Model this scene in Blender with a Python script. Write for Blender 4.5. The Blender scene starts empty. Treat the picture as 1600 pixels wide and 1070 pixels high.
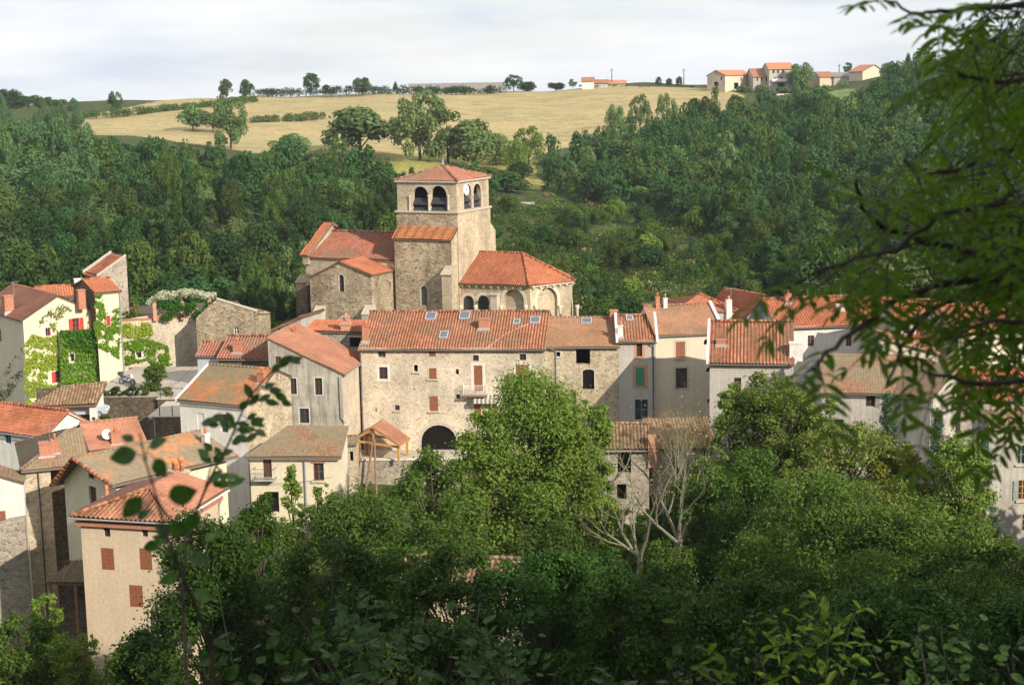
import bpy, bmesh, math, random
import numpy as np
from mathutils import Vector, Matrix
from mathutils.geometry import tessellate_polygon
random.seed(7)
sc = bpy.context.scene
COL = sc.collection
RAD = math.radians
# ------------------------------------------------------------------ camera geometry
F = 2400.0
PITCH = math.atan((535 - 134) / F)
ROLL = RAD(1.0)
CAM = Vector((0, 0, 60))
RIGHT = Vector((1, 0, 0)); FWD = Vector((0, math.cos(PITCH), -math.sin(PITCH))); UP = Vector((0, math.sin(PITCH), math.cos(PITCH)))
CX = RIGHT * math.cos(ROLL) - UP * math.sin(ROLL)
CY = RIGHT * math.sin(ROLL) + UP * math.cos(ROLL)
def ray(u, v):
    d = CX * ((u - 800) / F) + CY * (-(v - 535) / F) + FWD
    return d / d.y
def P(u, v, Y):
    return CAM + ray(u, v) * Y
def proj(p):
    d = Vector(p) - CAM
    z = d.dot(FWD)
    return 800 + F * d.dot(CX) / z, 535 - F * d.dot(CY) / z
cam_d = bpy.data.cameras.new('camera'); cam = bpy.data.objects.new('camera', cam_d); COL.objects.link(cam)
M4 = Matrix((CX, CY, -FWD)).transposed().to_4x4(); M4.translation = CAM
cam.matrix_world = M4
cam_d.sensor_width = 36; cam_d.lens = 36 * F / 1600; cam_d.clip_start = .1; cam_d.clip_end = 8000
cam_d.dof.use_dof = True; cam_d.dof.focus_distance = 140; cam_d.dof.aperture_fstop = 54 / 8.5
sc.camera = cam
# ------------------------------------------------------------------ nodes
def N(nt, t, **kw):
    n = nt.nodes.new(t)
    for k, v in kw.items():
        if k.startswith('i_'):
            key = k[2:]
            key = int(key) if key.isdigit() else key.replace('_', ' ')
            s = n.inputs[key]
            if isinstance(v, bpy.types.NodeSocket): nt.links.new(v, s)
            else: s.default_value = v
        else: setattr(n, k, v)
    return n
def c4(c): return (c[0], c[1], c[2], 1)
def ramp(nt, fac, stops, mode='LINEAR'):
    r = nt.nodes.new('ShaderNodeValToRGB'); r.color_ramp.interpolation = mode
    e = r.color_ramp.elements
    while len(e) < len(stops): e.new(.5)
    for i, (p, c) in enumerate(stops):
        e[i].position = p; e[i].color = c4(c) if not isinstance(c, (int, float)) else (c, c, c, 1)
    nt.links.new(fac, r.inputs[0]); return r.outputs[0]
def mixc(nt, fac, a, b, bt='MIX'):
    m = nt.nodes.new('ShaderNodeMix'); m.data_type = 'RGBA'; m.blend_type = bt
    for s, v in ((m.inputs[0], fac), (m.inputs[6], a), (m.inputs[7], b)):
        if isinstance(v, bpy.types.NodeSocket): nt.links.new(v, s)
        elif isinstance(v, (int, float)): s.default_value = v
        else: s.default_value = c4(v)
    return m.outputs[2]
def math_(nt, op, a, b=0.):
    m = nt.nodes.new('ShaderNodeMath'); m.operation = op
    for i, v in enumerate((a, b)):
        if isinstance(v, bpy.types.NodeSocket): nt.links.new(v, m.inputs[i])
        else: m.inputs[i].default_value = v
    return m.outputs[0]
def noise(nt, vec, scale, detail=4., rough=.55, out='Fac'):
    n = N(nt, 'ShaderNodeTexNoise', i_Scale=scale, i_Detail=detail, i_Roughness=rough)
    if vec is not None: nt.links.new(vec, n.inputs['Vector'])
    return n.outputs[out]
def mapping(nt, vec, scale):
    m = N(nt, 'ShaderNodeMapping'); m.inputs['Scale'].default_value = scale
    nt.links.new(vec, m.inputs['Vector']); return m.outputs[0]
def newmat(name, rough=.85, spec=.25):
    m = bpy.data.materials.new(name); m.use_nodes = True
    b = m.node_tree.nodes['Principled BSDF']; b.inputs['Roughness'].default_value = rough
    b.inputs['Specular IOR Level'].default_value = spec
    return m, m.node_tree, b
def bump(nt, b, h, dist, strength=1.):
    n = N(nt, 'ShaderNodeBump'); n.inputs['Strength'].default_value = strength; n.inputs['Distance'].default_value = dist
    nt.links.new(h, n.inputs['Height']); nt.links.new(n.outputs[0], b.inputs['Normal'])
def objco(nt): return nt.nodes.new('ShaderNodeTexCoord').outputs['Object']
def plain(name, col, rough=.7, var=.25, scale=6., spec=.3, metal=0.):
    m, nt, b = newmat(name, rough, spec); b.inputs['Metallic'].default_value = metal
    f = noise(nt, objco(nt), scale)
    nt.links.new(ramp(nt, f, [(.3, [c * (1 - var) for c in col]), (.7, [min(1, c * (1 + var)) for c in col])]), b.inputs['Base Color'])
    return m
def stone(name, cols, mortar, scale=3.4, mw=.08, stain=(.6, 1.12), bd=.05, zs=1.5):
    m, nt, b = newmat(name, .92, .15)
    co = objco(nt)
    wob = noise(nt, co, 2.2, 3., .6, 'Color')
    add = N(nt, 'ShaderNodeMix', data_type='RGBA', blend_type='LINEAR_LIGHT'); add.inputs[0].default_value = .12
    nt.links.new(mapping(nt, co, (1, 1, zs)), add.inputs[6]); nt.links.new(wob, add.inputs[7])
    vc = add.outputs[2]
    v1 = N(nt, 'ShaderNodeTexVoronoi', i_Scale=scale); nt.links.new(vc, v1.inputs['Vector'])
    v2 = N(nt, 'ShaderNodeTexVoronoi', feature='DISTANCE_TO_EDGE', i_Scale=scale); nt.links.new(vc, v2.inputs['Vector'])
    sep = N(nt, 'ShaderNodeSeparateColor'); nt.links.new(v1.outputs['Color'], sep.inputs[0])
    cell = ramp(nt, sep.outputs[0], [(i / (len(cols) - 1), c) for i, c in enumerate(cols)])
    edge = ramp(nt, v2.outputs['Distance'], [(mw * .35, 1.), (mw * 1.3, 0.)])
    patch = ramp(nt, noise(nt, co, .45, 3.), [(.35, .45), (.65, 1.)])
    c = mixc(nt, math_(nt, 'MULTIPLY', edge, patch), cell, mortar)
    st = ramp(nt, noise(nt, mapping(nt, co, (1, 1, .6)), .35, 5., .62), [(.3, stain[0]), (.62, stain[1])])
    c = mixc(nt, 1., c, st, 'MULTIPLY')
    fine = ramp(nt, noise(nt, co, 9., 3.), [(.3, .8), (.7, 1.15)])
    c = mixc(nt, 1., c, fine, 'MULTIPLY')
    nt.links.new(c, b.inputs['Base Color'])
    h = math_(nt, 'ADD', math_(nt, 'MINIMUM', v2.outputs['Distance'], .18), math_(nt, 'MULTIPLY', noise(nt, co, 7., 3.), .25))
    bump(nt, b, h, bd * 2.6)
    return m
def plaster(name, col, dirt, amt=.5, streak=.5, bd=.012):
    m, nt, b = newmat(name, .93, .12)
    co = objco(nt)
    f1 = ramp(nt, noise(nt, co, .5, 6., .65), [(.38, 0.), (.72, 1.)])
    f2 = ramp(nt, noise(nt, mapping(nt, co, (1.6, 1.6, .16)), 1.3, 5., .62), [(.45, 0.), (.72, 1.)])
    f = math_(nt, 'MINIMUM', math_(nt, 'ADD', math_(nt, 'MULTIPLY', f1, amt), math_(nt, 'MULTIPLY', f2, streak)), 1.)
    c = mixc(nt, f, col, dirt)
    c = mixc(nt, 1., c, ramp(nt, noise(nt, co, 5., 4.), [(.3, .88), (.7, 1.08)]), 'MULTIPLY')
    nt.links.new(c, b.inputs['Base Color'])
    bump(nt, b, noise(nt, co, 6., 5., .7), bd * 2)
    return m
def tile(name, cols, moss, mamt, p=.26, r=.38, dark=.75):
    m, nt, b = newmat(name, .8, .2)
    uv = nt.nodes.new('ShaderNodeTexCoord').outputs['UV']
    sx = N(nt, 'ShaderNodeSeparateXYZ'); nt.links.new(uv, sx.inputs[0])
    fx = math_(nt, 'FLOOR', math_(nt, 'ADD', math_(nt, 'DIVIDE', sx.outputs[0], p), .5)); fy = math_(nt, 'FLOOR', math_(nt, 'DIVIDE', sx.outputs[1], r))
    cb = N(nt, 'ShaderNodeCombineXYZ'); nt.links.new(fx, cb.inputs[0]); nt.links.new(fy, cb.inputs[1])
    wn = N(nt, 'ShaderNodeTexWhiteNoise', noise_dimensions='3D'); nt.links.new(cb.outputs[0], wn.inputs['Vector'])
    c = ramp(nt, wn.outputs['Value'], [(i / (len(cols) - 1), k) for i, k in enumerate(cols)])
    co = objco(nt)
    big = ramp(nt, noise(nt, co, .35, 5., .65), [(.3, .72), (.65, 1.12)])
    c = mixc(nt, 1., c, big, 'MULTIPLY')
    mf = ramp(nt, math_(nt, 'ADD', math_(nt, 'MULTIPLY', noise(nt, co, .3, 4., .6), .75), math_(nt, 'MULTIPLY', noise(nt, co, 2.5, 4., .7), .35)), [(.66 - mamt * .3, 0.), (.76 - mamt * .22, min(1., mamt * 1.3))])
    c = mixc(nt, mf, c, moss)
    c = mixc(nt, 1., c, ramp(nt, wn.outputs['Value'], [(0., .9), (1., 1.08)]), 'MULTIPLY')
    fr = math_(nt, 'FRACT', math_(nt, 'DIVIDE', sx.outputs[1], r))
    c = mixc(nt, ramp(nt, fr, [(.0, .45), (.16, 0.)]), c, [k * .4 for k in cols[0]])  # joint dirt, plus the shadow line of each row put into the colour
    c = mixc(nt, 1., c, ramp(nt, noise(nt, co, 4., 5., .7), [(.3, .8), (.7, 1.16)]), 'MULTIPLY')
    # darker tint along the lower channel tiles
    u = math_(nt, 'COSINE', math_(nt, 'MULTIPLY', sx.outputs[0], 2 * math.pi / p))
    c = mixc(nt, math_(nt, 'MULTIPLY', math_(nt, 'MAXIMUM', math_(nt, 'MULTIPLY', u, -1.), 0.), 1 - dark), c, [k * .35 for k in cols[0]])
    nt.links.new(c, b.inputs['Base Color'])
    bump(nt, b, noise(nt, co, 12., 3.), .02)
    return m
def leafmat(name, stops, trans=.3, rough=.7, hue=.06, spec=.06):
    m, nt, b = newmat(name, rough, spec)
    g = N(nt, 'ShaderNodeNewGeometry'); oi = N(nt, 'ShaderNodeObjectInfo')
    c = ramp(nt, g.outputs['Random Per Island'], stops)
    hs = N(nt, 'ShaderNodeHueSaturation')
    nt.links.new(c, hs.inputs['Color'])
    nt.links.new(math_(nt, 'ADD', math_(nt, 'MULTIPLY', oi.outputs['Random'], hue), .5 - hue / 2), hs.inputs['Hue'])
    r2 = math_(nt, 'FRACT', math_(nt, 'MULTIPLY', oi.outputs['Random'], 7.31))
    nt.links.new(math_(nt, 'ADD', math_(nt, 'MULTIPLY', r2, hue * 15), 1 - hue * 7), hs.inputs['Value'])
    nt.links.new(hs.outputs[0], b.inputs['Base Color'])
    t = N(nt, 'ShaderNodeBsdfTranslucent'); 
    tc = mixc(nt, 1., hs.outputs[0], (1.1, 1.25, .5), 'MULTIPLY'); nt.links.new(tc, t.inputs[0])
    ms = N(nt, 'ShaderNodeMixShader', i_0=trans); nt.links.new(b.outputs[0], ms.inputs[1]); nt.links.new(t.outputs[0], ms.inputs[2])
    nt.links.new(ms.outputs[0], nt.nodes['Material Output'].inputs[0])
    return m
# ------------------------------------------------------------------ mesh building
class MB:
    def __init__(s): s.v = []; s.f = []; s.m = []
    def add(s, vs, fs, mi=0):
        o = len(s.v); s.v += [tuple(p) for p in vs]; s.f += [tuple(i + o for i in f) for f in fs]; s.m += [mi] * len(fs)
    def box(s, a, b, mi=0, M=None):
        vs = [Vector((x, y, z)) for z in (a[2], b[2]) for y in (a[1], b[1]) for x in (a[0], b[0])]
        if M: vs = [M @ p for p in vs]
        s.add(vs, [(0, 2, 3, 1), (4, 5, 7, 6), (0, 1, 5, 4), (2, 6, 7, 3), (0, 4, 6, 2), (1, 3, 7, 5)], mi)
    def tube(s, pts, rad, n=6, mi=0, cap=True):
        pts = [Vector(p) for p in pts]; vs = []; fs = []
        up = None
        for i, p in enumerate(pts):
            d = (pts[min(i + 1, len(pts) - 1)] - pts[max(i - 1, 0)]).normalized()
            if up is None: up = d.orthogonal().normalized()
            up = (up - d * up.dot(d)).normalized(); q = d.cross(up)
            r = rad[i] if isinstance(rad, (list, tuple)) else rad
            vs += [p + (up * math.cos(2 * math.pi * k / n) + q * math.sin(2 * math.pi * k / n)) * r for k in range(n)]
        for i in range(len(pts) - 1):
            for k in range(n):
                a = i * n + k; b = i * n + (k + 1) % n
                fs.append((a, b, b + n, a + n))
        if cap:
            fs.append(tuple(range(n - 1, -1, -1))); fs.append(tuple(range((len(pts) - 1) * n, len(pts) * n)))
        s.add(vs, fs, mi)
    def lathe(s, c, prof, n=12, mi=0):
        s.tube([(c[0], c[1], c[2] + z) for r, z in prof], [r for r, z in prof], n, mi)
    def prism(s, poly, off, mi=0):
        n = len(poly); poly = [Vector(p) for p in poly]; off = Vector(off)
        s.add(poly + [p + off for p in poly], [tuple(range(n)), tuple(range(2 * n - 1, n - 1, -1))] + [(i, i + n, (i + 1) % n + n, (i + 1) % n) for i in range(n)], mi)
    def build(s, name, mats, parent=None, smooth=False):
        me = bpy.data.meshes.new(name); me.from_pydata(s.v, [], s.f)
        if not isinstance(mats, (list, tuple)): mats = [mats]
        for m in mats: me.materials.append(m)
        if len(mats) > 1: me.polygons.foreach_set('material_index', s.m)
        if smooth: me.polygons.foreach_set('use_smooth', [True] * len(me.polygons))
        me.update()
        return link(name, me, parent)
def link(name, me, parent=None):
    o = bpy.data.objects.new(name, me); COL.objects.link(o)
    if parent: o.parent = parent
    return o
def tag(o, label=None, cat=None, group=None, kind=None):
    if label: o['label'] = label
    if cat: o['category'] = cat
    if group: o['group'] = group
    if kind: o['kind'] = kind
    return o
def empty(name, loc, rz=0., label=None, cat=None, group=None):
    o = bpy.data.objects.new(name, None); COL.objects.link(o); o.location = loc; o.rotation_euler = (0, 0, rz); o.empty_display_size = .5
    return tag(o, label, cat, group)
def mesh_np(name, verts, nper, mats, mi=None):
    """verts (N*nper,3): N separate faces of nper corners."""
    me = bpy.data.meshes.new(name); nv = len(verts); nf = nv // nper
    me.vertices.add(nv); me.vertices.foreach_set('co', np.asarray(verts, np.float32).ravel())
    me.loops.add(nv); me.loops.foreach_set('vertex_index', np.arange(nv, dtype=np.int32))
    me.polygons.add(nf); me.polygons.foreach_set('loop_start', np.arange(0, nv, nper, dtype=np.int32))
    if not isinstance(mats, (list, tuple)): mats = [mats]
    for m in mats: me.materials.append(m)
    if mi is not None: me.polygons.foreach_set('material_index', np.asarray(mi, np.int32))
    me.update(calc_edges=True)
    return me
def unit(a): return a / (np.linalg.norm(a, axis=1, keepdims=True) + 1e-9)
def leaf_quads(rg, pos, nrm, size, asp=.55, spread=.5):
    n = len(pos)
    nrm = unit(nrm + rg.normal(0, spread, (n, 3)))
    t = unit(np.cross(nrm, rg.normal(0, 1, (n, 3)))); b = np.cross(nrm, t)
    L = (size * rg.uniform(.6, 1.35, n))[:, None] * .5
    W = L * asp
    q = np.stack([pos - t * L, pos + b * W - t * L * .1, pos + t * L, pos - b * W - t * L * .1], 1)
    return q.reshape(-1, 3)
def clump_leaves(rg, clumps, n, size, up=.35, asp=.55, inner=.55, spread=.5, flat=.85):
    cs = np.array([c[0] for c in clumps]); rs = np.array([c[1] for c in clumps])
    w = rs ** 2; idx = rg.choice(len(rs), n, p=w / w.sum())
    d = unit(rg.normal(0, 1, (n, 3))); d[:, 2] = np.where((d[:, 2] < -.35) & (rg.random(n) < .5), -d[:, 2], d[:, 2]); d = unit(d)
    r = rs[idx] * (inner + (1 - inner) * rg.uniform(0, 1, n) ** .6) * rg.uniform(.85, 1.15, n)
    off = d * r[:, None]; off[:, 2] *= flat
    pos = cs[idx] + off
    return leaf_quads(rg, pos, d * .8 + np.array([0, 0, up]), size, asp, spread)
# ------------------------------------------------------------------ materials
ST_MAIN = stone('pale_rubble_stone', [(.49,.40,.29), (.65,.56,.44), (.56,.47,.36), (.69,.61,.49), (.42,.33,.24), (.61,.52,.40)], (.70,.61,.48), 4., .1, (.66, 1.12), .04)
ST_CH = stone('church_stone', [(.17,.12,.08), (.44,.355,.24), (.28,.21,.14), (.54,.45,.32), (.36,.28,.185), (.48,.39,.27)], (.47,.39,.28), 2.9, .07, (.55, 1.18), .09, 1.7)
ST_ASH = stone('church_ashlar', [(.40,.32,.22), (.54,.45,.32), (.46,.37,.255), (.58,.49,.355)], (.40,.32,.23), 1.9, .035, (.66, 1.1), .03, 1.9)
ST_GOLD = stone('golden_rubble_stone', [(.41,.31,.19), (.55,.45,.31), (.33,.245,.155), (.60,.52,.39), (.47,.375,.245)], (.56,.48,.37), 3.3, .09, (.7, 1.1), .05)
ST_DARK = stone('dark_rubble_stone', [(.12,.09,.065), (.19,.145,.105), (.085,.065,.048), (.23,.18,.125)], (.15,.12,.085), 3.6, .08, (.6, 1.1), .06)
ST_GREY = stone('grey_rubble_stone', [(.30,.26,.21), (.42,.37,.3), (.24,.2,.16), (.48,.42,.34)], (.46,.41,.34), 3.4, .08, (.7, 1.1), .05)
PL_GREY = plaster('grey_render', (.50,.465,.415), (.27,.245,.21), .6, .7)
PL_STAIN = plaster('weathered_render', (.50,.46,.39), (.20,.175,.14), .7, .8)
PL_CREAM = plaster('cream_render', (.64,.56,.435), (.46,.39,.29), .35, .3)
PL_PEACH = plaster('peach_render', (.63,.50,.365), (.48,.37,.26), .45, .35)
PL_YEL = plaster('pale_yellow_render', (.70,.62,.465), (.5,.43,.32), .3, .3)
PL_WHITE = plaster('white_render', (.74,.715,.67), (.5,.465,.41), .5, .5)
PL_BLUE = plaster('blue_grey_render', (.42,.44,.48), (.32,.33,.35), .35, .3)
PL_ROUGH = plaster('rough_grey_render', (.50,.46,.42), (.34,.31,.27), .5, .5, .03)
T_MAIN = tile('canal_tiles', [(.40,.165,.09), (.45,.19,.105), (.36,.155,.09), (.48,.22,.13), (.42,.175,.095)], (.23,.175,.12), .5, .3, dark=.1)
T_RED = tile('red_canal_tiles', [(.47,.16,.08), (.52,.195,.105), (.42,.15,.08), (.50,.175,.09)], (.30,.19,.12), .3, .3, dark=.2)
T_NAVE = tile('worn_canal_tiles', [(.43,.13,.075), (.40,.155,.10), (.47,.155,.085), (.36,.15,.105), (.45,.19,.125)], (.27,.19,.135), .6, .3, dark=.2)
T_ORANGE = tile('orange_canal_tiles', [(.50,.20,.085), (.55,.235,.105), (.46,.19,.085)], (.35,.2,.1), .15, dark=.3)
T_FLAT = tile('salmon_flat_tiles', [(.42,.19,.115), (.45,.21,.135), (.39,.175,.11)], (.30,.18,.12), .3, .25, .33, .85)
T_FLATR = tile('red_flat_tiles', [(.44,.16,.085), (.47,.18,.10), (.42,.155,.085)], (.3,.15,.1), .2, .25, .33, .7)
T_MOSS = tile('mossy_tiles', [(.34,.15,.085), (.28,.15,.10), (.40,.18,.10), (.30,.19,.12)], (.25,.21,.135), .85, .24, .33, .7)
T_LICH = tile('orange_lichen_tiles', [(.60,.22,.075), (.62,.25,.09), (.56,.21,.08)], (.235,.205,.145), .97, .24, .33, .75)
T_LICH2 = tile('half_mossy_orange_tiles', [(.56,.22,.085), (.60,.25,.10), (.52,.20,.085)], (.25,.22,.14), .74, .24, .33, .75)
T_OLD = tile('old_lichen_canal_tiles', [(.27,.16,.09), (.34,.20,.12), (.20,.12,.08), (.40,.27,.18), (.30,.18,.11)], (.27,.225,.14), .5, .3, .4, .35)
T_BROWN = tile('brown_flat_tiles', [(.35,.18,.105), (.39,.205,.125), (.33,.17,.10)], (.27,.2,.12), .5, .2, .27, .8)
DECK = plain('roof_deck_wood', (.16,.11,.07), .9)
BRICK = plain('terracotta', (.43,.19,.12), .85, .3, 9)
BRICKP = plain('pink_brick', (.50,.27,.19), .9, .25, 12)
POT = plain('clay_pot', (.58,.22,.10), .8, .2)
ZINC = plain('zinc_sheet', (.48,.50,.52), .45, .15, 4, .5, .3)
WHITEW = plain('white_paint', (.74,.73,.70), .6, .08)
METALD = plain('dark_metal', (.06,.065,.07), .55, .2)
METALG = plain('grey_metal', (.28,.29,.3), .5, .15)
WBROWN = plain('brown_shutter_wood', (.26,.10,.05), .65, .2, 5)
WRED = plain('red_painted_wood', (.50,.045,.04), .6, .15)
WDARK = plain('dark_brown_wood', (.10,.05,.035), .7, .3)
WGREEN = plain('green_painted_wood', (.05,.26,.16), .6, .15)
WTEAL = plain('teal_painted_wood', (.04,.30,.20), .6, .15)
WGREY = plain('weathered_grey_wood', (.27,.24,.21), .85, .3, 7)
WFRAME = plain('olive_painted_frame', (.16,.17,.12), .6, .15)
WNEW = plain('new_golden_timber', (.52,.27,.08), .65, .2, 4)
WOLD = plain('old_timber', (.25,.15,.09), .85, .3, 5)
TRIMW = plain('pale_mortar_trim', (.66,.61,.53), .9, .1)
TRIMO = plain('orange_brick_trim', (.52,.25,.14), .9, .2, 10)
TRIMS = plain('dressed_stone', (.48,.42,.34), .9, .2, 5)
TRIMC = plain('pale_arch_stone', (.60,.53,.42), .9, .12, 5)
STONED = plain('dark_stone_cap', (.24,.21,.175), .95, .25, 3)
GUT = plain('weathered_gutter', (.16,.15,.14), .6, .2)
SLATE = plain('slate_louvre', (.05,.052,.056), .8, .3, 4, .1)
ROOM = plain('painted_dark_interior', (.012,.011,.01), .95, .2, 6, .05)  # near-black colour standing in for the shade inside openings
def glassmat(name, col, rough):
    m, nt, b = newmat(name, rough, .6); b.inputs['Base Color'].default_value = c4(col); return m
GLASS = glassmat('window_glass', (.035,.04,.045), .08)
SKYGL = glassmat('skylight_glass', (.11,.13,.15), .15)
CURT = plain('white_curtain', (.62,.6,.57), .9, .1)
# ------------------------------------------------------------------ house
class House:
    def __init__(s, name, label, cat, u, v, Y, az, base, group=None):
        O = P(u, v, Y); s.az = RAD(az)
        if Y < 147.5: base -= 3.5
        s.o = Vector((O.x, O.y, base)); s.h = O.z - base
        s.c, s.s_ = math.cos(s.az), math.sin(s.az)
        s.root = empty(name, s.o, s.az, label, cat, group)
        s.walls = {}; s.parts = {}
    def W2L(s, w, vec=False):
        d = Vector(w) if vec else Vector(w) - s.o
        return Vector((d.x * s.c + d.y * s.s_, -d.x * s.s_ + d.y * s.c, d.z))
    def L2W(s, l):
        return s.o + Vector((l[0] * s.c - l[1] * s.s_, l[0] * s.s_ + l[1] * s.c, l[2]))
    def on(s, pl, u, v):
        a = s.W2L(CAM); d = s.W2L(ray(u, v), True)
        k = pl[0]
        if k == 'y': n = Vector((0, 1, 0)); q = pl[1]
        elif k == 'x': n = Vector((1, 0, 0)); q = pl[1]
        elif k == 'z': n = Vector((0, 0, 1)); q = pl[1]
        elif k == 'ys': n = Vector((0, -pl[3], 1)); q = pl[2] - pl[3] * pl[1]
        elif k == 'xs': n = Vector((-pl[3], 0, 1)); q = pl[2] - pl[3] * pl[1]
        elif k == 'w': n = Vector((-math.sin(RAD(pl[2])), math.cos(RAD(pl[2])), 0)); q = n.x * pl[1][0] + n.y * pl[1][1]
        elif k == 'n': n = Vector(pl[1]); q = pl[2]
        t = (q - n.dot(a)) / n.dot(d)
        return a + d * t
    def mb(s, name, mat, parent=None):
        k = (name, mat.name)
        if k not in s.parts: s.parts[k] = (MB(), mat)
        return s.parts[k][0]
    def one(s, name, mats, m, parent=None, smooth=False):
        return m.build(name, mats, parent or s.root, smooth)
    def wall(s, p0, ang, outline, ops=(), mat=None, name='wall', face=None):
        """vertical wall: starts at p0 going at angle ang, interior on its left-hand side; outline [(s,z)]"""
        A = RAD(ang); ux, uy = math.cos(A), math.sin(A); nx, ny = -uy, ux
        def T(a, z, d=0.): return Vector((p0[0] + ux * a + nx * d, p0[1] + uy * a + ny * d, z))
        M = s.mb(name, mat)
        loops = [list(outline)]; holes = []
        zmax = max(z for a, z in outline); smax = max(a for a, z in outline)
        for op in ops:
            kind, u0, v0, u1, v1 = op[:5]; o = op[5] if len(op) > 5 else {}
            pa = s.on(('w', p0, ang), (u0 + u1) / 2, v0); pb = s.on(('w', p0, ang), (u0 + u1) / 2, v1)
            pl_ = s.on(('w', p0, ang), u0, (v0 + v1) / 2); pr = s.on(('w', p0, ang), u1, (v0 + v1) / 2)
            f = lambda p: (p.x - p0[0]) * ux + (p.y - p0[1]) * uy
            a0, a1 = sorted((f(pl_), f(pr))); z1, z0 = pa.z, pb.z
            zl = o.get('ztop', zmax)
            a0 = max(a0, .04); a1 = min(a1, smax - .04); z1 = min(z1, zl - .05); z0 = max(z0, .05)
            if a1 - a0 < .08 or z1 - z0 < .08: continue
            if o.get('arch'):
                r = (a1 - a0) / 2; rz = min(r, (z1 - z0) * .6) * o['arch']; c = (a0 + a1) / 2
                lp = [(a0, z0), (a1, z0)] + [(c + r * math.cos(t), z1 - rz + rz * math.sin(t)) for t in [math.pi * i / 10 for i in range(11)]]
            else: lp = [(a0, z0), (a1, z0), (a1, z1), (a0, z1)]
            if kind in ('shut', 'shutonly') and o.get('flush'): pass
            loops.append(lp); holes.append((kind, lp, a0, a1, z0, z1, o))
        tris = tessellate_polygon([[Vector((a, z, 0)) for a, z in lp] for lp in loops])
        flat = [p for lp in loops for p in lp]
        M.add([T(a, z) for a, z in flat], [tuple(t) for t in tris])
        for kind, lp, a0, a1, z0, z1, o in holes:
            dep = o.get('dep', .28); n = len(lp)
            M.add([T(a, z) for a, z in lp] + [T(a, z, dep) for a, z in lp], [(i, (i + 1) % n, (i + 1) % n + n, i + n) for i in range(n)])
            s.fill(T, kind, lp, a0, a1, z0, z1, o, mat)
    def fill(s, T, kind, lp, a0, a1, z0, z1, o, wmat):
        def bx(M, x0, x1, y0, y1, d0, d1):
            M.add([T(x, z, d) for d in (d0, d1) for z in (y0, y1) for x in (x0, x1)],
                  [(0, 2, 3, 1), (4, 5, 7, 6), (0, 1, 5, 4), (2, 6, 7, 3), (0, 4, 6, 2), (1, 3, 7, 5)])
        def poly(M, lp, d): M.add([T(a, z, d) for a, z in lp], [tuple(range(len(lp)))])
        w = a1 - a0; h = z1 - z0; col = o.get('col', WDARK)
        if o.get('trim'):
            t = o.get('tw', .16); M = MB(); e = .004; sp = z1 - (min(w / 2, h * .6) * o['arch'] if o.get('arch') else 0)
            bx(M, a0 - t, a0 - e, z0 - e, sp + e, -.02, .06); bx(M, a1 + e, a1 + t, z0 - e, sp + e, -.02, .06)
            if not o.get('arch'): bx(M, a0 - t, a1 + t, z1 + e * 2, z1 + t, -.022, .06)
            else:
                c = (a0 + a1) / 2; r = w / 2; rz = z1 - sp
                for i in range(10):
                    q = []
                    for rr in (r + e, r + t):
                        for k in (i, i + 1):
                            th = math.pi * k / 10; q.append((c + rr * math.cos(th), sp + (rz + rr - r) * math.sin(th)))
                    M.add([T(a, z, d) for d in (-.02, .05) for a, z in q], [(0, 2, 3, 1), (4, 5, 7, 6), (0, 1, 5, 4), (2, 6, 7, 3), (0, 4, 6, 2), (1, 3, 7, 5)])
            if o.get('tb', 1): bx(M, a0 - t, a1 + t, z0 - t * .8, z0 - e * 2, -.022, .06)
            s.one('surround', o['trim'], M)
        if o.get('sill'):
            M = MB(); bx(M, a0 - .18, a1 + .18, z0 - .16, z0 - .03, -.14, .05); s.one('sill', o['sill'], M)
        if o.get('lintel'):
            M = MB(); bx(M, a0 - .15, a1 + .15, z1 + .02, z1 + .16, -.06, .05); s.one('lintel', o['lintel'], M)
        if kind == 'hole':
            return
        if kind == 'blind':
            M = s.mb('wall', wmat); poly(M, lp, o.get('dep', .28) - .003); return
        if kind in ('win', 'open'):
            M = MB(); d0, d1 = .13, .19; b = min(.07, w * .12)
            bx(M, a0 + .004, a0 + b, z0 + .004, z1 - .004, d0, d1); bx(M, a1 - b, a1 - .004, z0 + .004, z1 - .004, d0, d1)
            bx(M, a0 + b, a1 - b, z1 - b, z1 - .004, d0, d1); bx(M, a0 + b, a1 - b, z0 + .004, z0 + b, d0, d1)
            if w > .55 and not o.get('single'): bx(M, (a0 + a1) / 2 - .035, (a0 + a1) / 2 + .035, z0 + b, z1 - b, d0 + .005, d1 - .005)
            for k in range(1, o.get('bars', 3 if h > .9 else 1)):
                z = z0 + h * k / o.get('bars', 3); bx(M, a0 + b, a1 - b, z - .02, z + .02, d0 + .01, d1 - .01)
            fr = s.one('window', o.get('frame', col), M)
            M = MB(); poly(M, lp, .165); M.build('pane', GLASS, fr)
            M = MB(); poly(M, lp, .5); 
            if o.get('curt'):
                M = MB(); bx(M, a0 + .05, a0 + w * .45, z0 + .1, z1 - .08, .24, .27); M.build('curtain', CURT, fr)
        if kind == 'arch':
            M = MB(); poly(M, lp, .2); s.one('window', o.get('frame', GLASS), M)  # given ROOM, a near-black sheet stands in for the shade inside
        if kind == 'shut':
            for (x0, x1) in ((a0 + .01, (a0 + a1) / 2 - .008), ((a0 + a1) / 2 + .008, a1 - .01)):
                M = MB(); bx(M, x0, x1, z0 + .01, z1 - .01, .03, .075)
                for zz in (.14, .5, .86): bx(M, x0 + .03, x1 - .03, z0 + h * zz - .05, z0 + h * zz + .05, .012, .03)
                for k in range(1, 4): bx(M, x0 + (x1 - x0) * k / 4 - .008, x0 + (x1 - x0) * k / 4 + .008, z0 + .02, z1 - .02, .02, .032)
                s.one('shutter', col, M)
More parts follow.
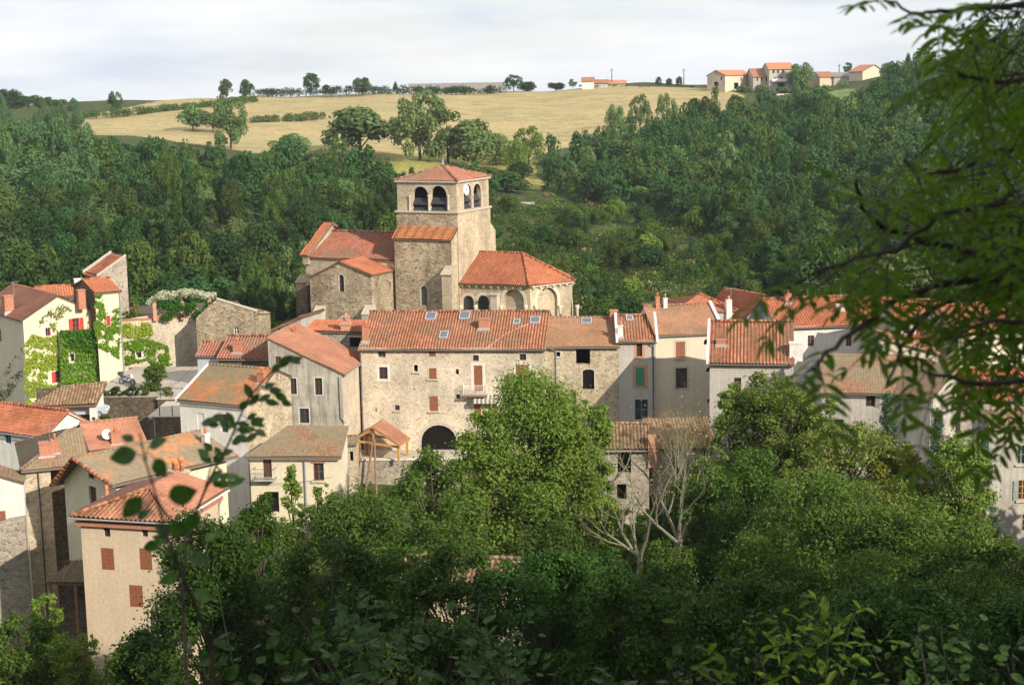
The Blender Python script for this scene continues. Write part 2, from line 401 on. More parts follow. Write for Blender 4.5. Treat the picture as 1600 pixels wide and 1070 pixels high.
        if kind == 'open':
            sw = w * .5
            for side, (x0, x1) in enumerate(((a0 - sw - .03, a0 - .03), (a1 + .03, a1 + sw + .03))):
                if o.get('side', 3) & (1 << side):
                    M = MB(); bx(M, x0, x1, z0 + .01, z1 - .01, -.07, -.025)
                    for zz in (.15, .5, .85): bx(M, x0 + .03, x1 - .03, z0 + h * zz - .05, z0 + h * zz + .05, -.09, -.07)
                    s.one('shutter', col, M)
        if kind == 'door':
            M = MB(); bx(M, a0 + .01, a1 - .01, z0, z1 - .01, .15, .2)
            for k in range(1, 4): bx(M, a0 + w * k / 4 - .01, a0 + w * k / 4 + .01, z0 + .05, z1 - .05, .135, .15)
            dd = s.one('door', col, M)
            M = MB(); bx(M, a1 - w * .2, a1 - w * .12, z0 + h * .42, z0 + h * .5, .08, .134); M.build('handle', METALD, dd)
        if o.get('rail'):
            M = MB(); zr = min(z0 + 1., z1 - .1)
            bx(M, a0 + .005, a1 - .005, zr - .04, zr, -.03, .02); bx(M, a0 + .005, a1 - .005, z0 + .06, z0 + .1, -.03, .02)
            for k in range(1, int(w / .12)): x = a0 + k * .12; bx(M, x - .011, x + .011, z0 + .1, zr - .04, -.02, .01)
            s.one('railing', o['rail'], M)
    # -------- roofs
    def roof(s, pts, mat, style='canal', name='roof', thick=.12, deck=DECK, ridge=(), parent=None):
        pts = [Vector(p) for p in pts]
        n = Vector((0, 0, 0))
        for i in range(len(pts)):
            a, b = pts[i], pts[(i + 1) % len(pts)]; n += a.cross(b)
        n.normalize()
        if n.z < 0: n = -n
        ex = (pts[1] - pts[0]); ex = (ex - n * ex.dot(n)).normalized(); ey = n.cross(ex)
        if ey.z < 0: ex = -ex; ey = -ey
        o = pts[0]; p2 = [((p - o).dot(ex), (p - o).dot(ey)) for p in pts]
        x0, x1 = min(p[0] for p in p2), max(p[0] for p in p2); y0, y1 = min(p[1] for p in p2), max(p[1] for p in p2)
        p, amp, r, saw = {'canal': (.3, .085, .38, .02), 'big': (.33, .08, .42, .025), 'old': (.3, .07, .4, .045), 'flat': (.25, .007, .33, .034), 'brown': (.2, .004, .27, .028), 'far': (2., .0, 2., .0)}[style]
        st = p / 4 if style != 'far' else max((x1 - x0) / 4, .5)
        k0, k1 = math.floor((x0 - .001) / st), math.ceil((x1 + .001) / st)
        xs = [k * st for k in range(k0, k1 + 1)]
        ys = []
        for k in range(math.floor((y0 - .001) / r), math.ceil((y1 + .001) / r)):
            ys += [(k * r + .002, saw), ((k + 1) * r - .002, 0.)]
        wob = random.Random(len(s.parts) + int(x1 * 100)); jit = [wob.uniform(-1, 1) for _ in range(4)]
        bm = bmesh.new(); grid = []
        sag = 0. if style == 'far' else (.03 if style in ('flat', 'brown') else .055)
        jt = 0. if style == 'far' else (.008 if style in ('flat', 'brown') else .016)
        for (y, hy) in ys:
            row = []
            for i, x in enumerate(xs):
                kx = k0 + i
                hx = amp * (1, 0, -1, 0)[kx % 4]
                hz = hx + hy + sag * math.sin(x * .55 + jit[0] * 3 + y * .35) + sag * .6 * math.sin(y * 1.4 + jit[1] * 3) - amp + wob.uniform(-jt, jt)
                row.append(bm.verts.new(o + ex * x + ey * y + n * hz))
            grid.append(row)
        for a, b in zip(grid[:-1], grid[1:]):
            for i in range(len(xs) - 1): bm.faces.new((a[i], a[i + 1], b[i + 1], b[i]))
        cen = sum(pts, Vector()) / len(pts)
        for i in range(len(pts)):
            a, b = pts[i], pts[(i + 1) % len(pts)]
            e = (b - a)
            if e.length < 1e-4: continue
            pn = e.cross(n).normalized()
            if pn.dot(cen - a) > 0: pn = -pn
            bmesh.ops.bisect_plane(bm, geom=bm.verts[:] + bm.edges[:] + bm.faces[:], plane_co=a, plane_no=pn, clear_outer=True, dist=1e-4)
        uvl = bm.loops.layers.uv.new('UVMap')
        for f in bm.faces:
            f.smooth = True
            for l in f.loops:
                d = l.vert.co - o; l[uvl].uv = (d.dot(ex), d.dot(ey))
        # solid deck under the tiles
        dz = -2 * amp - .03
        top = [bm.verts.new(q + n * dz + (cen - q).normalized() * .03) for q in pts]
        bot = [bm.verts.new(q.co + Vector((0, 0, -thick))) for q in top]
        fs = [bm.faces.new(top), bm.faces.new(bot[::-1])]
        for i in range(len(pts)):
            j = (i + 1) % len(pts); fs.append(bm.faces.new((top[i], bot[i], bot[j], top[j])))
        for f in fs: f.material_index = 1
        me = bpy.data.meshes.new(name); bm.to_mesh(me); bm.free()
        me.materials.append(mat); me.materials.append(deck)
        ob = link(name, me, parent or s.root)
        for a, b in ridge: s.ridge(pts[a], pts[b], mat, ob)
        return ob
    def ridge(s, a, b, mat, parent=None, r=.13):
        M = MB(); a = Vector(a); b = Vector(b); L = (b - a).length; n = max(1, int(L / .4))
        for k in range(n):
            p, q = a.lerp(b, k / n), a.lerp(b, (k + 1.05) / n)
            M.tube([p, q], [r * 1.08, r * .94], 8)
        o = M.build('ridge_tiles', mat, parent or s.root, True)
        uv = o.data.uv_layers.new(name='UVMap'); k = 0
        rr = random.Random(3)
        for pl in o.data.polygons:
            u0 = (pl.index // 10) * 1.37
            for l in pl.loop_indices: uv.data[l].uv = (u0, u0 * 1.7)
        return o
    def gutter(s, a, b, mat=None, r=.06, down=None):
        M = MB(); M.tube([a, b], r, 6); g = s.one('gutter', mat or GUT, M)
        return g
    def pipe(s, pts, mat=METALG, r=.05):
        M = MB(); M.tube(pts, r, 6); return s.one('downpipe', mat, M)
    def chimney(s, pl, u, v, w, d, h, mat=BRICK, pots=1, flash=True, cap=None, potmat=POT, name='chimney'):
        p = s.on(pl, u, v); x, y, z = p
        M = MB(); M.box((x - w / 2, y, z - .5), (x + w / 2, y + d, z + h)); c = s.one(name, mat, M)
        M = MB(); M.box((x - w / 2 - .05, y - .05, z + h + .002), (x + w / 2 + .05, y + d + .05, z + h + .1)); M.build('chimney_cap', cap or mat, c)
        if flash:
            M = MB(); M.box((x - w / 2 - .12, y - .14, z - .4), (x + w / 2 + .12, y - .004, z + .1)); M.build('flashing', ZINC, c)
        for k in range(pots):
            M = MB(); px = x - w / 2 + w * (k + .5) / pots
            M.lathe((px, y + d / 2, z + h + .1), [(.13, 0), (.1, .3), (.12, .34), (.12, .42)], 8); M.build('chimney_pot', potmat, c, True)
        return c
    def skylight(s, pl, u0, v0, u1, v1):
        a = s.on(pl, (u0 + u1) / 2, v1); b = s.on(pl, (u0 + u1) / 2, v0)
        l = s.on(pl, u0, (v0 + v1) / 2); r = s.on(pl, u1, (v0 + v1) / 2); c = (a + b) / 2
        hw = (r - l).length / 2 * .92; ey = Vector((0, 1, pl[3])).normalized(); ex = Vector((1, 0, 0)); n = ex.cross(ey)
        hh = abs((b - a).dot(ey)) / 2
        mt = Matrix((ex, ey, n)).transposed().to_4x4(); mt.translation = c
        M = MB(); t = .09
        for q in (((-hw - t, -hh - t, -.1), (-hw, hh + t, .1)), ((hw, -hh - t, -.1), (hw + t, hh + t, .1)), ((-hw, -hh - t, -.1), (hw, -hh, .1)), ((-hw, hh, -.1), (hw, hh + t, .1))): M.box(q[0], q[1], 0, mt)
        f = s.one('skylight', ZINC, M)
        M = MB(); M.box((-hw + .003, -hh + .003, -.08), (hw - .003, hh - .003, .075), 0, mt); M.build('pane', SKYGL, f)
    def antenna(s, pl, u, v, hgt=1.8):
        p = s.on(pl, u, v); M = MB(); x, y, z = p
        M.tube([(x, y, z - .3), (x, y, z + hgt)], .022, 5); M.tube([(x - .7, y - .2, z + hgt - .1), (x + .7, y + .2, z + hgt - .1)], .014, 4)
        for k in range(-4, 5): M.tube([(x + k * .16 - .08, y + k * .045 + .25, z + hgt - .1), (x + k * .16 + .08, y + k * .045 - .25, z + hgt - .1)], .008, 4)
        s.one('antenna', METALG, M)
    # -------- whole houses
    def sides(s, W, D, front, right, back, left, wm, sm, ops):
        g = lambda k: [o[1:] for o in ops if o[0] == k]
        s.wall((0, 0), 0, front, g('f'), wm)
        s.wall((W, 0), 90, right, g('r'), sm or wm, 'wall')
        s.wall((W, D), 180, back, (), sm or wm, 'wall')
        s.wall((0, D), -90, left, g('l'), sm or wm, 'wall')
    def gx(s, uR, vR, ur, vr, k, roofm, style, wm, sm=None, ops=(), ov=.3, vo=.12, D=None, gut=True, W=None, yr=None, corn=None, rr=True, mats2=None):
        W = W or s.on(('y', 0), uR, vR).x; s.k = k
        if style != 'far': s.h += (k + .19) * ov
        if yr is None:
            p = s.on(('ys', 0, s.h, k), ur, vr); yr = p.y
        zr = s.h + k * yr; D = D or 2 * yr; hb = zr - k * (D - yr)
        s.W, s.D, s.yr, s.zr = W, D, yr, zr; h = s.h; e = .1
        s.sides(W, D, [(0, 0), (W, 0), (W, h - e), (0, h - e)], [(0, 0), (D, 0), (D, hb - e), (yr, zr - e), (0, h - e)],
                [(0, 0), (W, 0), (W, hb - e), (0, hb - e)], [(0, 0), (D, 0), (D, h - e), (D - yr, zr - e), (0, hb - e)], wm, sm, ops)
        s.roof([(-vo, -ov, h - k * ov), (W + vo, -ov, h - k * ov), (W + vo, yr, zr), (-vo, yr, zr)], roofm, style)
        kb = k
        if D - yr > .3:
            s.roof([(W + vo, D + ov, hb - k * ov), (-vo, D + ov, hb - k * ov), (-vo, yr, zr), (W + vo, yr, zr)], mats2 or roofm, style if style == 'far' else 'flat')
            if rr: s.ridge((-vo, yr, zr + .02), (W + vo, yr, zr + .02), roofm)
        if gut: s.gutter((-vo, -ov - .06, h - k * ov - .16), (W + vo, -ov - .06, h - k * ov - .16))
        s.pl = ('ys', 0, h, k)
        return s
    def gy(s, ua, va, uR, vR, D, roofm, style, wm, sm=None, ops=(), ov=.35, vo=.3, rm=None, rr=True, gut=True, kb=None):
        R = s.on(('y', 0), uR, vR); A = s.on(('y', 0), ua, va); W, hR = R.x, R.z; xa, za = A.x, A.z; h = s.h; e = .1
        s.W, s.D, s.xa, s.za, s.hR = W, D, xa, za, hR
        kl = (za - h) / xa; kr = (za - hR) / (W - xa); s.kl, s.kr = kl, kr
        s.sides(W, D, [(0, 0), (W, 0), (W, hR - e), (xa, za - e), (0, h - e)], [(0, 0), (D, 0), (D, hR - e), (0, hR - e)],
                [(0, 0), (W, 0), (W, h - e), (W - xa, za - e), (0, hR - e)], [(0, 0), (D, 0), (D, h - e), (0, h - e)], wm, sm, ops)
        b = D + vo
        s.roof([(-ov, b, h - kl * ov), (-ov, -vo, h - kl * ov), (xa, -vo, za), (xa, b, za)], roofm, style)
        s.roof([(W + ov, -vo, hR - kr * ov), (W + ov, b, hR - kr * ov), (xa, b, za), (xa, -vo, za)], rm or roofm, style)
        if rr: s.ridge((xa, -vo, za + .02), (xa, b, za + .02), roofm)
        if gut:
            s.gutter((W + ov + .06, -vo, hR - kr * ov - .16), (W + ov + .06, b, hR - kr * ov - .16))
        s.plr = ('xs', xa, za, -kr); s.pll = ('xs', xa, za, kl)
        return s
    def finish(s):
        for (name, _), (M, mat) in s.parts.items():
            if M.v: M.build(name, mat, s.root)
        s.parts = {}
        return s
# ------------------------------------------------------------------ the long stone house
def R_(*a): return a
BS = dict(col=WBROWN)
H = House('stone_house', 'long pale rubble-stone house with brown shutters, small balcony and striped awning', 'house', 562, 545, 153, -6, 23.2)
H.gx(851, 546, 740, 486, .43, T_MAIN, 'canal', ST_MAIN, W=None, ov=.35, ops=[
 ('f','win',590.6,546,602.5,558,dict(frame=WFRAME,bars=2)), ('f','win',592.5,573.5,605.6,592,dict(trim=TRIMW,tw=.28,bars=3,frame=WDARK)),
 ('f','hole',646.5,570,653,580.5,dict(sill=TRIMS,trim=TRIMW,tw=.1)), ('f','shut',670,546.5,680.6,557,dict(col=WBROWN)),
 ('f','shut',670.5,575,682,592,dict(col=WBROWN,sill=TRIMS)), ('f','hole',712,577,717,585), ('f','win',739,555,748,564,dict(frame=WDARK,bars=1)),
 ('f','shut',740.6,571,753.8,611,dict(col=WBROWN,trim=TRIMW,tw=.3,tb=0)), ('f','win',812,553,822,563,dict(frame=WDARK,lintel=TRIMS,bars=1)),
 ('f','shut',806,570,826,594,dict(col=WBROWN,trim=TRIMW,tw=.25)), ('f','shut',671,619,684.4,642,dict(col=WBROWN,sill=TRIMS)),
 ('f','hole',713,616,718.7,623), ('f','hole',586.4,637.7,588.6,643), ('f','win',617,633,624.4,641,dict(sill=TRIMS,frame=WDARK,bars=1)),
 ('f','hole',646,606,648,609), ('f','shut',741,629,751.5,657,dict(col=WBROWN,arch=.35)), ('f','shut',764,629,774,648,dict(col=WBROWN,arch=.35)),
 ('f','arch',658,664,714,716,dict(arch=1.,dep=.9,frame=ROOM,trim=TRIMS,tw=.3,tb=0))])
MAIN = H
# lower left stretch of ridge: a slightly raised stone head wall and chimneys
H.chimney(H.pl, 570.8, 534, .62, .6, 1.55, BRICK, 1)
H.chimney(H.pl, 756, 514, 1.05, .8, .95, BRICK, 0)
for q in ((666,489,680.6,498.4),(718.7,488,733.7,497.5),(687.7,518.7,699.4,527.5),(803,499.5,812,505.5),(829,496,843,504)): H.skylight(H.pl, *q)
# balcony
a = H.on(('y',0), 724.7, 615); b = H.on(('y',0), 762, 615)
M = MB(); M.box((a.x,-.95,a.z-.14),(b.x,-.003,a.z)); bal = H.one('balcony', WOLD, M)
M = MB()
for x0,y0,x1,y1 in ((a.x,-.93,b.x,-.9),(a.x,-.9,a.x+.03,0),(b.x-.03,-.9,b.x,0)):
    for z in (a.z+.08, a.z+1.0): M.box((x0,y0,z),(x1,y1,z+.04))
k = a.x + .08
while k < b.x: M.box((k,-.925,a.z+.12),(k+.03,-.905,a.z+1.0)); k += .14
for yy in (-.75,-.6,-.45,-.3,-.15):
    for x in (a.x+.005,b.x-.025): M.box((x,yy,a.z+.12),(x+.02,yy+.03,a.z+1.0))
M.build('railing', WHITEW, bal)
# striped awning, folded nearly flat
m_aw, nt, bb = newmat('striped_awning_cloth', .9, .1)
sx = N(nt,'ShaderNodeSeparateXYZ'); nt.links.new(objco(nt), sx.inputs[0])
nt.links.new(ramp(nt, math_(nt,'FRACT', math_(nt,'MULTIPLY', sx.outputs[0], 2.4)), [(.49,(.62,.58,.50)),(.51,(.22,.20,.17))]), bb.inputs['Base Color'])
a = H.on(('y',0), 741, 618); b = H.on(('y',0), 789, 618)
M = MB(); M.add([(a.x,-.003,a.z),(b.x,-.003,a.z),(b.x,-1.0,a.z-.25),(a.x,-1.0,a.z-.25),(a.x,-1.0,a.z-.62),(b.x,-1.0,a.z-.62)],[(0,1,2,3),(3,2,5,4)]); M.prism([(a.x,-.02,a.z+.1),(b.x,-.02,a.z+.1),(b.x,-.25,a.z+.04),(a.x,-.25,a.z+.04)],(0,0,-.12))
H.one('awning', m_aw, M)
M = MB(); c = H.on(('y',0), 687, 700); M.box((c.x-.9,.7,.1),(c.x-.82,.78,c.z+1.6)); M.box((c.x+.5,.7,.1),(c.x+.58,.78,c.z+1.6)); H.one('door_frame', WDARK, M)
H.pipe([(-.05+.25,-.12,H.h-.4),(.2,-.12,0)], ZINC)
z = H.h
M = MB(); M.tube([H.on(H.pl,757,546),H.on(H.pl,790,522),H.on(H.pl,838,500)],.013,5); H.one('roof_cable', WHITEW, M)
H.finish()
# ------------------------------------------------------------------ stone house with the loggia opening
H = House('stone_house', 'narrower golden-stone house with a railed loft opening over a dark arched doorway', 'house', 850, 542, 152, -4, 22.5)
H.gx(967, 539, 905, 496, .40, T_BROWN, 'flat', ST_GOLD, ov=.3, ops=[('f','hole',868.4,549.7,875.4,557,dict(trim=TRIMW,tw=.12)), ('f','hole',900,543.5,922,569,dict(dep=.6,rail=METALG)), ('f','arch',910.6,577,928.4,608,dict(arch=.4,dep=.6,frame=ROOM,trim=TRIMS,tw=.2,tb=0)), ('f','win',893,610,900,632,dict(frame=WDARK))])
H.skylight(H.pl, 909,498,924,504.7); H.pipe([(.75,-.4,H.h-.3),(1.2,-.1,H.h-.6),(1.2,-.1,1)], METALG, .06)
H.chimney(('ys',0,H.h+.2,.4), 959, 500, .8, .7, .9, BRICK, 0, flash=False); H.finish()
# ------------------------------------------------------------------ narrow house with green shutter
H = House('narrow_house', 'tall narrow grey-rendered house with one green shutter and orange brick window surrounds', 'house', 966, 533, 151.5, -2, 22.5)
H.gx(1024.5, 530.5, 1000, 492, .43, T_MAIN, 'canal', PL_ROUGH, ov=.3, ops=[('f','win',994.6,536,1003.4,557,dict(trim=TRIMO,tw=.26,frame=WDARK,single=1)), ('f','shut',993.7,575,1007,603.5,dict(col=WGREEN,trim=TRIMO,tw=.3)), ('f','win',992,624,1012.5,656,dict(frame=WTEAL,bars=2))])
H.skylight(H.pl, 979,494.4,988,499.5)
for x in (-.25, H.W+.02):
    M = MB(); M.prism([(x,-.35,H.h-.3),(x,H.yr,H.zr-.1),(x,H.yr,H.zr+.3),(x,-.35,H.h+.12)],(.24,0,0)); H.one('white_parapet', WHITEW, M)
H.pipe([(H.W-.4,-.4,H.h-.35),(H.W-.25,-.1,H.h-.8),(H.W-.25,-.1,0)], METALD, .06)
H.chimney(H.pl, 969.5, 527, .5, .5, 1.1, PL_WHITE, 1); H.finish()
# ------------------------------------------------------------------ cream house, sun-lit, with round openings
H = House('cream_house', 'cream-rendered house with round attic openings and a plain brown tile roof, half in shadow', 'house', 1024.5, 524, 151.8, 9, 22.5)
H.gx(1124, 512.5, 1065, 476, .45, T_BROWN, 'brown', PL_CREAM, ov=.2, W=6.9, ops=[('f','shut',1056,534,1070,559,dict(col=WBROWN,trim=TRIMS,tw=.2,sill=TRIMS)), ('f','win',1056,575,1074,607,dict(frame=WDARK,trim=TRIMS,tw=.2)), ('f','hole',1099.7,529.6,1110,538.5,dict(arch=1.)), ('f','hole',1103.5,573.5,1113.4,581,dict(arch=1.)), ('f','hole',1105,622,1114,629,dict(arch=1.))])
M = MB(); M.prism([(H.W-.02,-.3,H.h-.2),(H.W-.02,H.yr,H.zr-.1),(H.W-.02,H.yr,H.zr+.28),(H.W-.02,-.3,H.h+.12)],(.3,0,0)); H.one('white_parapet', WHITEW, M)
H.antenna(H.pl,1012,500); H.antenna(H.pl,1040,480); H.chimney(H.pl, 1028, 482, .4, .4, 1.1, BRICK, 1, False); H.chimney(H.pl, 1040, 481, .4, .4, .9, PL_WHITE, 1, False)
H.finish()
H = House('hip_roofed_house', 'house behind the cream house, only its pointed hip roof and white chimney showing', 'house', 1053, 487, 164, 10, 26)
a = H.on(('y',4), 1092, 459)
z0 = H.h; W = 6.8
H.sides(W, 8, *[[(0,0),(w,0),(w,z0-.1),(0,z0-.1)] for w in (W,8,W,8)], PL_GREY, None, [])
H.roof([(-.3,-.3,z0-.1),(W+.3,-.3,z0-.1),(a.x,4,a.z)], T_RED, 'flat'); H.roof([(W+.3,-.3,z0-.1),(W+.3,8.3,z0-.1),(a.x,4,a.z)], T_RED, 'flat')
H.roof([(-.3,8.3,z0-.1),(-.3,-.3,z0-.1),(a.x,4,a.z)], T_RED, 'flat'); H.roof([(W+.3,8.3,z0-.1),(-.3,8.3,z0-.1),(a.x,4,a.z)], T_RED, 'flat')
H.antenna(('y',2),1142,478,2.); H.ridge((W+.3,-.3,z0-.05),(a.x,4,a.z+.05),T_RED)
M = MB(); q = H.on(('y',-.4),1139.5,500); M.box((q.x-.3,-.4,q.z-5),(q.x+.3,.2,q.z+2.2)); c = H.one('chimney', PL_WHITE, M); M = MB(); M.lathe((q.x,-.1,q.z+2.2),[(.16,0),(.12,.4)],8); M.build('chimney_pot', POT, c)
H.finish()
# ------------------------------------------------------------------ right-hand houses
H = House('canal_roofed_house', 'pale house behind the leafy shrubs with a steep canal-tile roof and white verge', 'house', 1109, 567, 139, -9, 22)
H.gx(1240, 566, 1185, 501.5, .55, T_MAIN, 'big', PL_ROUGH, ov=.35, vo=.1, ops=[('f','win',1147,590,1158,612,dict(frame=WDARK)),('f','shut',1190,640,1203,668,dict(col=WGREY))])
M = MB(); M.prism([(-.32,-.4,H.h-.3),(-.32,H.yr,H.zr-.1),(-.32,H.yr,H.zr+.22),(-.32,-.4,H.h+.06)],(.22,0,0)); H.one('white_verge', WHITEW, M)
H.chimney(H.pl, 1127, 540, .9, .6, .45, BRICK, 0); H.chimney(H.pl, 1244, 556, 1.2, .9, 1.1, PL_WHITE, 0, False); H.finish()
H = House('long_house', 'long white house with blue-grey gable and wide orange tile roof behind the hanging branches', 'house', 1215, 512, 158, 6, 24)
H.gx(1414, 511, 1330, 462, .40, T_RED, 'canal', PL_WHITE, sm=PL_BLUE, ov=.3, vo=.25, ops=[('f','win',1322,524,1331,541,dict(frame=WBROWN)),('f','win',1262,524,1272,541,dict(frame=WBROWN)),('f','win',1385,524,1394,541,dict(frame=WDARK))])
H.antenna(H.pl,1313,466,2.2); H.antenna(H.pl,1262,465); H.chimney(H.pl, 1232, 474, .6, .6, .9, BRICK, 1); H.chimney(H.pl, 1313, 484, .7, .6, .5, PL_WHITE, 1)
H.chimney(H.pl, 1352, 500, .5, .5, .5, BRICK, 1); H.finish()
H = House('gabled_annex', 'blue-grey gabled end with orange roof at the left of the long white house', 'house', 1162, 499, 163, 28, 24)
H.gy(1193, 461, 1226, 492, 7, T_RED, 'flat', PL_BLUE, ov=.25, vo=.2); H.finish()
H = House('tall_house', 'tall house with cream plaster side, stone corner and red canal-tile roof with dormer chimney', 'house', 1408, 536, 146, -2, 22)
H.gx(1493, 537, 1470, 468, .52, T_RED, 'canal', ST_GREY, ov=.3, ops=[('f','win',1470,560,1480,580,dict(frame=WDARK)),('f','hole',1471,611,1480,618)])
H.chimney(H.pl, 1493, 509, 1.7, 1.0, .45, PL_WHITE, 0); H.chimney(H.pl, 1420, 520, 1.5, .8, .8, PL_WHITE, 0, False)
H.finish()
H = House('cream_gable_house', 'plain cream plaster gable with sloping top edge under the hanging branches', 'house', 1376, 560, 141, -8, 22)
a = H.on(('y',0),1377,529); b = H.on(('y',0),1440,543); c = H.on(('y',0),1466,560)
Wc = c.x
H.wall((0,0),0,[(0,0),(Wc,0),(Wc,b.z-.6),(b.x,b.z),(0,a.z)],[],PL_CREAM); H.wall((Wc,0),90,[(0,0),(5,0),(5,b.z-.6),(0,b.z-.6)],[],PL_CREAM)
H.wall((Wc,5),180,[(0,0),(Wc,0),(Wc,a.z),(0,b.z-.6)],[],PL_CREAM); H.wall((0,5),-90,[(0,0),(5,0),(5,a.z),(0,a.z)],[],PL_CREAM)
H.roof([(Wc+.2,-.2,b.z-.6),(Wc+.2,5,b.z-.6),(-.1,5,a.z+.14),(-.1,-.2,a.z+.14)], T_FLAT, 'flat'); H.finish()
H = House('hip_roofed_house', 'pale yellow house with red roof at the right end of the village row', 'house', 1498, 520, 143, 14, 22)
H.gx(1640, 505, 1560, 472, .45, T_RED, 'canal', PL_YEL, sm=ST_GREY, ov=.3, ops=[]); H.chimney(H.pl, 1572, 488, .7, .6, .9, BRICK, 1); H.finish()
# house with bent front wall
H = House('bent_front_house', 'low off-white house with a bent front wall and mossy tile roof', 'house', 1285, 610, 128, -10, 22)
W1 = H.on(('y',0),1394,610).x; h = H.h; kk = .42
p2 = H.on(('w',(W1,0),-32),1458,622); W2 = (p2.x-W1)/math.cos(RAD(-32)); h2 = p2.z
H.wall((0,0),0,[(0,0),(W1,0),(W1,h-.1),(0,h-.1)],[('open',1353,614.5,1367,635,dict(col=WGREY,side=2,frame=WDARK)),('win',1305,655,1318,676,dict(frame=WDARK))],PL_GREY)
H.wall((W1,0),-32,[(0,0),(W2,0),(W2,h2-.1),(0,h-.1)],[('hole',1416,634.5,1424,642,dict(trim=BRICKP,tw=.07))],PL_GREY)
q = Vector((W1+W2*math.cos(RAD(-32)), W2*math.sin(RAD(-32)),0))
H.wall((q.x,q.y),62,[(0,0),(5,0),(5,h2+1.6),(0,h2-.1)],[],PL_GREY); H.wall((0,7),-90,[(0,0),(7,0),(7,h-.1),(0,h+2.4)],[],PL_GREY)
e = q + Vector((5*math.cos(RAD(62)),5*math.sin(RAD(62)),h2+1.7))
yr = 5.4; zr = h+kk*yr
H.roof([(-.2,-.3,h-.12),(W1+.05,-.3,h-.12),(W1+1.6,yr,zr),(-.2,yr,zr)], T_MOSS, 'flat')
n2 = Vector((math.sin(RAD(-32)),-math.cos(RAD(-32)),0))*.3
H.roof([(W1+n2.x+.1,n2.y,h-.12),(q.x+n2.x,q.y+n2.y,h2-.12),(e.x,e.y,zr-.5),(W1+1.6,yr,zr)], T_MOSS, 'flat')
H.roof([(W1+1.6,yr+4,h),(-.2,yr+4,h),(-.2,yr,zr),(W1+1.6,yr,zr)], T_MOSS, 'flat')
H.gutter((W1+n2.x,n2.y,h-.3),(q.x+n2.x,q.y+n2.y,h2-.3)); H.gutter((-.2,-.36,h-.3),(W1,-.36,h-.3),METALD)
H.pipe([(q.x+n2.x*.5,q.y+n2.y*.5-.1,h2-.4),(q.x-.2,q.y-.25,h2-1),(q.x-.2,q.y-.25,0)],ZINC); H.finish()
H = House('stone_barn', 'stone-walled building with a bright red canal-tile roof at the right edge', 'house', 1502, 625, 133, 2, 22)
H.gx(1640, 622, 1580, 575, .5, T_RED, 'big', ST_GREY, ov=.3, ops=[('f','hole',1522,700,1536,725)]); H.finish()
H = House('grey_house', 'grey-rendered house cut by the right picture edge with pale green shuttered windows', 'house', 1546, 668, 112, 4, 19)
H.gx(1720, 664, 1600, 640, .4, T_MOSS, 'flat', PL_GREY, ov=.3, ops=[('f','win',1590,696,1603,725,dict(frame=plain('sage_green_frame',(.22,.30,.25)),sill=TRIMS,bars=2,curt=1)),('f','open',1591,750,1606,781,dict(col=plain('sage_green_shutter',(.24,.30,.26)),frame=WNEW,sill=TRIMS,side=1,curt=1)),('f','win',1597,803,1612,830,dict(frame=WNEW))]); H.finish()
# ------------------------------------------------------------------ houses left of the long stone house
H = House('gable_house', 'tall weathered grey house with a long salmon roof falling to the right', 'house', 418, 526.5, 148, -9, 23)
b = H.on(('y',0),534,582.5); W = b.x; D = 9.5; hl = H.h; hr = b.z
H.wall((0,0),0,[(0,0),(W,0),(W,hr-.1),(0,hl-.1)],[('win',430,557,439,568,dict(frame=WDARK,bars=1)),('open',453,591,463.5,616,dict(col=WGREY,frame=WDARK,trim=TRIMW,tw=.1,side=1)),('win',492,590.5,503.6,617,dict(frame=WDARK,trim=TRIMW,tw=.1)),('win',468,638,483,661,dict(frame=WDARK,trim=TRIMW,tw=.1))],PL_STAIN)
H.wall((W,0),90,[(0,0),(D,0),(D,hr-.1),(0,hr-.1)],[],ST_MAIN); H.wall((W,D),180,[(0,0),(W,0),(W,hl-.1),(0,hr-.1)],[],PL_STAIN); H.wall((0,D),-90,[(0,0),(D,0),(D,hl-.1),(0,hl-.1)],[],PL_STAIN)
k = (hr-hl)/W
H.roof([(W+.3,-.12,hr+k*.3),(W+.3,D+.1,hr+k*.3),(-.1,D+.1,hl),(-.1,-.12,hl)], T_FLAT, 'flat')
H.gutter((W+.38,-.1,hr+k*.3-.1),(W+.38,D,hr+k*.3-.1),METALG); H.pipe([(W-.25,-.1,hr-.4),(W-.2,-.1,hr-4.4),(W+.3,-.15,hr-5)],METALG,.06)
H.chimney(('xs',0,hl,k),461,520,.35,.35,.3,BRICK,1,False); H.finish()
H = House('stone_outbuilding', 'ruinous stone outbuilding with a dark opening and ornate brick chimney behind the salmon roof', 'house', 478, 516, 161, -8, 25)
W = H.on(('y',0),572,512).x; D = 5
H.sides(W, D, *[[(0,0),(w,0),(w,H.h),(0,H.h)] for w in (W,D,W,D)], ST_GREY, None, [('f','hole',546,527,564,543,dict(dep=.5,lintel=TRIMS))])
H.roof([(-.2,-.25,H.h+.02),(W+.2,-.25,H.h+.02),(W+.2,D,H.h+.5),(-.2,D,H.h+.5)], T_RED, 'canal')
M = MB(); q = H.on(('y',.6),541,512); x = q.x; z = q.z
for (w,a0,a1) in ((.95,-.6,.35),(1.15,.352,.5),(.85,.502,.75)): M.box((x-w/2,.6-w/2,z+a0),(x+w/2,.6+w/2,z+a1))
for sx_ in (-1,1):
    for sy in (-1,1): M.box((x+sx_*.3-.07,.6+sy*.3-.07,z+.752),(x+sx_*.3+.07,.6+sy*.3+.07,z+1.15))
M.box((x-.45,.15,z+1.152),(x+.45,1.05,z+1.25)); M.lathe((x,.6,z+1.25),[(.14,0),(.1,.35)],8)
H.one('chimney', BRICKP, M); H.finish()
H = House('lean_to_shed', 'grey shed with thin red roof edge left of the church buttress', 'shed', 411, 521, 170, -20, 28)
b = H.on(('y',0),470,493); W = b.x; D = 5
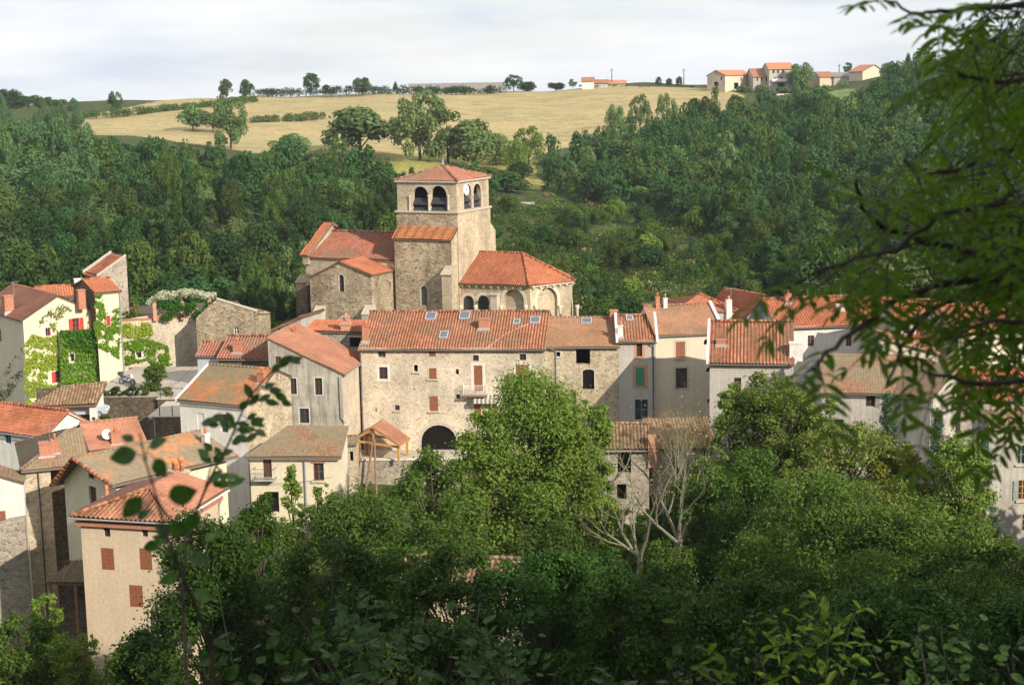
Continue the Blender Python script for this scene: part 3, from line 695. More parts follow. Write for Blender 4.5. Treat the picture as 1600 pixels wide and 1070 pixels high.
H.wall((0,0),0,[(0,0),(W,0),(W,b.z),(0,H.h)],[('hole',434,514,441,521)],PL_GREY); H.wall((W,0),90,[(0,0),(D,0),(D,b.z),(0,b.z)],[],PL_GREY); H.wall((W,D),180,[(0,0),(W,0),(W,H.h),(0,b.z)],[],PL_GREY); H.wall((0,D),-90,[(0,0),(D,0),(D,H.h),(0,H.h)],[],PL_GREY)
k = (b.z-H.h)/W
H.roof([(-.4,D+.2,H.h-.4*k+.1),(-.4,-.25,H.h-.4*k+.1),(W+.3,-.25,b.z+.1),(W+.3,D+.2,b.z+.1)], T_RED, 'canal'); H.finish()
H = House('two_roof_house', 'low blue-grey rendered house with a purple-red canal-tile roof beside the ramp', 'house', 308, 555, 154, -7, 24)
H.gx(362, 555, 330, 534, .38, T_NAVE, 'canal', PL_BLUE, ov=.25); H.finish()
H = House('two_roof_house', 'stone house with a purple-red canal-tile roof carrying one square brick chimney', 'house', 341.5, 560, 152, -7, 24)
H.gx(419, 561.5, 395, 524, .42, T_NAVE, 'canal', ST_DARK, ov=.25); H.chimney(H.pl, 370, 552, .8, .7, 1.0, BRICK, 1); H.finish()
H = House('white_house', 'grey-white rendered house with half-mossy bright orange tile roof and white verge', 'house', 280.5, 624.5, 133, -25, 23)
W = H.on(('y',0),385,628).x; H.gx(385, 628, 384, 573.5, .46, T_LICH2, 'flat', PL_WHITE, sm=ST_GOLD, W=W, D=max(H.on(('x',W),457,663).y,5.), ov=.25, ops=[('f','blind',308.5,645.5,319.5,674,dict(dep=.08)),('f','win',345.5,647,356,675.5,dict(frame=WDARK)),('r','blind',424,613,428,620,dict(dep=.1))])
H.chimney(('ys',0,H.h,.46), 407, 600, .7, .6, .95, BRICK, 1)
M = MB(); M.prism([(-.26,-.3,H.h-.25),(-.26,H.yr,H.zr-.08),(-.26,H.yr,H.zr+.16),(-.26,-.3,H.h+.02)],(.16,0,0)); H.one('white_verge', WHITEW, M); H.finish()
# balcony house
H = House('balcony_house', 'cream house with an iron balcony under a worn red and mossy roof', 'house', 387, 709, 125, -4, 22.5)
b = H.on(('y',0),531,713.5); W = b.x; h = H.h; k = .42
H.wall((0,0),0,[(0,0),(W,0),(W,b.z-.1),(0,h-.1)],[('door',411,714,424.5,746,dict(col=WDARK)),('win',489.5,723.5,506,751,dict(frame=WBROWN,lintel=BRICK,sill=TRIMS,curt=1,bars=2)),('hole',415,768,436,800),('hole',494,779,504,797)],PL_YEL)
pl = ('ys',0,h,k); A = H.on(pl,453,663); B = H.on(pl,537,667); yr = (A.y+B.y)/2
H.wall((W,0),90,[(0,0),(yr,0),(yr,h+k*yr-.1),(0,b.z-.1)],[],PL_YEL)
ang = math.degrees(math.atan2(-yr,-A.x)); L = math.hypot(yr,A.x)
H.wall((W,yr),180,[(0,0),(W-A.x,0),(W-A.x,h+k*yr-.1),(0,h+k*yr-.1)],[],PL_GREY); H.wall((A.x,yr),ang,[(0,0),(L,0),(L,h-.1),(0,h+k*yr-.1)],[],PL_GREY)
H.roof([(-.25,-.35,h-k*.35),(W+.2,-.35,h-k*.35),(W+.2,yr,h+k*yr),(A.x-.15,yr,h+k*yr)], T_MOSS, 'flat')
H.gutter((-.25,-.42,h-k*.35-.18),(W+.2,-.42,h-k*.35-.18)); q = H.on(('y',0),477,740); H.pipe([(q.x,-.12,h-.5),(q.x,-.12,0)],METALG,.07); H.pipe([(.15,-.3,h-.4),(.12,-.1,h-.9),(.12,-.1,0)],METALD,.05)
a = H.on(('y',0),400,746); b2 = H.on(('y',0),433,746)
M = MB(); M.box((a.x,-.8,a.z-.12),(b2.x,-.003,a.z)); bal = H.one('balcony', ZINC, M)
M = MB()
for z in (a.z+.08,a.z+.9):
    M.box((a.x,-.78,z),(b2.x,-.755,z+.03)); M.box((a.x,-.755,z),(a.x+.025,0,z+.03)); M.box((b2.x-.025,-.755,z),(b2.x,0,z+.03))
x = a.x+.06
while x < b2.x: M.box((x,-.775,a.z+.1),(x+.016,-.757,a.z+.9)); x += .13
M.build('railing', METALD, bal); H.finish()
# stone lower wall with terrace, right of the balcony house
H = House('terrace_wall', 'rubble retaining wall with pale stone coping carrying the terrace in front of the long house', 'wall', 534, 719, 148.6, -4, 18)
W = H.on(('y',0),728,719).x
H.sides(W, 15, *[[(0,0),(w,0),(w,H.h),(0,H.h)] for w in (W,4.6,W,4.6)], ST_GREY, None, [])
M = MB(); M.box((-.1,-.12,H.h+.004),(W+.1,.5,H.h+.14)); H.one('coping', TRIMW, M)
M = MB(); M.box((0,.5,H.h+.002),(W,4.6,H.h+.03)); H.one('paving', TRIMS, M); H.finish(); TW = H
H = House('stone_hut', 'small stone lean-to with clay tile edge squeezed between balcony house and timber canopy', 'shed', 534, 693, 147, -4, 22)
H.gx(556, 692, 545, 681, .35, T_MOSS, 'flat', ST_GOLD, ov=.15, D=3, ops=[('f','hole',546.5,705,552,720)]); H.finish()
# timber canopy
H = House('timber_canopy', 'open canopy of new golden timber with a small salmon tile roof', 'canopy', 557, 682, 148.4, -14, 23)
A = H.on(('y',0),583,665); R = H.on(('y',0),622,692); L0 = Vector((0,0,H.h)); D = 3.2
kl = (A.z-H.h)/A.x; kr = (A.z-R.z)/(R.x-A.x); zt = TW.L2W((0,0,TW.h+.03)).z - H.o.z
H.roof([(-.3,D,H.h-.3*kl),(-.3,-.4,H.h-.3*kl),(A.x,-.4,A.z),(A.x,D,A.z)], T_FLAT, 'flat', deck=WNEW); H.roof([(R.x+.3,-.4,R.z-.3*kr),(R.x+.3,D,R.z-.3*kr),(A.x,D,A.z),(A.x,-.4,A.z)], T_FLAT, 'flat', deck=WNEW)
for y in (0,D-.4):
    M = MB(); M.tube([(-.2,y,H.h-.42),(R.x+.2,y,min(R.z,H.h)-.42)],.13,4); M.tube([(-.2,y,H.h-.35),(A.x,y,A.z-.3)],.1,4); M.tube([(R.x+.2,y,R.z-.35),(A.x,y,A.z-.3)],.1,4); M.tube([(A.x,y,H.h-.4),(A.x,y,A.z-.35)],.1,4); H.one('truss', WNEW, M)
for x,y in ((.1,0),(.1,D-.4),(R.x,0),(R.x,D-.4)):
    M = MB(); M.box((x-.1,y-.1,zt),(x+.1,y+.1,H.h-.5)); H.one('post', WNEW, M)
H.finish()
e0 = H
for i,(u0,v0,u1,v1,lb) in enumerate(((583,686,566,776,'brown pole leaning left under the timber canopy'),(585,686,588,760,'brown upright pole under the timber canopy'))):
    a = P(u0,v0,147.2); b = P(u1,v1,146.2); b.z = min(b.z, 19.)
    M = MB(); M.tube([a,a.lerp(b,.5),b],[.1,.11,.12],7); tag(M.build('prop_pole', WOLD), lb, 'pole', 'prop poles under the timber canopy')
# ------------------------------------------------------------------ left edge of the village
H = House('ivy_house', 'house with yellow-green ivy on its sunlit gable and red shutters', 'house', 35.5, 498, 160, 38, 24)
H.gy(89.5, 461, 144, 483, 13, T_FLAT, 'flat', PL_YEL, sm=PL_CREAM, ov=.3, vo=.2, ops=[('f','open',113.5,497,124.5,519,dict(col=WRED,frame=WRED)),('f','win',71,512,79,525,dict(frame=WRED,bars=1,trim=TRIMW,tw=.12)),('f','hole',74.5,485.5,76.5,490),('f','open',86,580,95,597,dict(col=WRED,frame=WRED,side=1)),('l','shut',-8,513,2,532,dict(col=WBROWN))])
H.chimney(H.pll, 15.5, 488, 1.0, .9, 1.7, BRICK, 0); H.chimney(H.plr, 129, 476, .8, .7, 1.5, BRICK, 0, False); H.antenna(H.pll,22,462,1.6); IVY = H; H.finish()
H = House('ivy_wing', 'flat-topped wing completely covered in dark and light ivy below the red shutters', 'house', 93, 521, 161.6, 36, 24)
W = H.on(('y',0),173,516).x; D = 1.5
H.sides(W, D, *[[(0,0),(w,0),(w,H.h),(0,H.h)] for w in (W,D,W,D)], PL_GREY, None, [('f','hole',109,552.5,116,564.5,dict(trim=TRIMW,tw=.12))])
M = MB(); M.box((0.02,.02,H.h+.003),(W-.02,D-.02,H.h+.05)); H.one('terrace_floor', BRICK, M); WING = H; H.finish()
H = House('ivy_house', 'slim cream house with orange roof, dark stone side and ivy round a single red shutter', 'house', 148, 456, 163, 34, 24)
W = H.on(('y',0),187,450).x; z = H.h; a = H.on(('x',0),106,468); Dl = min(max(a.y,3.),7.)
H.sides(W, Dl, [(0,0),(W,0),(W,z),(0,z)],[(0,0),(Dl,0),(Dl,z),(Dl/2,z+.9),(0,z)],[(0,0),(W,0),(W,z),(0,z)],[(0,0),(Dl,0),(Dl,z),(Dl/2,z+.9),(0,z)],PL_YEL,ST_DARK,[('f','shut',166,493,172.5,509,dict(col=WRED))])
H.roof([(-.2,-.25,z),(W+.2,-.25,z),(W+.2,Dl/2,z+1.),(-.2,Dl/2,z+1.)],T_RED,'canal',ridge=((3,2),)); H.roof([(W+.2,Dl+.25,z),(-.2,Dl+.25,z),(-.2,Dl/2,z+1.),(W+.2,Dl/2,z+1.)],T_RED,'flat')
H.pipe([(W-.1,-.1,z-.3),(W-.1,-.1,0)],METALG,.06); SLIM = H; H.finish()
H = House('back_house', 'house behind the ivy houses showing only its red tile roof and white chimney', 'house', 58, 466, 172, 20, 26)
H.gx(128, 462, 95, 446, .36, T_RED, 'flat', PL_GREY, ov=.2, D=9); H.chimney(('ys',0,H.h,.36),123.5,452,.9,.8,1.1,PL_WHITE,0,False); H.finish()
H = House('stone_tower_barn', 'tall stone barn with a single steep roof slope rising to the right', 'barn', 155, 430, 172, 33, 26)
b = H.on(('y',0),197,400); W = b.x; D = 5; h0 = H.h; h1 = b.z
H.wall((0,0),0,[(0,0),(W,0),(W,h1),(0,h0)],[],ST_GREY); H.wall((W,0),90,[(0,0),(D,0),(D,h1),(0,h1)],[],ST_GREY); H.wall((W,D),180,[(0,0),(W,0),(W,h0),(0,h1)],[],ST_GREY); H.wall((0,D),-90,[(0,0),(D,0),(D,h0),(0,h0)],[('hole',142,431,149,440)],ST_DARK)
k = (h1-h0)/W
H.roof([(-.3,D+.05,h0-.3*k-.1),(-.3,.35,h0-.3*k-.1),(W-.05,.35,h1-.1),(W-.05,D+.05,h1-.1)],T_RED,'canal')
M = MB()
for y in (0,D): M.prism([(-.25,y,h0-.25*k-.05),(W,y,h1+.0),(W,y,h1+.2),(-.25,y,h0-.25*k+.2)],(0,.34,0))
H.one('coping', TRIMS, M); H.finish()
# open garage shed
H = House('open_shed', 'open cart shed with sagging old lichen-covered canal-tile roof', 'shed', 48, 631, 141, 4, 24)
W = H.on(('y',0),146,627).x; pl = ('ys',0,H.h,.5); a = H.on(pl,125,602); yr = a.y; zr = a.z
H.roof([(-.3,-.3,H.h-.15),(W+.3,-.3,H.h-.15),(W+.9,yr,zr+.25),(2.4,yr,zr-.1)],T_OLD,'old',ridge=((3,2),))
H.wall((W,0),78,[(0,H.h-2.8),(yr,H.h-2.8),(yr,zr),(0,H.h-.2)],[],PL_WHITE); H.wall((W,yr),180,[(0,0),(W,0),(W,zr-.2),(0,zr)],[],ST_DARK); H.wall((0,yr),-90,[(0,0),(yr,0),(yr,H.h-.2),(0,H.h)],[],ST_DARK)
for u in (49,97,145):
    q = H.on(('y',0),u,640); M = MB(); M.box((q.x-.32,.02,H.h-2.77),(q.x+.32,.6,H.h-.3)); H.one('pillar', PL_WHITE, M)
M = MB(); M.box((-.4,-.6,0),(W+.4,yr,H.h-2.78)); H.one('floor_slab', TRIMS, M)
H.finish(); SHED = H
# parked car inside the shed
def car(loc, rz, label, col):
    r = empty('parked_car', loc, rz, label, 'car')
    prof = [(-2.0,.35),(-2.05,.75),(-1.9,.95),(-1.45,1.02),(-.95,1.42),(.55,1.45),(1.25,1.0),(1.95,.85),(2.1,.6),(2.05,.35)]
    M = MB(); n = len(prof); M.add([(x,y*(.82 if z>1.05 else 1),z) for y in (-.85,.85) for x,z in prof],[tuple(range(n)),tuple(range(2*n-1,n-1,-1))]+[(i,i+n,(i+1)%n+n,(i+1)%n) for i in range(n)])
    M.build('body', plain('car_paint_'+label[:5].strip(),col,.3,.05,2,.5), r)
    for y in (-1,1):
        M = MB(); M.prism([(-1.3,y*.8,1.02),(-.9,y*.72,1.36),(.5,y*.72,1.38),(1.1,y*.8,1.02)],(0,y*.03,0)); M.build('side_window', GLASS, r)
        for x in (-1.25,1.3):
            M = MB(); M.tube([(x,y*.62,.32),(x,y*.88,.32)],.32,14); w = M.build('wheel', METALD, r)
            M = MB(); M.tube([(x,y*.87,.32),(x,y*.9,.32)],.19,10); M.build('rim', METALG, w)
        M = MB(); M.box((2.0,y*.55-.15,.62),(2.1,y*.55+.15,.78)); M.build('headlight', WHITEW, r)
q = P(129,655,141.5)
car((q.x,q.y+1.4,q.z), RAD(6), 'pale silver car parked inside the open tile-roofed shed', (.42,.46,.52))
H = House('white_gable_house', 'house with white sunlit gable and orange-red canal-tile roof cut by the left edge', 'house', 69, 678, 130, -29, 23)
a = H.on(('x',0),105,641); b = H.on(('x',0),147,662); H.D2 = b.y; yr = a.y; zr = a.z; h = H.h; D = b.y; hb = b.z; Wn = 9
H.sides_ = None
H.wall((-Wn,0),0,[(0,0),(Wn,0),(Wn,h-.1),(0,h-.1)],[('win',7,679,17,693,dict(frame=plain('blue_frame',(.15,.3,.42)),bars=1))],PL_WHITE)
H.wall((0,0),90,[(0,0),(D,0),(D,hb-.08),(yr,zr-.08),(0,h-.08)],[],PL_WHITE)
H.wall((0,D),180,[(0,0),(Wn,0),(Wn,hb-.1),(0,hb-.1)],[],PL_WHITE); H.wall((-Wn,D),-90,[(0,0),(D,0),(D,h-.1),(D-yr,zr-.1),(0,hb-.1)],[],PL_WHITE)
k = (zr-h)/yr
H.roof([(-Wn,-.3,h-.3*k),(.12,-.3,h-.3*k),(.12,yr,zr),(-Wn,yr,zr)],T_RED,'canal'); k2=(zr-hb)/(D-yr)
H.roof([(.12,D+.3,hb-.3*k2),(-Wn,D+.3,hb-.3*k2),(-Wn,yr,zr),(.12,yr,zr)],T_RED,'canal'); H.ridge((-Wn,yr,zr+.03),(.12,yr,zr+.03),T_RED)
H.gutter((-Wn,-.4,h-.3*k-.15),(.1,-.4,h-.3*k-.15),METALG); H.finish()
H = House('salmon_roofed_house', 'low house with a smooth salmon roof carrying a white satellite dish', 'house', 141, 704, 122, 24, 23)
W = H.on(('y',0),229,689).x
H.gx(229, 689, 115, 674, .30, T_FLAT, 'flat', PL_CREAM, W=W, ov=.2, yr=4.4)
H.chimney(H.pl, 182, 695, .75, .6, 1.0, BRICK, 1)
q = H.on(H.pl,168,692); M = MB(); n = 16; R0 = .42
ax = H.W2L(Vector((.45,-.86,.25)),True).normalized(); sx_ = ax.orthogonal().normalized(); sy_ = ax.cross(sx_); c0 = q+Vector((0,0,.75))
vs = [c0 - ax*.1]+[c0+(sx_*math.cos(2*math.pi*k/n)+sy_*math.sin(2*math.pi*k/n))*R0*.6-ax*.05 for k in range(n)]+[c0+(sx_*math.cos(2*math.pi*k/n)+sy_*math.sin(2*math.pi*k/n))*R0+ax*.03 for k in range(n)]
M.add(vs,[(0,1+k,1+(k+1)%n) for k in range(n)]+[(1+k,1+n+k,1+n+(k+1)%n,1+(k+1)%n) for k in range(n)]); M.tube([c0-ax*.1,c0-ax*.3+Vector((0,0,-.5))],.03,5); M.tube([c0-sy_*.4,c0+ax*.4],.015,5)
d_ = M.build('satellite_dish', WHITEW, None, True); d_.matrix_world = Matrix.Translation(H.o) @ Matrix.Rotation(H.az,4,'Z'); tag(d_,'round white satellite dish on the salmon roof','satellite dish'); H.finish()
# stone house with hip roof
H = House('stone_house', 'stone house with a mossy hip roof and big paired brick chimney at lower left', 'house', 37, 731, 112, 20, 22)
W = H.on(('y',0),78,725).x; h = H.h; Wf = W+2.6
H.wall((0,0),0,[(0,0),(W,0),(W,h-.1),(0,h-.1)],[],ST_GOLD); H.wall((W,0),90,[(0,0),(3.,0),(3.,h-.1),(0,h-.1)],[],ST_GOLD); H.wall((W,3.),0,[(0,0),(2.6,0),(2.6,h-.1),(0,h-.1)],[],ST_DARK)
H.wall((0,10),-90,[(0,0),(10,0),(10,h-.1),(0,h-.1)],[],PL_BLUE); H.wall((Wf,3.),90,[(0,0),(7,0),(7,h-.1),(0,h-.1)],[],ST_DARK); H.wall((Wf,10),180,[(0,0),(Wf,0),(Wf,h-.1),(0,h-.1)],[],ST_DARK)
k = .38; yr = 4.6; zr = h+k*yr
H.roof([(-.25,-.3,h-.1),(Wf+.2,-.3,h-.1),(Wf+.2,yr,zr),(3.6,yr,zr)],T_MOSS,'flat'); H.roof([(-.25,9.5,h-.1),(-.25,-.3,h-.1),(3.6,yr,zr)],T_MOSS,'flat'); H.roof([(Wf+.2,9.5,h-.1),(-.25,9.5,h-.1),(3.6,yr,zr),(Wf+.2,yr,zr)],T_MOSS,'flat')
H.ridge((-.25,-.3,h-.02),(4.2,yr,zr+.03),T_MOSS); H.gutter((-.2,-.38,h-.25),(Wf,-.38,h-.25)); H.pipe([(W-.9,-.12,h-.3),(W-.9,-.12,0)],METALD,.05)
H.antenna(('ys',0,h,k),79,700,2.); H.chimney(('ys',0,h,k), 73, 714, 1.0, .8, 1.0, BRICK, 0); H.chimney(('ys',0,h,k), 87, 709, .55, .6, 1.0, BRICK, 1); H.finish()
H = House('garden_wall', 'rounded old rubble wall below the stone house, half in shadow', 'wall', -60, 830, 106, 12, 22)
W = H.on(('y',0),38,806).x; M = MB()
H.wall((0,0),0,[(0,0),(W,0),(W,H.h+.6),(W*.75,H.h+.5),(W*.4,H.h-.1),(0,H.h-.4)],[],ST_GREY); H.wall((W,0),90,[(0,0),(1.,0),(1.,H.h+.6),(0,H.h+.6)],[],ST_GREY); H.wall((W,1),180,[(0,0),(W,0),(W,H.h-.4),(W*.6,H.h-.1),(W*.25,H.h+.5),(0,H.h+.6)],[],ST_GREY)
M.add([(0,0,H.h-.4),(W*.4,0,H.h-.1),(W*.75,0,H.h+.5),(W,0,H.h+.6),(0,1,H.h-.4),(W*.4,1,H.h-.1),(W*.75,1,H.h+.5),(W,1,H.h+.6)],[(0,1,5,4),(1,2,6,5),(2,3,7,6)]); H.one('coping',ST_GREY,M); H.finish()
H = House('white_shed', 'plain pale grey rendered lean-to with brown door at the far left edge', 'shed', -50, 740, 109, 14, 22)
b = H.on(('y',0),36,738+16); W = b.x; D=3.
H.wall((0,0),0,[(0,0),(W,0),(W,b.z),(0,H.h+.6)],[('shut',-2,798,9,817,dict(col=WBROWN))],PL_WHITE); H.wall((W,0),90,[(0,0),(D,0),(D,b.z),(0,b.z)],[],PL_WHITE); H.wall((W,D),180,[(0,0),(W,0),(W,H.h+.6),(0,b.z)],[],PL_WHITE)
H.roof([(W+.1,-.15,b.z+.05),(W+.1,D,b.z+.05),(-.2,D,H.h+.7),(-.2,-.15,H.h+.7)],T_MOSS,'flat'); H.finish()
# yellow gable house
H = House('yellow_gable_house', 'pale yellow house with shaded front gable, deep eaves and patchy mossy and orange roof', 'house', 100, 747, 108, -42, 20.5)
H.gy(128, 713, 181, 749, 9.5, T_LICH, 'flat', PL_YEL, ov=.55, vo=.75, ops=[('f','win',138,729,147,747.5,dict(frame=WDARK,single=1)),('f','door',139.5,760,150.5,789,dict(col=WDARK,sill=TRIMS)),('r','win',284,742,290,758,dict(frame=WDARK))])
H.ridge((-.55,-.78,H.h-H.kl*.55),(H.xa,-.78,H.za+.02),T_RED); H.ridge((H.W+.55,-.78,H.hR-H.kr*.55),(H.xa,-.78,H.za+.02),T_RED); H.chimney(H.plr, 318, 694, .45, .45, .7, PL_WHITE, 1, False); H.finish()
M = MB()
# peach house bottom left
H = House('peach_house', 'tall peach-rendered house with brown shutters and striped hip roof at lower left', 'house', 125, 808, 96, -14, 19)
W = H.on(('y',0),266,810).x; D = 7.4; A = H.on(('y',3.6),228,760); H.h += (.5+.28)*.45; h = H.h; k = (A.z-h)/3.6
H.sides(W, D, *[[(0,0),(w,0),(w,h-.12),(0,h-.12)] for w in (W,D,W,D)], PL_PEACH, None, [('f','win',162,824.5,172,838.5,dict(frame=WDARK,bars=1,curt=1)),('f','win',221.6,824.5,231,838.5,dict(frame=WDARK,bars=1)),('f','shut',158,856,178,890,dict(col=WBROWN)),('f','shut',218,856.5,237,890,dict(col=WBROWN)),('f','shut',202,914,223,948,dict(col=WBROWN)),('r','win',321,801,325,812,dict(frame=WBROWN,single=1))])
x = W/2; zt = A.z; o = .45
H.roof([(-o,-o,h-k*o),(W+o,-o,h-k*o),(x,3.6,zt)],T_MAIN,'big'); kr = (zt-h)/(W/2)
H.roof([(W+o,-o,h-k*o),(W+o,D+o,h-k*o),(x,D+o,zt),(x,3.6,zt)],T_FLAT,'flat'); H.roof([(-o,D+o,h-k*o),(-o,-o,h-k*o),(x,3.6,zt),(x,D+o,zt)],T_FLAT,'flat')
H.ridge((W+o,-o,h-k*o),(x,3.6,zt),T_FLAT); H.ridge((-o,-o,h-k*o),(x,3.6,zt),T_MAIN); H.ridge((x,3.6,zt),(x,D+o,zt),T_FLAT)
M = MB()
for (a,b) in (((-.25,-.25),(W+.25,-.003)),((W+.003,-.003),(W+.25,D))): M.box((a[0],a[1],h-.85),(b[0],b[1],h-.55))
H.one('brick_cornice', BRICK, M); H.gutter((-o,-o-.07,h-k*o-.2),(W+o,-o-.07,h-k*o-.2),METALG); H.gutter((W+o+.07,-o,h-k*o-.2),(W+o+.07,D+o,h-k*o-.2),WHITEW)
H.pipe([(W+.3,D-.3,h-.7),(W+.08,D-.3,h-1.2),(W+.08,D-.3,0)],ZINC)
H.finish()
H = House('chimney_stack', 'broad pink brick chimney with a cluster of clay pots in front of the patchy roof', 'chimney', 262, 737, 103.5, -30, 27)
M = MB(); M.box((0,0,0),(1.25,.8,H.h)); H.one('stack', BRICKP, M); M = MB(); M.box((-.06,-.06,H.h+.002),(1.31,.86,H.h+.12)); H.one('chimney_cap', TRIMS, M)
for i,(px,py) in enumerate(((.2,.4),(.5,.25),(.8,.5),(1.05,.3))):
    M = MB(); M.lathe((px,py,H.h+.12),[(.13,0),(.11,.45),(.14,.5),(.13,.55)] if i!=2 else [(.12,0),(.12,.6),(.2,.65),(.22,.85),(.05,.95)],9); H.one('chimney_pot', POT, M, None, True)
H.finish()
H = House('chimney_stack', 'slim pink brick chimney rising beside the shaded yellow gable', 'chimney', 157, 776, 101.5, -35, 27)
M = MB(); M.box((0,0,0),(.62,.6,H.h)); H.one('stack', BRICKP, M); M = MB(); M.lathe((.31,.3,H.h),[(.16,0),(.1,.5),(.14,.55),(.1,.8)],9); H.one('chimney_pot', POT, M); H.finish()
H = House('lean_to_shed', 'dark open lean-to with a rusty red tile roof tucked behind the peach house', 'shed', 74, 905, 103, -8, 22)
W = H.on(('y',0),136,911).x; pl = ('ys',0,H.h,.5); a = H.on(pl,115,873)
H.roof([(-.1,-.2,H.h-.05),(W,-.2,H.h-.05),(W,a.y,a.z),(1.2,a.y,a.z)],T_MOSS,'canal'); H.wall((W,a.y),180,[(0,0),(W,0),(W,a.z-.1),(0,a.z-.1)],[],ST_DARK)
for x in (.15,W-.9): 
    M = MB(); M.box((x-.08,0,0),(x+.08,.16,H.h-.15)); H.one('post', WOLD, M)
M = MB(); M.box((1.2,.4,0.),(3.4,.9,1.0)); H.one('work_bench', WGREY, M); H.finish()
# ------------------------------------------------------------------ terrace left of centre
H = House('retaining_wall', 'high sunlit rubble wall of the raised garden, ivy on its left part', 'wall', 186, 502, 168, 17, 25)
W = H.on(('y',0),311,489).x; q = H.on(('y',0),291,497)
H.wall((0,0),0,[(0,0),(W,0),(W,H.h+.9),(q.x,q.z),(0,H.h)],[('hole',213,550,221,559,dict(trim=TRIMW,tw=.2)),('door',201.5,574,213,594,dict(col=WBROWN))],ST_MAIN); H.wall((W,0),90,[(0,0),(.8,0),(.8,H.h+.9),(0,H.h+.9)],[],ST_MAIN); H.wall((W,.8),180,[(0,0),(W,0),(W,H.h),(0,H.h+.9)],[],ST_MAIN)
M = MB(); M.prism([(-.05,-.08,H.h+.003),(q.x,-.08,q.z+.003),(q.x,-.08,q.z+.12),(-.05,-.08,H.h+.12)],(0,1.,0)); H.one('tile_coping', BRICK, M); RW = H; H.finish()
M = MB(); 
H = House('garden_bed', 'raised garden soil behind the high rubble wall', 'garden', 186, 502, 168, 17, 25)
M.box((.1,.85,0),(W+6,14,H.h-.35)); H.one('soil', plain('garden_soil',(.10,.075,.045),.95), M); H.finish()
H = House('stone_barn', 'grey stone gable with white-framed window at the end of the rubble garden wall', 'barn', 306, 497, 166, -14, 25)
A = H.on(('y',0),338,468); B = H.on(('y',0),399,487); W = B.x; D = 4
H.wall((0,0),0,[(0,0),(W,0),(W,B.z),(A.x,A.z),(0,H.h)],[('win',365,511,373,526,dict(frame=WHITEW,bars=3))],ST_CH); H.wall((W,0),90,[(0,0),(D,0),(D,B.z-.6),(0,B.z)],[],ST_CH); H.wall((W,D),180,[(0,0),(W,0),(W,H.h-.6),(W-A.x,A.z-.9),(0,B.z-.6)],[],ST_CH); H.wall((0,D),-90,[(0,0),(D,0),(D,H.h),(0,H.h-.6)],[],ST_CH)
H.roof([(W+.1,.3,B.z-.25),(W+.1,D,B.z-.7),(A.x,D,A.z-.95),(A.x,.3,A.z-.3)],T_MOSS,'flat'); H.roof([(-.1,D,H.h-.7),(-.1,.3,H.h-.25),(A.x,.3,A.z-.3),(A.x,D,A.z-.95)],T_MOSS,'flat')
M = MB(); M.prism([(A.x,-.08,A.z+.01),(W+.1,-.08,B.z+.01),(W+.1,-.08,B.z+.14),(A.x,-.08,A.z+.14)],(0,.5,0)); H.one('coping',TRIMS,M); H.finish()
# yard retaining walls
H = House('retaining_wall', 'dark overgrown wall under the yard where the motorcycle stands', 'wall', 130, 622, 150, -4, 22)
W = H.on(('y',0),246,612).x
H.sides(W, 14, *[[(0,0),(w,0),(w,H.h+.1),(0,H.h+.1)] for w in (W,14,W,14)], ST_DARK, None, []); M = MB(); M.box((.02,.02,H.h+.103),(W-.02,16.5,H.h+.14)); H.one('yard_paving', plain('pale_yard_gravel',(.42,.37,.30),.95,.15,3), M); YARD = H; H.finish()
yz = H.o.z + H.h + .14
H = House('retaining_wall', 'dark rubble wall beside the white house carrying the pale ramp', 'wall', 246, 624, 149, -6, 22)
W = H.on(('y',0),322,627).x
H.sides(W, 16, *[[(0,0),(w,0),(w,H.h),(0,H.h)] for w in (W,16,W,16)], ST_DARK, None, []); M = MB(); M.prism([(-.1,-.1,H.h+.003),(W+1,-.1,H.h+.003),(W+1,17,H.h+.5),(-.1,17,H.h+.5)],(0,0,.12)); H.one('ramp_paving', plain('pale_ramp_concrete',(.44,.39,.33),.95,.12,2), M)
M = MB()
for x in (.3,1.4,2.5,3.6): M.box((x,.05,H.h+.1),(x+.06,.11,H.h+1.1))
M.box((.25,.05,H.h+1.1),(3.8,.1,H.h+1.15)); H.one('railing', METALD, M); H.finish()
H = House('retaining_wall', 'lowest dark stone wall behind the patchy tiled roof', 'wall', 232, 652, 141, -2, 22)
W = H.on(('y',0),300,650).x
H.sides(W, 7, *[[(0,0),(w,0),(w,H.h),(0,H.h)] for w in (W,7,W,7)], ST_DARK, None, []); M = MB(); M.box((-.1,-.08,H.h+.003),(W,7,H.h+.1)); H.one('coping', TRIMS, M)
M = MB()
for x in (1.,2.2,3.): M.box((x,.1,H.h+.1),(x+.08,.18,H.h+1.)); 
H.one('fence_posts', METALD, M); H.finish()
# street lamp
q = P(243.5,700,139); zt = P(243.5,655,139).z
r = empty('street_lamp', (q.x,q.y,19), 0, 'slim grey street lamp in front of the dark stone walls', 'street lamp')
M = MB(); M.tube([(0,0,0),(0,0,zt-19)],[.07,.05],8); M.tube([(0,0,zt-19),(-.1,-.3,zt-18.7),(-.15,-.7,zt-18.65)],.03,6); M.build('pole', METALG, r)
M = MB(); M.lathe((-.15,-.8,zt-18.85),[(.08,0),(.2,.1),(.12,.25),(.03,.3)],10); M.build('lamp_head', METALG, r)
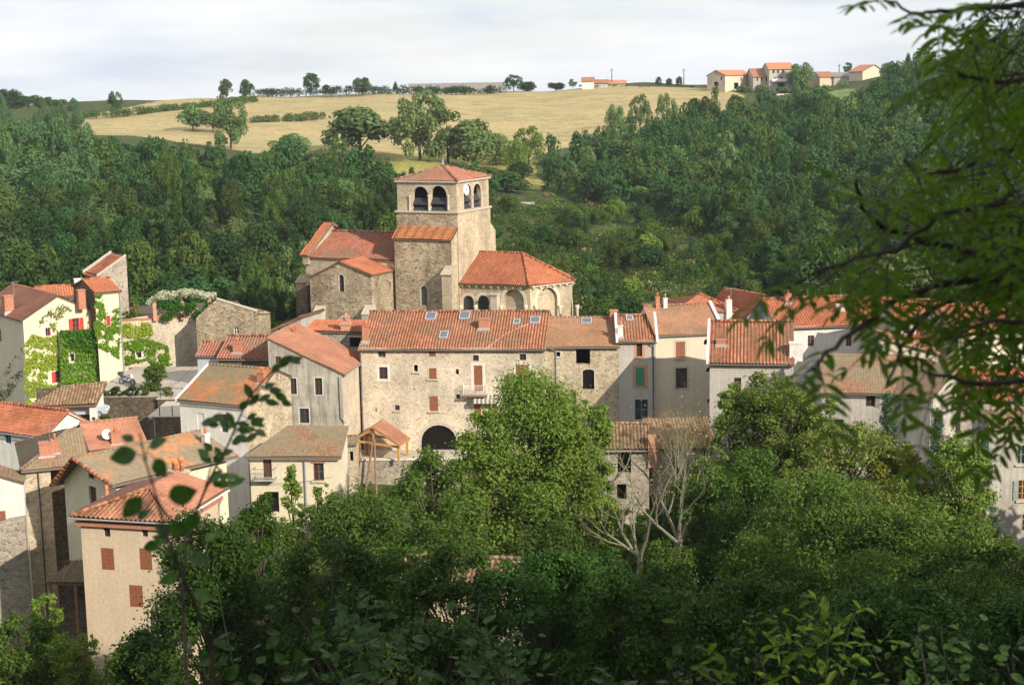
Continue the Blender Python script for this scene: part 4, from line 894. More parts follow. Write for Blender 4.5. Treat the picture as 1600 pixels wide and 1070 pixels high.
# motorcycle
q = YARD.on(('z',YARD.h+.14),199,601); w = YARD.L2W(q)
r = empty('motorcycle', w, RAD(-28), 'dark motorcycle with silver fairing parked in front of the rubble wall', 'motorcycle')
def wheel(x):
    M = MB(); n = 18
    pts = [(x+.3*math.cos(2*math.pi*k/n),0,.32+.3*math.sin(2*math.pi*k/n)) for k in range(n+1)]
    M.tube(pts,.07,6); w_ = M.build('wheel', METALD, r); M = MB(); M.tube([(x,-.05,.32),(x,.05,.32)],.2,10); M.build('rim', METALG, w_)
wheel(-.75); wheel(.75)
M = MB(); M.tube([(.75,0,.35),(.5,0,.95),(.42,0,1.05)],.05,6); M.tube([(-.75,0,.35),(-.1,0,.5),(.45,0,.85)],.06,6); M.tube([(-.4,0,.3),(.3,0,.3)],.14,6); M.build('frame', METALD, r)
M = MB(); M.tube([(-.15,0,.75),(.1,0,.9),(.4,0,.85)],[.1,.2,.12],8); M.build('fuel_tank', METALG, r, True)
M = MB(); M.tube([(-.85,0,.85),(-.5,0,.82),(-.1,0,.8)],[.08,.15,.12],8); M.build('seat', METALD, r, True)
M = MB(); M.tube([(.45,-.36,1.08),(.42,0,1.05),(.45,.36,1.08)],.025,6); M.build('handlebar', METALD, r)
M = MB(); M.tube([(.5,0,.6),(.66,0,.85),(.55,0,1.15)],[.14,.2,.12],8); M.build('fairing', plain('silver_plastic',(.55,.57,.6),.35,.05), r, True)
M = MB(); M.box((-1.05,-.22,.95),(-.65,.22,1.3)); M.build('top_box', METALD, r)
# barn roof glimpsed among the foreground trees
H = House('stone_barn', 'old barn with pale stone gable and lichen canal-tile roof glimpsed through the foreground trees', 'barn', 628, 905, 84, -10, 20)
H.gx(800, 920, 690, 868, .5, T_OLD, 'old', ST_GOLD, ov=.3, W=6.5); H.finish()
# ruin in the middle
H = House('ruined_outhouse', 'half-ruined stone outhouse with broken door and old ribbed tile roof behind the dead tree', 'outhouse', 939, 701, 125, -3, 21)
H.gx(1014, 698, 980, 661, .5, T_OLD, 'canal', ST_GREY, ov=.3, ops=[('f','hole',965,706,986,739,dict(dep=.5,lintel=WOLD)),('f','hole',964,756,979,780)])
M = MB(); q = H.on(('y',-.1),1019,690); M.box((q.x-.35,-.2,q.z-2.2),(q.x+.35,.5,q.z+.5)); H.one('brick_pillar', BRICKP, M); H.gutter((-.1,-.4,H.h-.35),(H.W,-.4,H.h-.35),WGREY); H.finish()
H = House('stone_outhouse', 'low stone shed with a dark doorway under dry brushwood beside the ruin', 'shed', 1020, 700, 128, 3, 21)
W = H.on(('y',0),1118,690).x
H.sides(W,5,*[[(0,0),(w,0),(w,H.h),(0,H.h)] for w in (W,5,W,5)],ST_GREY,None,[('f','hole',1100,690,1114,712,dict(dep=.6))]); H.roof([(-.2,-.2,H.h),(W+.2,-.2,H.h),(W+.2,5,H.h+1.6),(-.2,5,H.h+1.6)],T_OLD,'old'); H.finish()
# ------------------------------------------------------------------ church
H = House('church', 'golden stone village church with square bell tower, nave, side chapel and arcaded apse', 'church', 713, 282, 180, -25, 28)
ht = H.h
Wt = -H.on(('y',0),620,285).x; Dt = H.on(('x',0),763,278).y
zc = H.on(('y',0),713,331).z            # belfry string course
def tower_wall(p0, ang, L, ops, z0, z1, mat=ST_ASH): H.wall(p0, ang, [(0,z0),(L,z0),(L,z1),(0,z1)], ops, mat, 'bell_tower')
ob = lambda **k: dict(arch=1.,dep=.55,trim=TRIMS,tw=.22,tb=0,**k)
tower_wall((-Wt,0),0,Wt,[('hole',644.5,291.5,669,330,ob()),('hole',672.5,290.5,698,329.5,ob())],zc,ht-.05)
tower_wall((0,0),90,Dt,[('hole',724.5,288,736.5,326.5,ob()),('hole',739.5,287,751.5,324,ob())],zc,ht-.05)
tower_wall((0,Dt),180,Wt,[],zc,ht-.05); tower_wall((-Wt,Dt),-90,Dt,[],zc,ht-.05)
zs = H.on(('x',.1),775,362).z
e = .12
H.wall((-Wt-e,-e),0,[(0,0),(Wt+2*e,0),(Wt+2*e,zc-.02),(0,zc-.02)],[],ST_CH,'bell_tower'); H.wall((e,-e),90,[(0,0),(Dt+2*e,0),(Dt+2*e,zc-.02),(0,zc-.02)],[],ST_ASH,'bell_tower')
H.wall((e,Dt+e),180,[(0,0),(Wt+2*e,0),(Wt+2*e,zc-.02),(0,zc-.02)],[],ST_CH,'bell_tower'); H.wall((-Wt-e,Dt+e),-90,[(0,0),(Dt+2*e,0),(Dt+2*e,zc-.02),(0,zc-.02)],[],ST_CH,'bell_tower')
M = MB(); c = .28
M.box((-Wt-c,-c,zc-.2),(c,Dt+c,zc+.02)); H.one('string_course', TRIMS, M)
M = MB(); M.box((-Wt-.25,-.25,ht-.28),(.25,Dt+.25,ht-.06)); H.one('cornice', TRIMS, M)
ax_, ay_, az_ = -Wt/2, Dt/2, H.on(('y',Dt/2),692,259).z
o = .3
TR = [(-Wt-o,-o,ht),(o,-o,ht),(o,Dt+o,ht),(-Wt-o,Dt+o,ht)]; ap = (ax_,ay_,az_)
for i in range(4): H.roof([TR[i],TR[(i+1)%4],ap],T_NAVE,'canal','tower_roof')
for i in range(4): H.ridge(TR[i],ap,T_NAVE,None,.14)
M = MB(); M.lathe((ax_,ay_,az_-.1),[(.22,0),(.14,.3),(.2,.45),(.08,.6),(.1,.8),(.03,.95)],8); M.box((ax_-.25,ay_-.03,az_+.85),(ax_+.25,ay_+.03,az_+.91)); H.one('finial', METALG, M, None, True)
# louvres and belfry columns
def louvre(p0, ang, u0, u1, v0, v1):
    A = RAD(ang); ux,uy = math.cos(A),math.sin(A); nx,ny=-uy,ux
    f = lambda u: (lambda q:(q.x-p0[0])*ux+(q.y-p0[1])*uy)(H.on(('w',p0,ang),u,(v0+v1)/2))
    a0,a1 = f(u0),f(u1); zb = H.on(('w',p0,ang),u0,v1).z; ztp = H.on(('w',p0,ang),u0,v0).z
    T = lambda a,z,d:(p0[0]+ux*a+nx*d,p0[1]+uy*a+ny*d,z)
    M = MB(); n = 2
    for k in range(n):
        z = zb+.05+(ztp-zb)*.27*k*1.0
        M.add([T(a0,z,.0),T(a1,z,.0),T(a1,z+.72,.6),T(a0,z+.72,.6),T(a0,z-.06,.0),T(a1,z-.06,.0),T(a1,z+.66,.62),T(a0,z+.66,.62)],[(0,1,2,3),(4,7,6,5),(0,4,5,1),(0,3,7,4),(1,5,6,2)])
    H.one('louvre', SLATE, M)
for u0,u1,v0,v1 in ((645.5,668,292,330),(673.5,697,291,329.5)): louvre((-Wt,0),0,u0,u1,v0,v1)
for u0,u1,v0,v1 in ((725,736,288,326.5),(740,751,287,324)): louvre((0,0),90,u0,u1,v0,v1)
M = MB(); M.box((-Wt+.7,.7,zc-.1),(-.7,Dt-.7,ht-.4)); H.one('dark_belfry_core', ROOM, M)  # near-black solid box standing in for the unlit belfry interior
for (p0,ang,u,v0,v1) in (((-Wt,0),0,641,306,330),((-Wt,0),0,701,305,329),((-Wt,0),0,670.8,305,329.5),((0,0),90,738,303,325.5),((0,0),90,752.8,302,324)):
    q = H.on(('w',p0,ang),u,v1); z1 = H.on(('w',p0,ang),u,v0).z
    M = MB(); M.lathe((q.x+(.04 if ang==90 else 0),q.y-(.04 if ang==0 else 0),q.z),[(.2,0),(.13,.12),(.12,z1-q.z-.25),(.2,z1-q.z)],10); H.one('column', TRIMS, M, None, True)
q = H.on(('x',.08),728.5,297); M = MB(); M.tube([(.02,q.y,q.z),(.14,q.y,q.z)],.62,24); ck = H.one('clock', plain('clock_enamel',(.85,.84,.82),.4,.02), M)
M = MB(); M.box((.142,q.y-.03,q.z-.05),(.16,q.y+.03,q.z+.4)); M.box((.142,q.y-.3,q.z-.03),(.16,q.y+.0,q.z+.03)); M.build('clock_hands', METALD, ck)
# crossing block in front of / beside the tower
yc = -1.7
q0 = H.on(('y',yc),616,376); q1 = H.on(('y',yc),705,374); zx = q1.z; x0 = q0.x; x1 = q1.x
zr2 = H.on(('y',-.12),670,355).z
H.wall((x0,yc),0,[(0,0),(x1-x0,0),(x1-x0,zx-.1),(0,zx-.1)],[('arch',657.5,447,668,477,dict(arch=1.,frame=GLASS,dep=.4,trim=TRIMS,tw=.14,tb=0))],ST_CH,'transept_wall')
Dx = Dt+1.7+1.7
kq = (zr2-zx)/(-yc)
H.wall((x1,yc),90,[(0,0),(Dx,0),(Dx,zx),(Dx-1.6,zr2),(1.6,zr2),(0,zx-.1)],[],ST_ASH,'transept_wall'); H.wall((x1,yc+Dx),180,[(0,0),(x1-x0,0),(x1-x0,zx),(0,zx)],[],ST_CH,'transept_wall'); H.wall((x0,yc+Dx),-90,[(0,0),(Dx,0),(Dx,zx),(0,zx)],[],ST_CH,'transept_wall')
H.roof([(x0-.2,yc-.3,zx),(x1+.15,yc-.3,zx),(x1+.15,-.14,zr2+.1),(x0-.2,-.14,zr2+.1)],T_ORANGE,'big','transept_roof')
if x1 > e: M = MB(); M.prism([(e,0,zr2-.02),(x1,0,zr2-.02),(e,0,zr2+1.2)],(0,Dt,0)); H.one('set_off', TRIMS, M)
# nave
yn = Dt/2; zrn = H.on(('y',yn),575,362).z; k = .46
p = H.on(('ys',yn,zrn,k),545,402.5); ye = p.y; zen = p.z
xl = H.on(('ys',yn,zrn,k),471,405).x; xr = x0-.02; Dn = (yn-ye)*2
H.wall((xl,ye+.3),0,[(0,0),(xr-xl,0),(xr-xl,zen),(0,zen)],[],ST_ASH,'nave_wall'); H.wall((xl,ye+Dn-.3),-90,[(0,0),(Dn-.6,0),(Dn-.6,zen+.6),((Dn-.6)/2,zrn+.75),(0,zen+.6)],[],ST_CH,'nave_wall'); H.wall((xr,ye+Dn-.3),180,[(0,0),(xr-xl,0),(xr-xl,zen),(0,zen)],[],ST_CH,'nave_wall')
H.roof([(xl-.1,ye,zen),(xr,ye,zen),(xr,yn,zrn),(xl+.5,yn,zrn)],T_NAVE,'canal','nave_roof'); H.roof([(xr,ye+Dn,zen),(xl+.5,ye+Dn,zen),(xl+.5,yn,zrn),(xr,yn,zrn)],T_NAVE,'canal','nave_roof')
H.ridge((xl+.5,yn,zrn+.03),(xr,yn,zrn+.03),T_NAVE)
M = MB(); zp = zrn+.9
M.prism([(xl-.25,ye-.1,zen+.15),(xl-.25,yn,zp+.05),(xl-.25,ye+Dn+.1,zen+.15),(xl-.25,ye+Dn,zen-1),(xl-.25,ye,zen-1)],(.85,0,0)); H.one('gable_parapet', ST_ASH, M)
H.roof([(xl-.45,ye-.3,zen+.15),(xl+.75,ye-.3,zen+.15),(xl+.75,yn,zp+.2),(xl-.45,yn,zp+.2)],T_RED,'canal','coping_tiles'); H.roof([(xl+.75,ye+Dn+.3,zen+.15),(xl-.45,ye+Dn+.3,zen+.15),(xl-.45,yn,zp+.2),(xl+.75,yn,zp+.2)],T_RED,'canal','coping_tiles')
q0 = H.on(('y',ye),468,440); q1 = H.on(('y',ye),485,440); M = MB(); M.box((q0.x,ye-.9,0),(q1.x,ye+.29,q0.z)); M.prism([(q0.x-.1,ye-1.,q0.z+.002),(q0.x-.1,ye+.29,q0.z+.002),(q0.x-.1,ye+.29,q0.z+.9)],(q1.x-q0.x+.2,0,0)); H.one('buttress', ST_DARK, M)
# side chapel
C = H.on(('y',ye-5.2),580,429); yc2 = ye-5.2; z2 = C.z; xc1 = C.x
A = H.on(('y',yc2),531,408); L = H.on(('y',yc2),484,432); xc0 = L.x; Lc = xc1-xc0; zl = min(L.z, z2)
e2 = .1
bq = H.on(('x',xc1),631,421); Dc = max(ye+.3-yc2, 2)
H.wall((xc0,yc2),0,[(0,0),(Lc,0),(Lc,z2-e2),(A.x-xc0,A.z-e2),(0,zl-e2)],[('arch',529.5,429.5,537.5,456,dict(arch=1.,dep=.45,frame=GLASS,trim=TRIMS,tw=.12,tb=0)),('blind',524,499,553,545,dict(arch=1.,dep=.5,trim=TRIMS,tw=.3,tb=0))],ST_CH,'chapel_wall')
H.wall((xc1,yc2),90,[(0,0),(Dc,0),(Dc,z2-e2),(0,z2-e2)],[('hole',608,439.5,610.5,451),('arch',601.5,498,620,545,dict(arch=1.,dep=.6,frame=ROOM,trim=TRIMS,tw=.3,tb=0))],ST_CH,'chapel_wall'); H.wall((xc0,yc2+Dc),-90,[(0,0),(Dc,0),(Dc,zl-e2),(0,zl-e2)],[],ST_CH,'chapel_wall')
kr = (A.z-z2)/(xc1-A.x); kl = (A.z-zl)/(A.x-xc0); yb = ye+.28
H.roof([(xc1+.2,yc2-.2,z2-.2*kr),(xc1+.2,yb,z2-.2*kr),(A.x,yb,A.z),(A.x,yc2-.2,A.z)],T_RED,'flat','chapel_roof'); H.roof([(xc0-.2,yb,zl-.2*kl),(xc0-.2,yc2-.2,zl-.2*kl),(A.x,yc2-.2,A.z),(A.x,yb,A.z)],T_RED,'flat','chapel_roof')
for u0,u1,vt in ((488,502,480),(565.5,580.5,479)):
    a = H.on(('y',yc2-.9),u0,vt+12); b = H.on(('y',yc2-.9),u1,vt+12); M = MB(); M.box((a.x,yc2-1.0,0),(b.x,yc2-.003,a.z)); M.prism([(a.x-.06,yc2-1.08,a.z+.002),(a.x-.06,yc2-.003,a.z+.002),(a.x-.06,yc2-.003,a.z+1.0)],(b.x-a.x+.12,0,0)); H.one('buttress', TRIMS, M)
# choir and apse
ych = .2
ca = H.on(('y',ych),713,442); cb = H.on(('y',ych),828,443); zch = (ca.z+cb.z)/2; xa0 = x1+.02; xb0 = cb.x
p2 = H.on(('w',(xb0,ych),60),894,436); s2 = math.hypot(p2.x-xb0,p2.y-ych)
V = [Vector((xa0,ych,0)),Vector((xb0,ych,0)),Vector((xb0+s2*math.cos(RAD(60)),ych+s2*math.sin(RAD(60)),0))]
V.append(V[2]+Vector((s2*math.cos(RAD(120)),s2*math.sin(RAD(120)),0))); V.append(Vector((xa0,V[3].y,0)))
oo = lambda **k: dict(trim=TRIMC,tw=.38,tb=0,**k)
H.wall(V[0][:2],0,[(0,0),(xb0-xa0,0),(xb0-xa0,zch-.3),(0,zch-.3)],[('arch',723.5,462,741,505,oo(arch=1.,dep=.7,frame=GLASS)),('arch',746.5,461.5,764.5,505,oo(arch=1.,dep=.7,frame=GLASS)),('blind',787,452,819,510,oo(arch=1.,dep=.55))],ST_ASH,'choir_wall')
H.wall(V[1][:2],60,[(0,0),(s2,0),(s2,zch-.3),(0,zch-.3)],[('blind',839,449,871,510,oo(arch=1.,dep=.45))],ST_ASH,'choir_wall')
H.wall(V[2][:2],120,[(0,0),(s2,0),(s2,zch-.3),(0,zch-.3)],[('arch',887,455,898,500,oo(arch=1.,dep=.3,frame=GLASS))],ST_ASH,'choir_wall')
H.wall(V[3][:2],180,[(0,0),(V[3].x-xa0,0),(V[3].x-xa0,zch-.3),(0,zch-.3)],[],ST_CH,'choir_wall')
AP = H.on(('y',(V[1].y+V[3].y)/2),817,395); RL = Vector((xa0,AP.y,AP.z))
E = []
cen = Vector((V[1].x-1,(V[1].y+V[3].y)/2,0))
for i,v in enumerate(V):
    d = (v-cen); d.z = 0
    if i in (0,4): d = Vector((0,v.y-cen.y,0))
    q = v+d.normalized()*.5; q.z = zch; E.append(q)
H.roof([E[0],E[1],AP,RL],T_RED,'canal','choir_roof'); H.roof([E[1],E[2],AP],T_RED,'canal','choir_roof'); H.roof([E[2],E[3],AP],T_RED,'flat','choir_roof'); H.roof([E[3],E[4],RL,AP],T_RED,'flat','choir_roof')
H.ridge(E[1],AP,T_RED); H.ridge(E[2],AP,T_RED); H.ridge(RL,AP,T_RED)
M = MB()
for i in range(3):
    a,b = V[i],V[i+1]; d = (b-a).normalized(); n = Vector((d.y,-d.x,0)); L_ = (b-a).length; k = .4
    M.prism([a+n*-.02+Vector((0,0,zch-.3)),b+n*-.02+Vector((0,0,zch-.3)),b+n*.34+Vector((0,0,zch-.3)),a+n*.34+Vector((0,0,zch-.3))],(0,0,.16))
H.one('cornice', TRIMS, M)
for i in range(3):
    a,b = V[i],V[i+1]; d = (b-a).normalized(); n = Vector((d.y,-d.x,0)); L_ = (b-a).length; k = .4
    while k < L_-.2:
        p = a+d*k; M = MB(); q = [p+d*.13+Vector((0,0,zch-.3)),p-d*.13+Vector((0,0,zch-.3))]
        M.add([q[0]-n*.01,q[1]-n*.01,q[1]+n*.3,q[0]+n*.3,q[0]-n*.01+Vector((0,0,-.45)),q[1]-n*.01+Vector((0,0,-.45)),q[1]+n*.3+Vector((0,0,-.16)),q[0]+n*.3+Vector((0,0,-.16))],[(0,1,2,3),(4,7,6,5),(2,6,7,3),(0,3,7,4),(1,5,6,2)])
        H.one('corbel', TRIMC, M); k += .95
for (vi,ang,u) in ((0,0,720.5),(0,0,743.8),(0,0,768),(0,0,783.5),(0,0,822),(1,60,836),(1,60,874),(2,120,885.5),(2,120,900)):
    q = H.on(('w',V[vi][:2],ang),u,478); A_=RAD(ang); nn = Vector((math.sin(A_),-math.cos(A_),0))*.14
    M = MB(); M.lathe((q.x+nn.x,q.y+nn.y,q.z-4),[(.16,0),(.15,3.5),(.26,3.9),(.26,4.1)],10); H.one('column', TRIMC, M, None, True)
q0 = H.on(('y',ych-.7),767,461); q1 = H.on(('y',ych-.7),777,461); M = MB(); M.box((q0.x,ych-.85,0),(q1.x,ych-.003,q0.z)); M.box((q0.x-.25,ych-1.0,q0.z+.002),(q1.x+.15,ych-.003,q0.z+.2)); H.one('buttress', TRIMS, M)
q0 = H.on(('y',yc-1.2),690,430); q1 = H.on(('y',yc-1.2),705.5,430); M = MB(); M.box((q0.x,yc-1.2,0),(q1.x,yc-.003,q0.z)); M.prism([(q0.x-.12,yc-1.35,q0.z+.002),(q1.x+.12,yc-1.35,q0.z+.002),(q1.x+.12,yc-.003,q0.z+.9),(q0.x-.12,yc-.003,q0.z+.9)],(0,0,.12)); M.prism([(q0.x,yc-1.2,q0.z+.001),(q0.x,yc-.01,q0.z+.001),(q0.x,yc-.01,q0.z+.9)],(q1.x-q0.x,0,0)); H.one('buttress', ST_ASH, M)
H.finish(); CHURCH = H
# ------------------------------------------------------------------ terrain
YS = np.array([205, 250, 310, 370, 430, 490, 550, 600, 650.])
UT = {-400: (540,480,400,330,270,225,195,178,166), 0: (530,470,390,320,260,218,188,175,165), 300: (525,465,385,310,250,212,180,164,154),
      640: (520,460,380,310,258,215,172,155,147), 830: (520,460,390,330,275,220,175,156,143), 1000: (520,460,395,335,270,215,170,146,132),
      1200: (520,460,390,320,260,210,170,145,133), 1400: (510,440,360,285,220,170,135,118,108), 1700: (500,420,330,250,180,130,100,85,75), 2100: (490,410,310,220,150,100,65,50,40)}
AT = []; ET = []
for u in sorted(UT):
    es = []; aa = []
    for v in UT[u]:
        r = ray(u, v); es.append(-r.z); aa.append(r.x)
    AT.append(sum(aa) / len(aa)); ET.append(es)
AT = np.array(AT); ET = np.array(ET)
def hill_z(X, Y):
    a = np.clip(X / Y, AT[0], AT[-1])
    i = np.clip(np.searchsorted(AT, a) - 1, 0, len(AT) - 2); t = (a - AT[i]) / (AT[i + 1] - AT[i]); t = t * t * (3 - 2 * t)
    yq = np.clip(Y, YS[0], YS[-1]); j = np.clip(np.searchsorted(YS, yq) - 1, 0, len(YS) - 2); w = (yq - YS[j]) / (YS[j + 1] - YS[j])
    e0 = ET[i, j] * (1 - t) + ET[i + 1, j] * t; e1 = ET[i, j + 1] * (1 - t) + ET[i + 1, j + 1] * t
    z = 60 - (e0 * (1 - w) + e1 * w) * yq
    return z - np.maximum(Y - 650, 0) * .02
def ground(X, Y):
    X = np.asarray(X, float); Y = np.asarray(Y, float)
    slope = 58.2 - .5 * Y; slope = np.where(Y < 0, 58.2 - .42 * Y, slope)
    side = np.maximum(np.abs(X - 4) - .45 * np.maximum(Y, 0) - 9, 0) * np.clip(1 - Y / 120, 0, 1) * .3
    flat = 19.8 + 2.8 * np.clip((Y - 147.5) / 3, 0, 1) + 6 * np.clip((Y - 153) / 20, 0, 1)
    near = np.maximum(slope + side, flat)
    hz = hill_z(X, np.maximum(Y, 150))
    w = np.clip((Y - 178) / 30, 0, 1); w = w * w * (3 - 2 * w)
    return near * (1 - w) + hz * w
def gz(x, y): return float(ground(np.array([x]), np.array([y]))[0])
ys = np.concatenate([np.arange(-90, 200, 4.), np.arange(200, 660, 4.), np.linspace(664, 2400, 22)])
t = np.linspace(-1, 1, 321); t = np.sign(t) * np.abs(t) ** 1.15
YY, TT = np.meshgrid(ys, t, indexing='ij'); XX = TT * (70 + .9 * np.maximum(YY, 0))
rg = np.random.default_rng(3)
bumpz = (np.sin(XX * .11 + YY * .07) + np.sin(XX * .05 - YY * .13 + 2) + np.sin(XX * .23 + 1) * .5) * .35
ZZ = ground(XX, YY) + bumpz * np.clip((YY - 200) / 40, 0, 1)
vs = np.stack([XX, YY, ZZ], -1).reshape(-1, 3)
nr, nc = XX.shape
idx = np.arange(nr * nc).reshape(nr, nc)
fq = np.stack([idx[:-1, :-1], idx[:-1, 1:], idx[1:, 1:], idx[1:, :-1]], -1).reshape(-1, 4)
# land-use regions, located through the photograph once and stored on the land
D3 = vs - np.array(CAM); zc = D3 @ np.array(FWD); zc = np.where(zc > 1, zc, 1e9)
PU = 800 + F * (D3 @ np.array(CX)) / zc; PV = 535 - F * (D3 @ np.array(CY)) / zc
def inpoly(u, v, poly):
    c = np.zeros(u.shape, bool); n = len(poly); j = n - 1
    for i in range(n):
        xi, yi = poly[i]; xj, yj = poly[j]
        with np.errstate(divide='ignore', invalid='ignore'):
            c ^= ((yi > v) != (yj > v)) & (u < (xj - xi) * (v - yi) / (yj - yi) + xi)
        j = i
    return c
FIELD = [(128,192),(150,178),(250,158),(420,146),(640,140),(800,140),(905,134),(1110,138),(1170,150),(1120,178),(960,215),(850,240),(820,250),(700,250),(520,240),(440,246),(300,225),(215,212),(140,212)]
STRIP = [(560,238),(720,240),(830,240),(850,300),(800,285),(690,285),(600,270)]
GREEN = [(1240,178),(1262,150),(1330,138),(1360,150),(1300,178)]
deep = vs[:, 1] > 300
def soft(poly): return (inpoly(PU, PV, poly) & deep).astype(np.float32)
fa, sa, ga = soft(FIELD), soft(STRIP), soft(GREEN)
def blur(a):
    a = a.reshape(nr, nc)
    for _ in range(2):
        p = np.pad(a, 1, mode='edge'); a = (p[1:-1, 1:-1] * 2 + p[:-2, 1:-1] + p[2:, 1:-1] + p[1:-1, :-2] + p[1:-1, 2:]) / 6
    return a.ravel()
me = bpy.data.meshes.new('terrain'); me.vertices.add(len(vs)); me.vertices.foreach_set('co', vs.astype(np.float32).ravel())
me.loops.add(len(fq) * 4); me.loops.foreach_set('vertex_index', fq.astype(np.int32).ravel())
me.polygons.add(len(fq)); me.polygons.foreach_set('loop_start', np.arange(0, len(fq) * 4, 4, dtype=np.int32)); me.polygons.foreach_set('use_smooth', np.ones(len(fq), bool))
me.update(calc_edges=True)
for nm, a in (('field', blur(fa)), ('strip', blur(sa)), ('meadow', blur(ga))):
    at = me.attributes.new(nm, 'FLOAT', 'POINT'); at.data.foreach_set('value', a.astype(np.float32))
mt, nt, b = newmat('land', .95, .1)
co = objco(nt)
def attr(n): return N(nt, 'ShaderNodeAttribute', attribute_name=n).outputs['Fac']
n1 = noise(nt, co, .05, 6., .65); n2 = noise(nt, co, .6, 4., .6); n3 = noise(nt, mapping(nt, co, (.006, .16, .05)), 1., 5., .7)
soil = ramp(nt, n2, [(.35, (.035,.055,.016)), (.5, (.06,.085,.025)), (.64, (.10,.085,.045))])
straw = ramp(nt, math_(nt,'ADD',math_(nt,'MULTIPLY',n1,.55),math_(nt,'MULTIPLY',n3,.45)), [(.36, (.19,.195,.085)), (.43, (.37,.295,.145)), (.5, (.43,.335,.17)), (.55, (.29,.26,.12)), (.62, (.45,.35,.185))])
straw = mixc(nt, 1., straw, ramp(nt, n2, [(.3, .82), (.7, 1.12)]), 'MULTIPLY')
yel = ramp(nt, n2, [(.35, (.20,.20,.06)), (.6, (.36,.32,.09))])
grn = ramp(nt, n2, [(.35, (.10,.18,.05)), (.6, (.20,.26,.09))])
def edge(a): return ramp(nt, math_(nt,'ADD',a,math_(nt,'MULTIPLY',math_(nt,'SUBTRACT',n2,.5),.8)), [(.42,0.),(.58,1.)])
c = mixc(nt, edge(attr('field')), soil, straw); c = mixc(nt, edge(attr('strip')), c, yel); c = mixc(nt, edge(attr('meadow')), c, grn)
nt.links.new(c, b.inputs['Base Color']); bump(nt, b, n2, .4)
me.materials.append(mt)
tag(link('terrain', me), kind='structure')
# ------------------------------------------------------------------ sun and sky
SUNV = Vector((.66, -.75, math.tan(RAD(27)))).normalized()
sd = bpy.data.lights.new('sun', 'SUN'); sd.energy = 5.; sd.angle = RAD(.55); sd.color = (1, .905, .755)
so = bpy.data.objects.new('sun', sd); COL.objects.link(so); so.rotation_euler = SUNV.to_track_quat('Z', 'Y').to_euler(); so.location = (80, -60, 150)
w = bpy.data.worlds.new('World'); sc.world = w; w.use_nodes = True; nt = w.node_tree; nt.nodes.clear()
sky = N(nt, 'ShaderNodeTexSky', sky_type='NISHITA', sun_disc=False, sun_elevation=RAD(27), sun_rotation=math.atan2(SUNV.x, SUNV.y), altitude=600, air_density=1.2, dust_density=2.)
bg1 = N(nt, 'ShaderNodeBackground', i_Strength=.12); nt.links.new(sky.outputs[0], bg1.inputs[0])
gco = nt.nodes.new('ShaderNodeTexCoord').outputs['Generated']
n1 = noise(nt, mapping(nt, gco, (1.6, 1.6, 9.)), 1.7, 6., .58)
cc = ramp(nt, noise(nt, mapping(nt, gco, (2.2, 2.2, 13.)), 2.3, 6., .55), [(.32, (.68,.74,.85)), (.48, (.84,.87,.91)), (.62, (.93,.935,.94))])
bg2 = N(nt, 'ShaderNodeBackground', i_Strength=.97); nt.links.new(cc, bg2.inputs[0])
ms = N(nt, 'ShaderNodeMixShader'); nt.links.new(ramp(nt, n1, [(.3, .72), (.55, 1.)]), ms.inputs[0]); nt.links.new(bg1.outputs[0], ms.inputs[1]); nt.links.new(bg2.outputs[0], ms.inputs[2])
ow = nt.nodes.new('ShaderNodeOutputWorld'); nt.links.new(ms.outputs[0], ow.inputs[0])
sc.view_settings.view_transform = 'Standard'; sc.view_settings.look = 'None'; sc.view_settings.gamma = 1; sc.view_settings.exposure = .24
sc.cycles.max_bounces = 6; sc.cycles.diffuse_bounces = 3; sc.cycles.transmission_bounces = 3; sc.cycles.transparent_max_bounces = 4
sc.cycles.use_denoising = True; sc.cycles.use_adaptive_sampling = True; sc.cycles.adaptive_threshold = .02
try: sc.cycles.denoiser = 'OPENIMAGEDENOISE'
except Exception: pass
# ------------------------------------------------------------------ buildings on the far ridge
def onhill(u, v):
    """depth where the ray meets the land"""
    lo, hi = 200., 900.
    Y = 210.
    while Y < 900:
        p = P(u, v, Y)
        if p.z <= gz(p.x, Y): return Y
        Y += 4
    return 640.
def far_house(u, v, Y, az, uR, vR, ur, vr, k, label, name, cat, roofm, wm, ops=(), W=None, yr=None, hw=6.):
    p = P(u, v, Y); H = House(name, label, cat, u, v, Y, az, min(gz(p.x, Y), p.z - hw * .4) - 2)
    H.gx(uR, vR, ur, vr, k, roofm, 'far', wm, ops=ops, ov=.4, vo=.3, W=W, yr=yr, gut=False, rr=False); H.finish(); return H
T_FAR = plain('far_orange_roof', (.48,.20,.11), .9, .15, 1.); T_FARG = plain('far_grey_sheet_roof', (.23,.21,.19), .8, .1, .3); T_FARB = plain('far_brown_roof', (.32,.15,.085), .9, .15, 1.)
H = far_house(640, 146, 690, 4, 790, 146, 715, 134, .3, 'very long low barn with grey sheet roof on the ridge behind the hedge', 'farm_barn', 'barn', T_FARG, PL_GREY, yr=14.)
H = far_house(909, 127, 640, -6, 927, 127, 918, 121, .4, 'small white-walled farm building on the field crest', 'farm_building', 'barn', T_FARB, PL_WHITE, yr=4.)
H = far_house(927.5, 130, 642, -6, 950, 130, 940, 125, .35, 'low brown-roofed shed joined to the small white farm building', 'farm_building', 'barn', T_FARB, PL_GREY, yr=4.)
H = far_house(951, 131, 644, -6, 977, 130, 965, 125, .35, 'low orange-roofed shed at the right end of the crest farm', 'farm_building', 'barn', T_FAR, PL_CREAM, yr=4.)
H = House('farm_barn', 'big stone barn on the ridge with gable doorway and orange roof', 'barn', 1133, 118, 600, -35, gz(P(1133,118,600).x,600)-3)
z = H.h; W = H.on(('y',0),1105,118).x; W = abs(W); hb = z
q = H.on(('x',0),1174,120); D = q.y; a = H.on(('y',0),1120,110.5); za = a.z; G = W/2
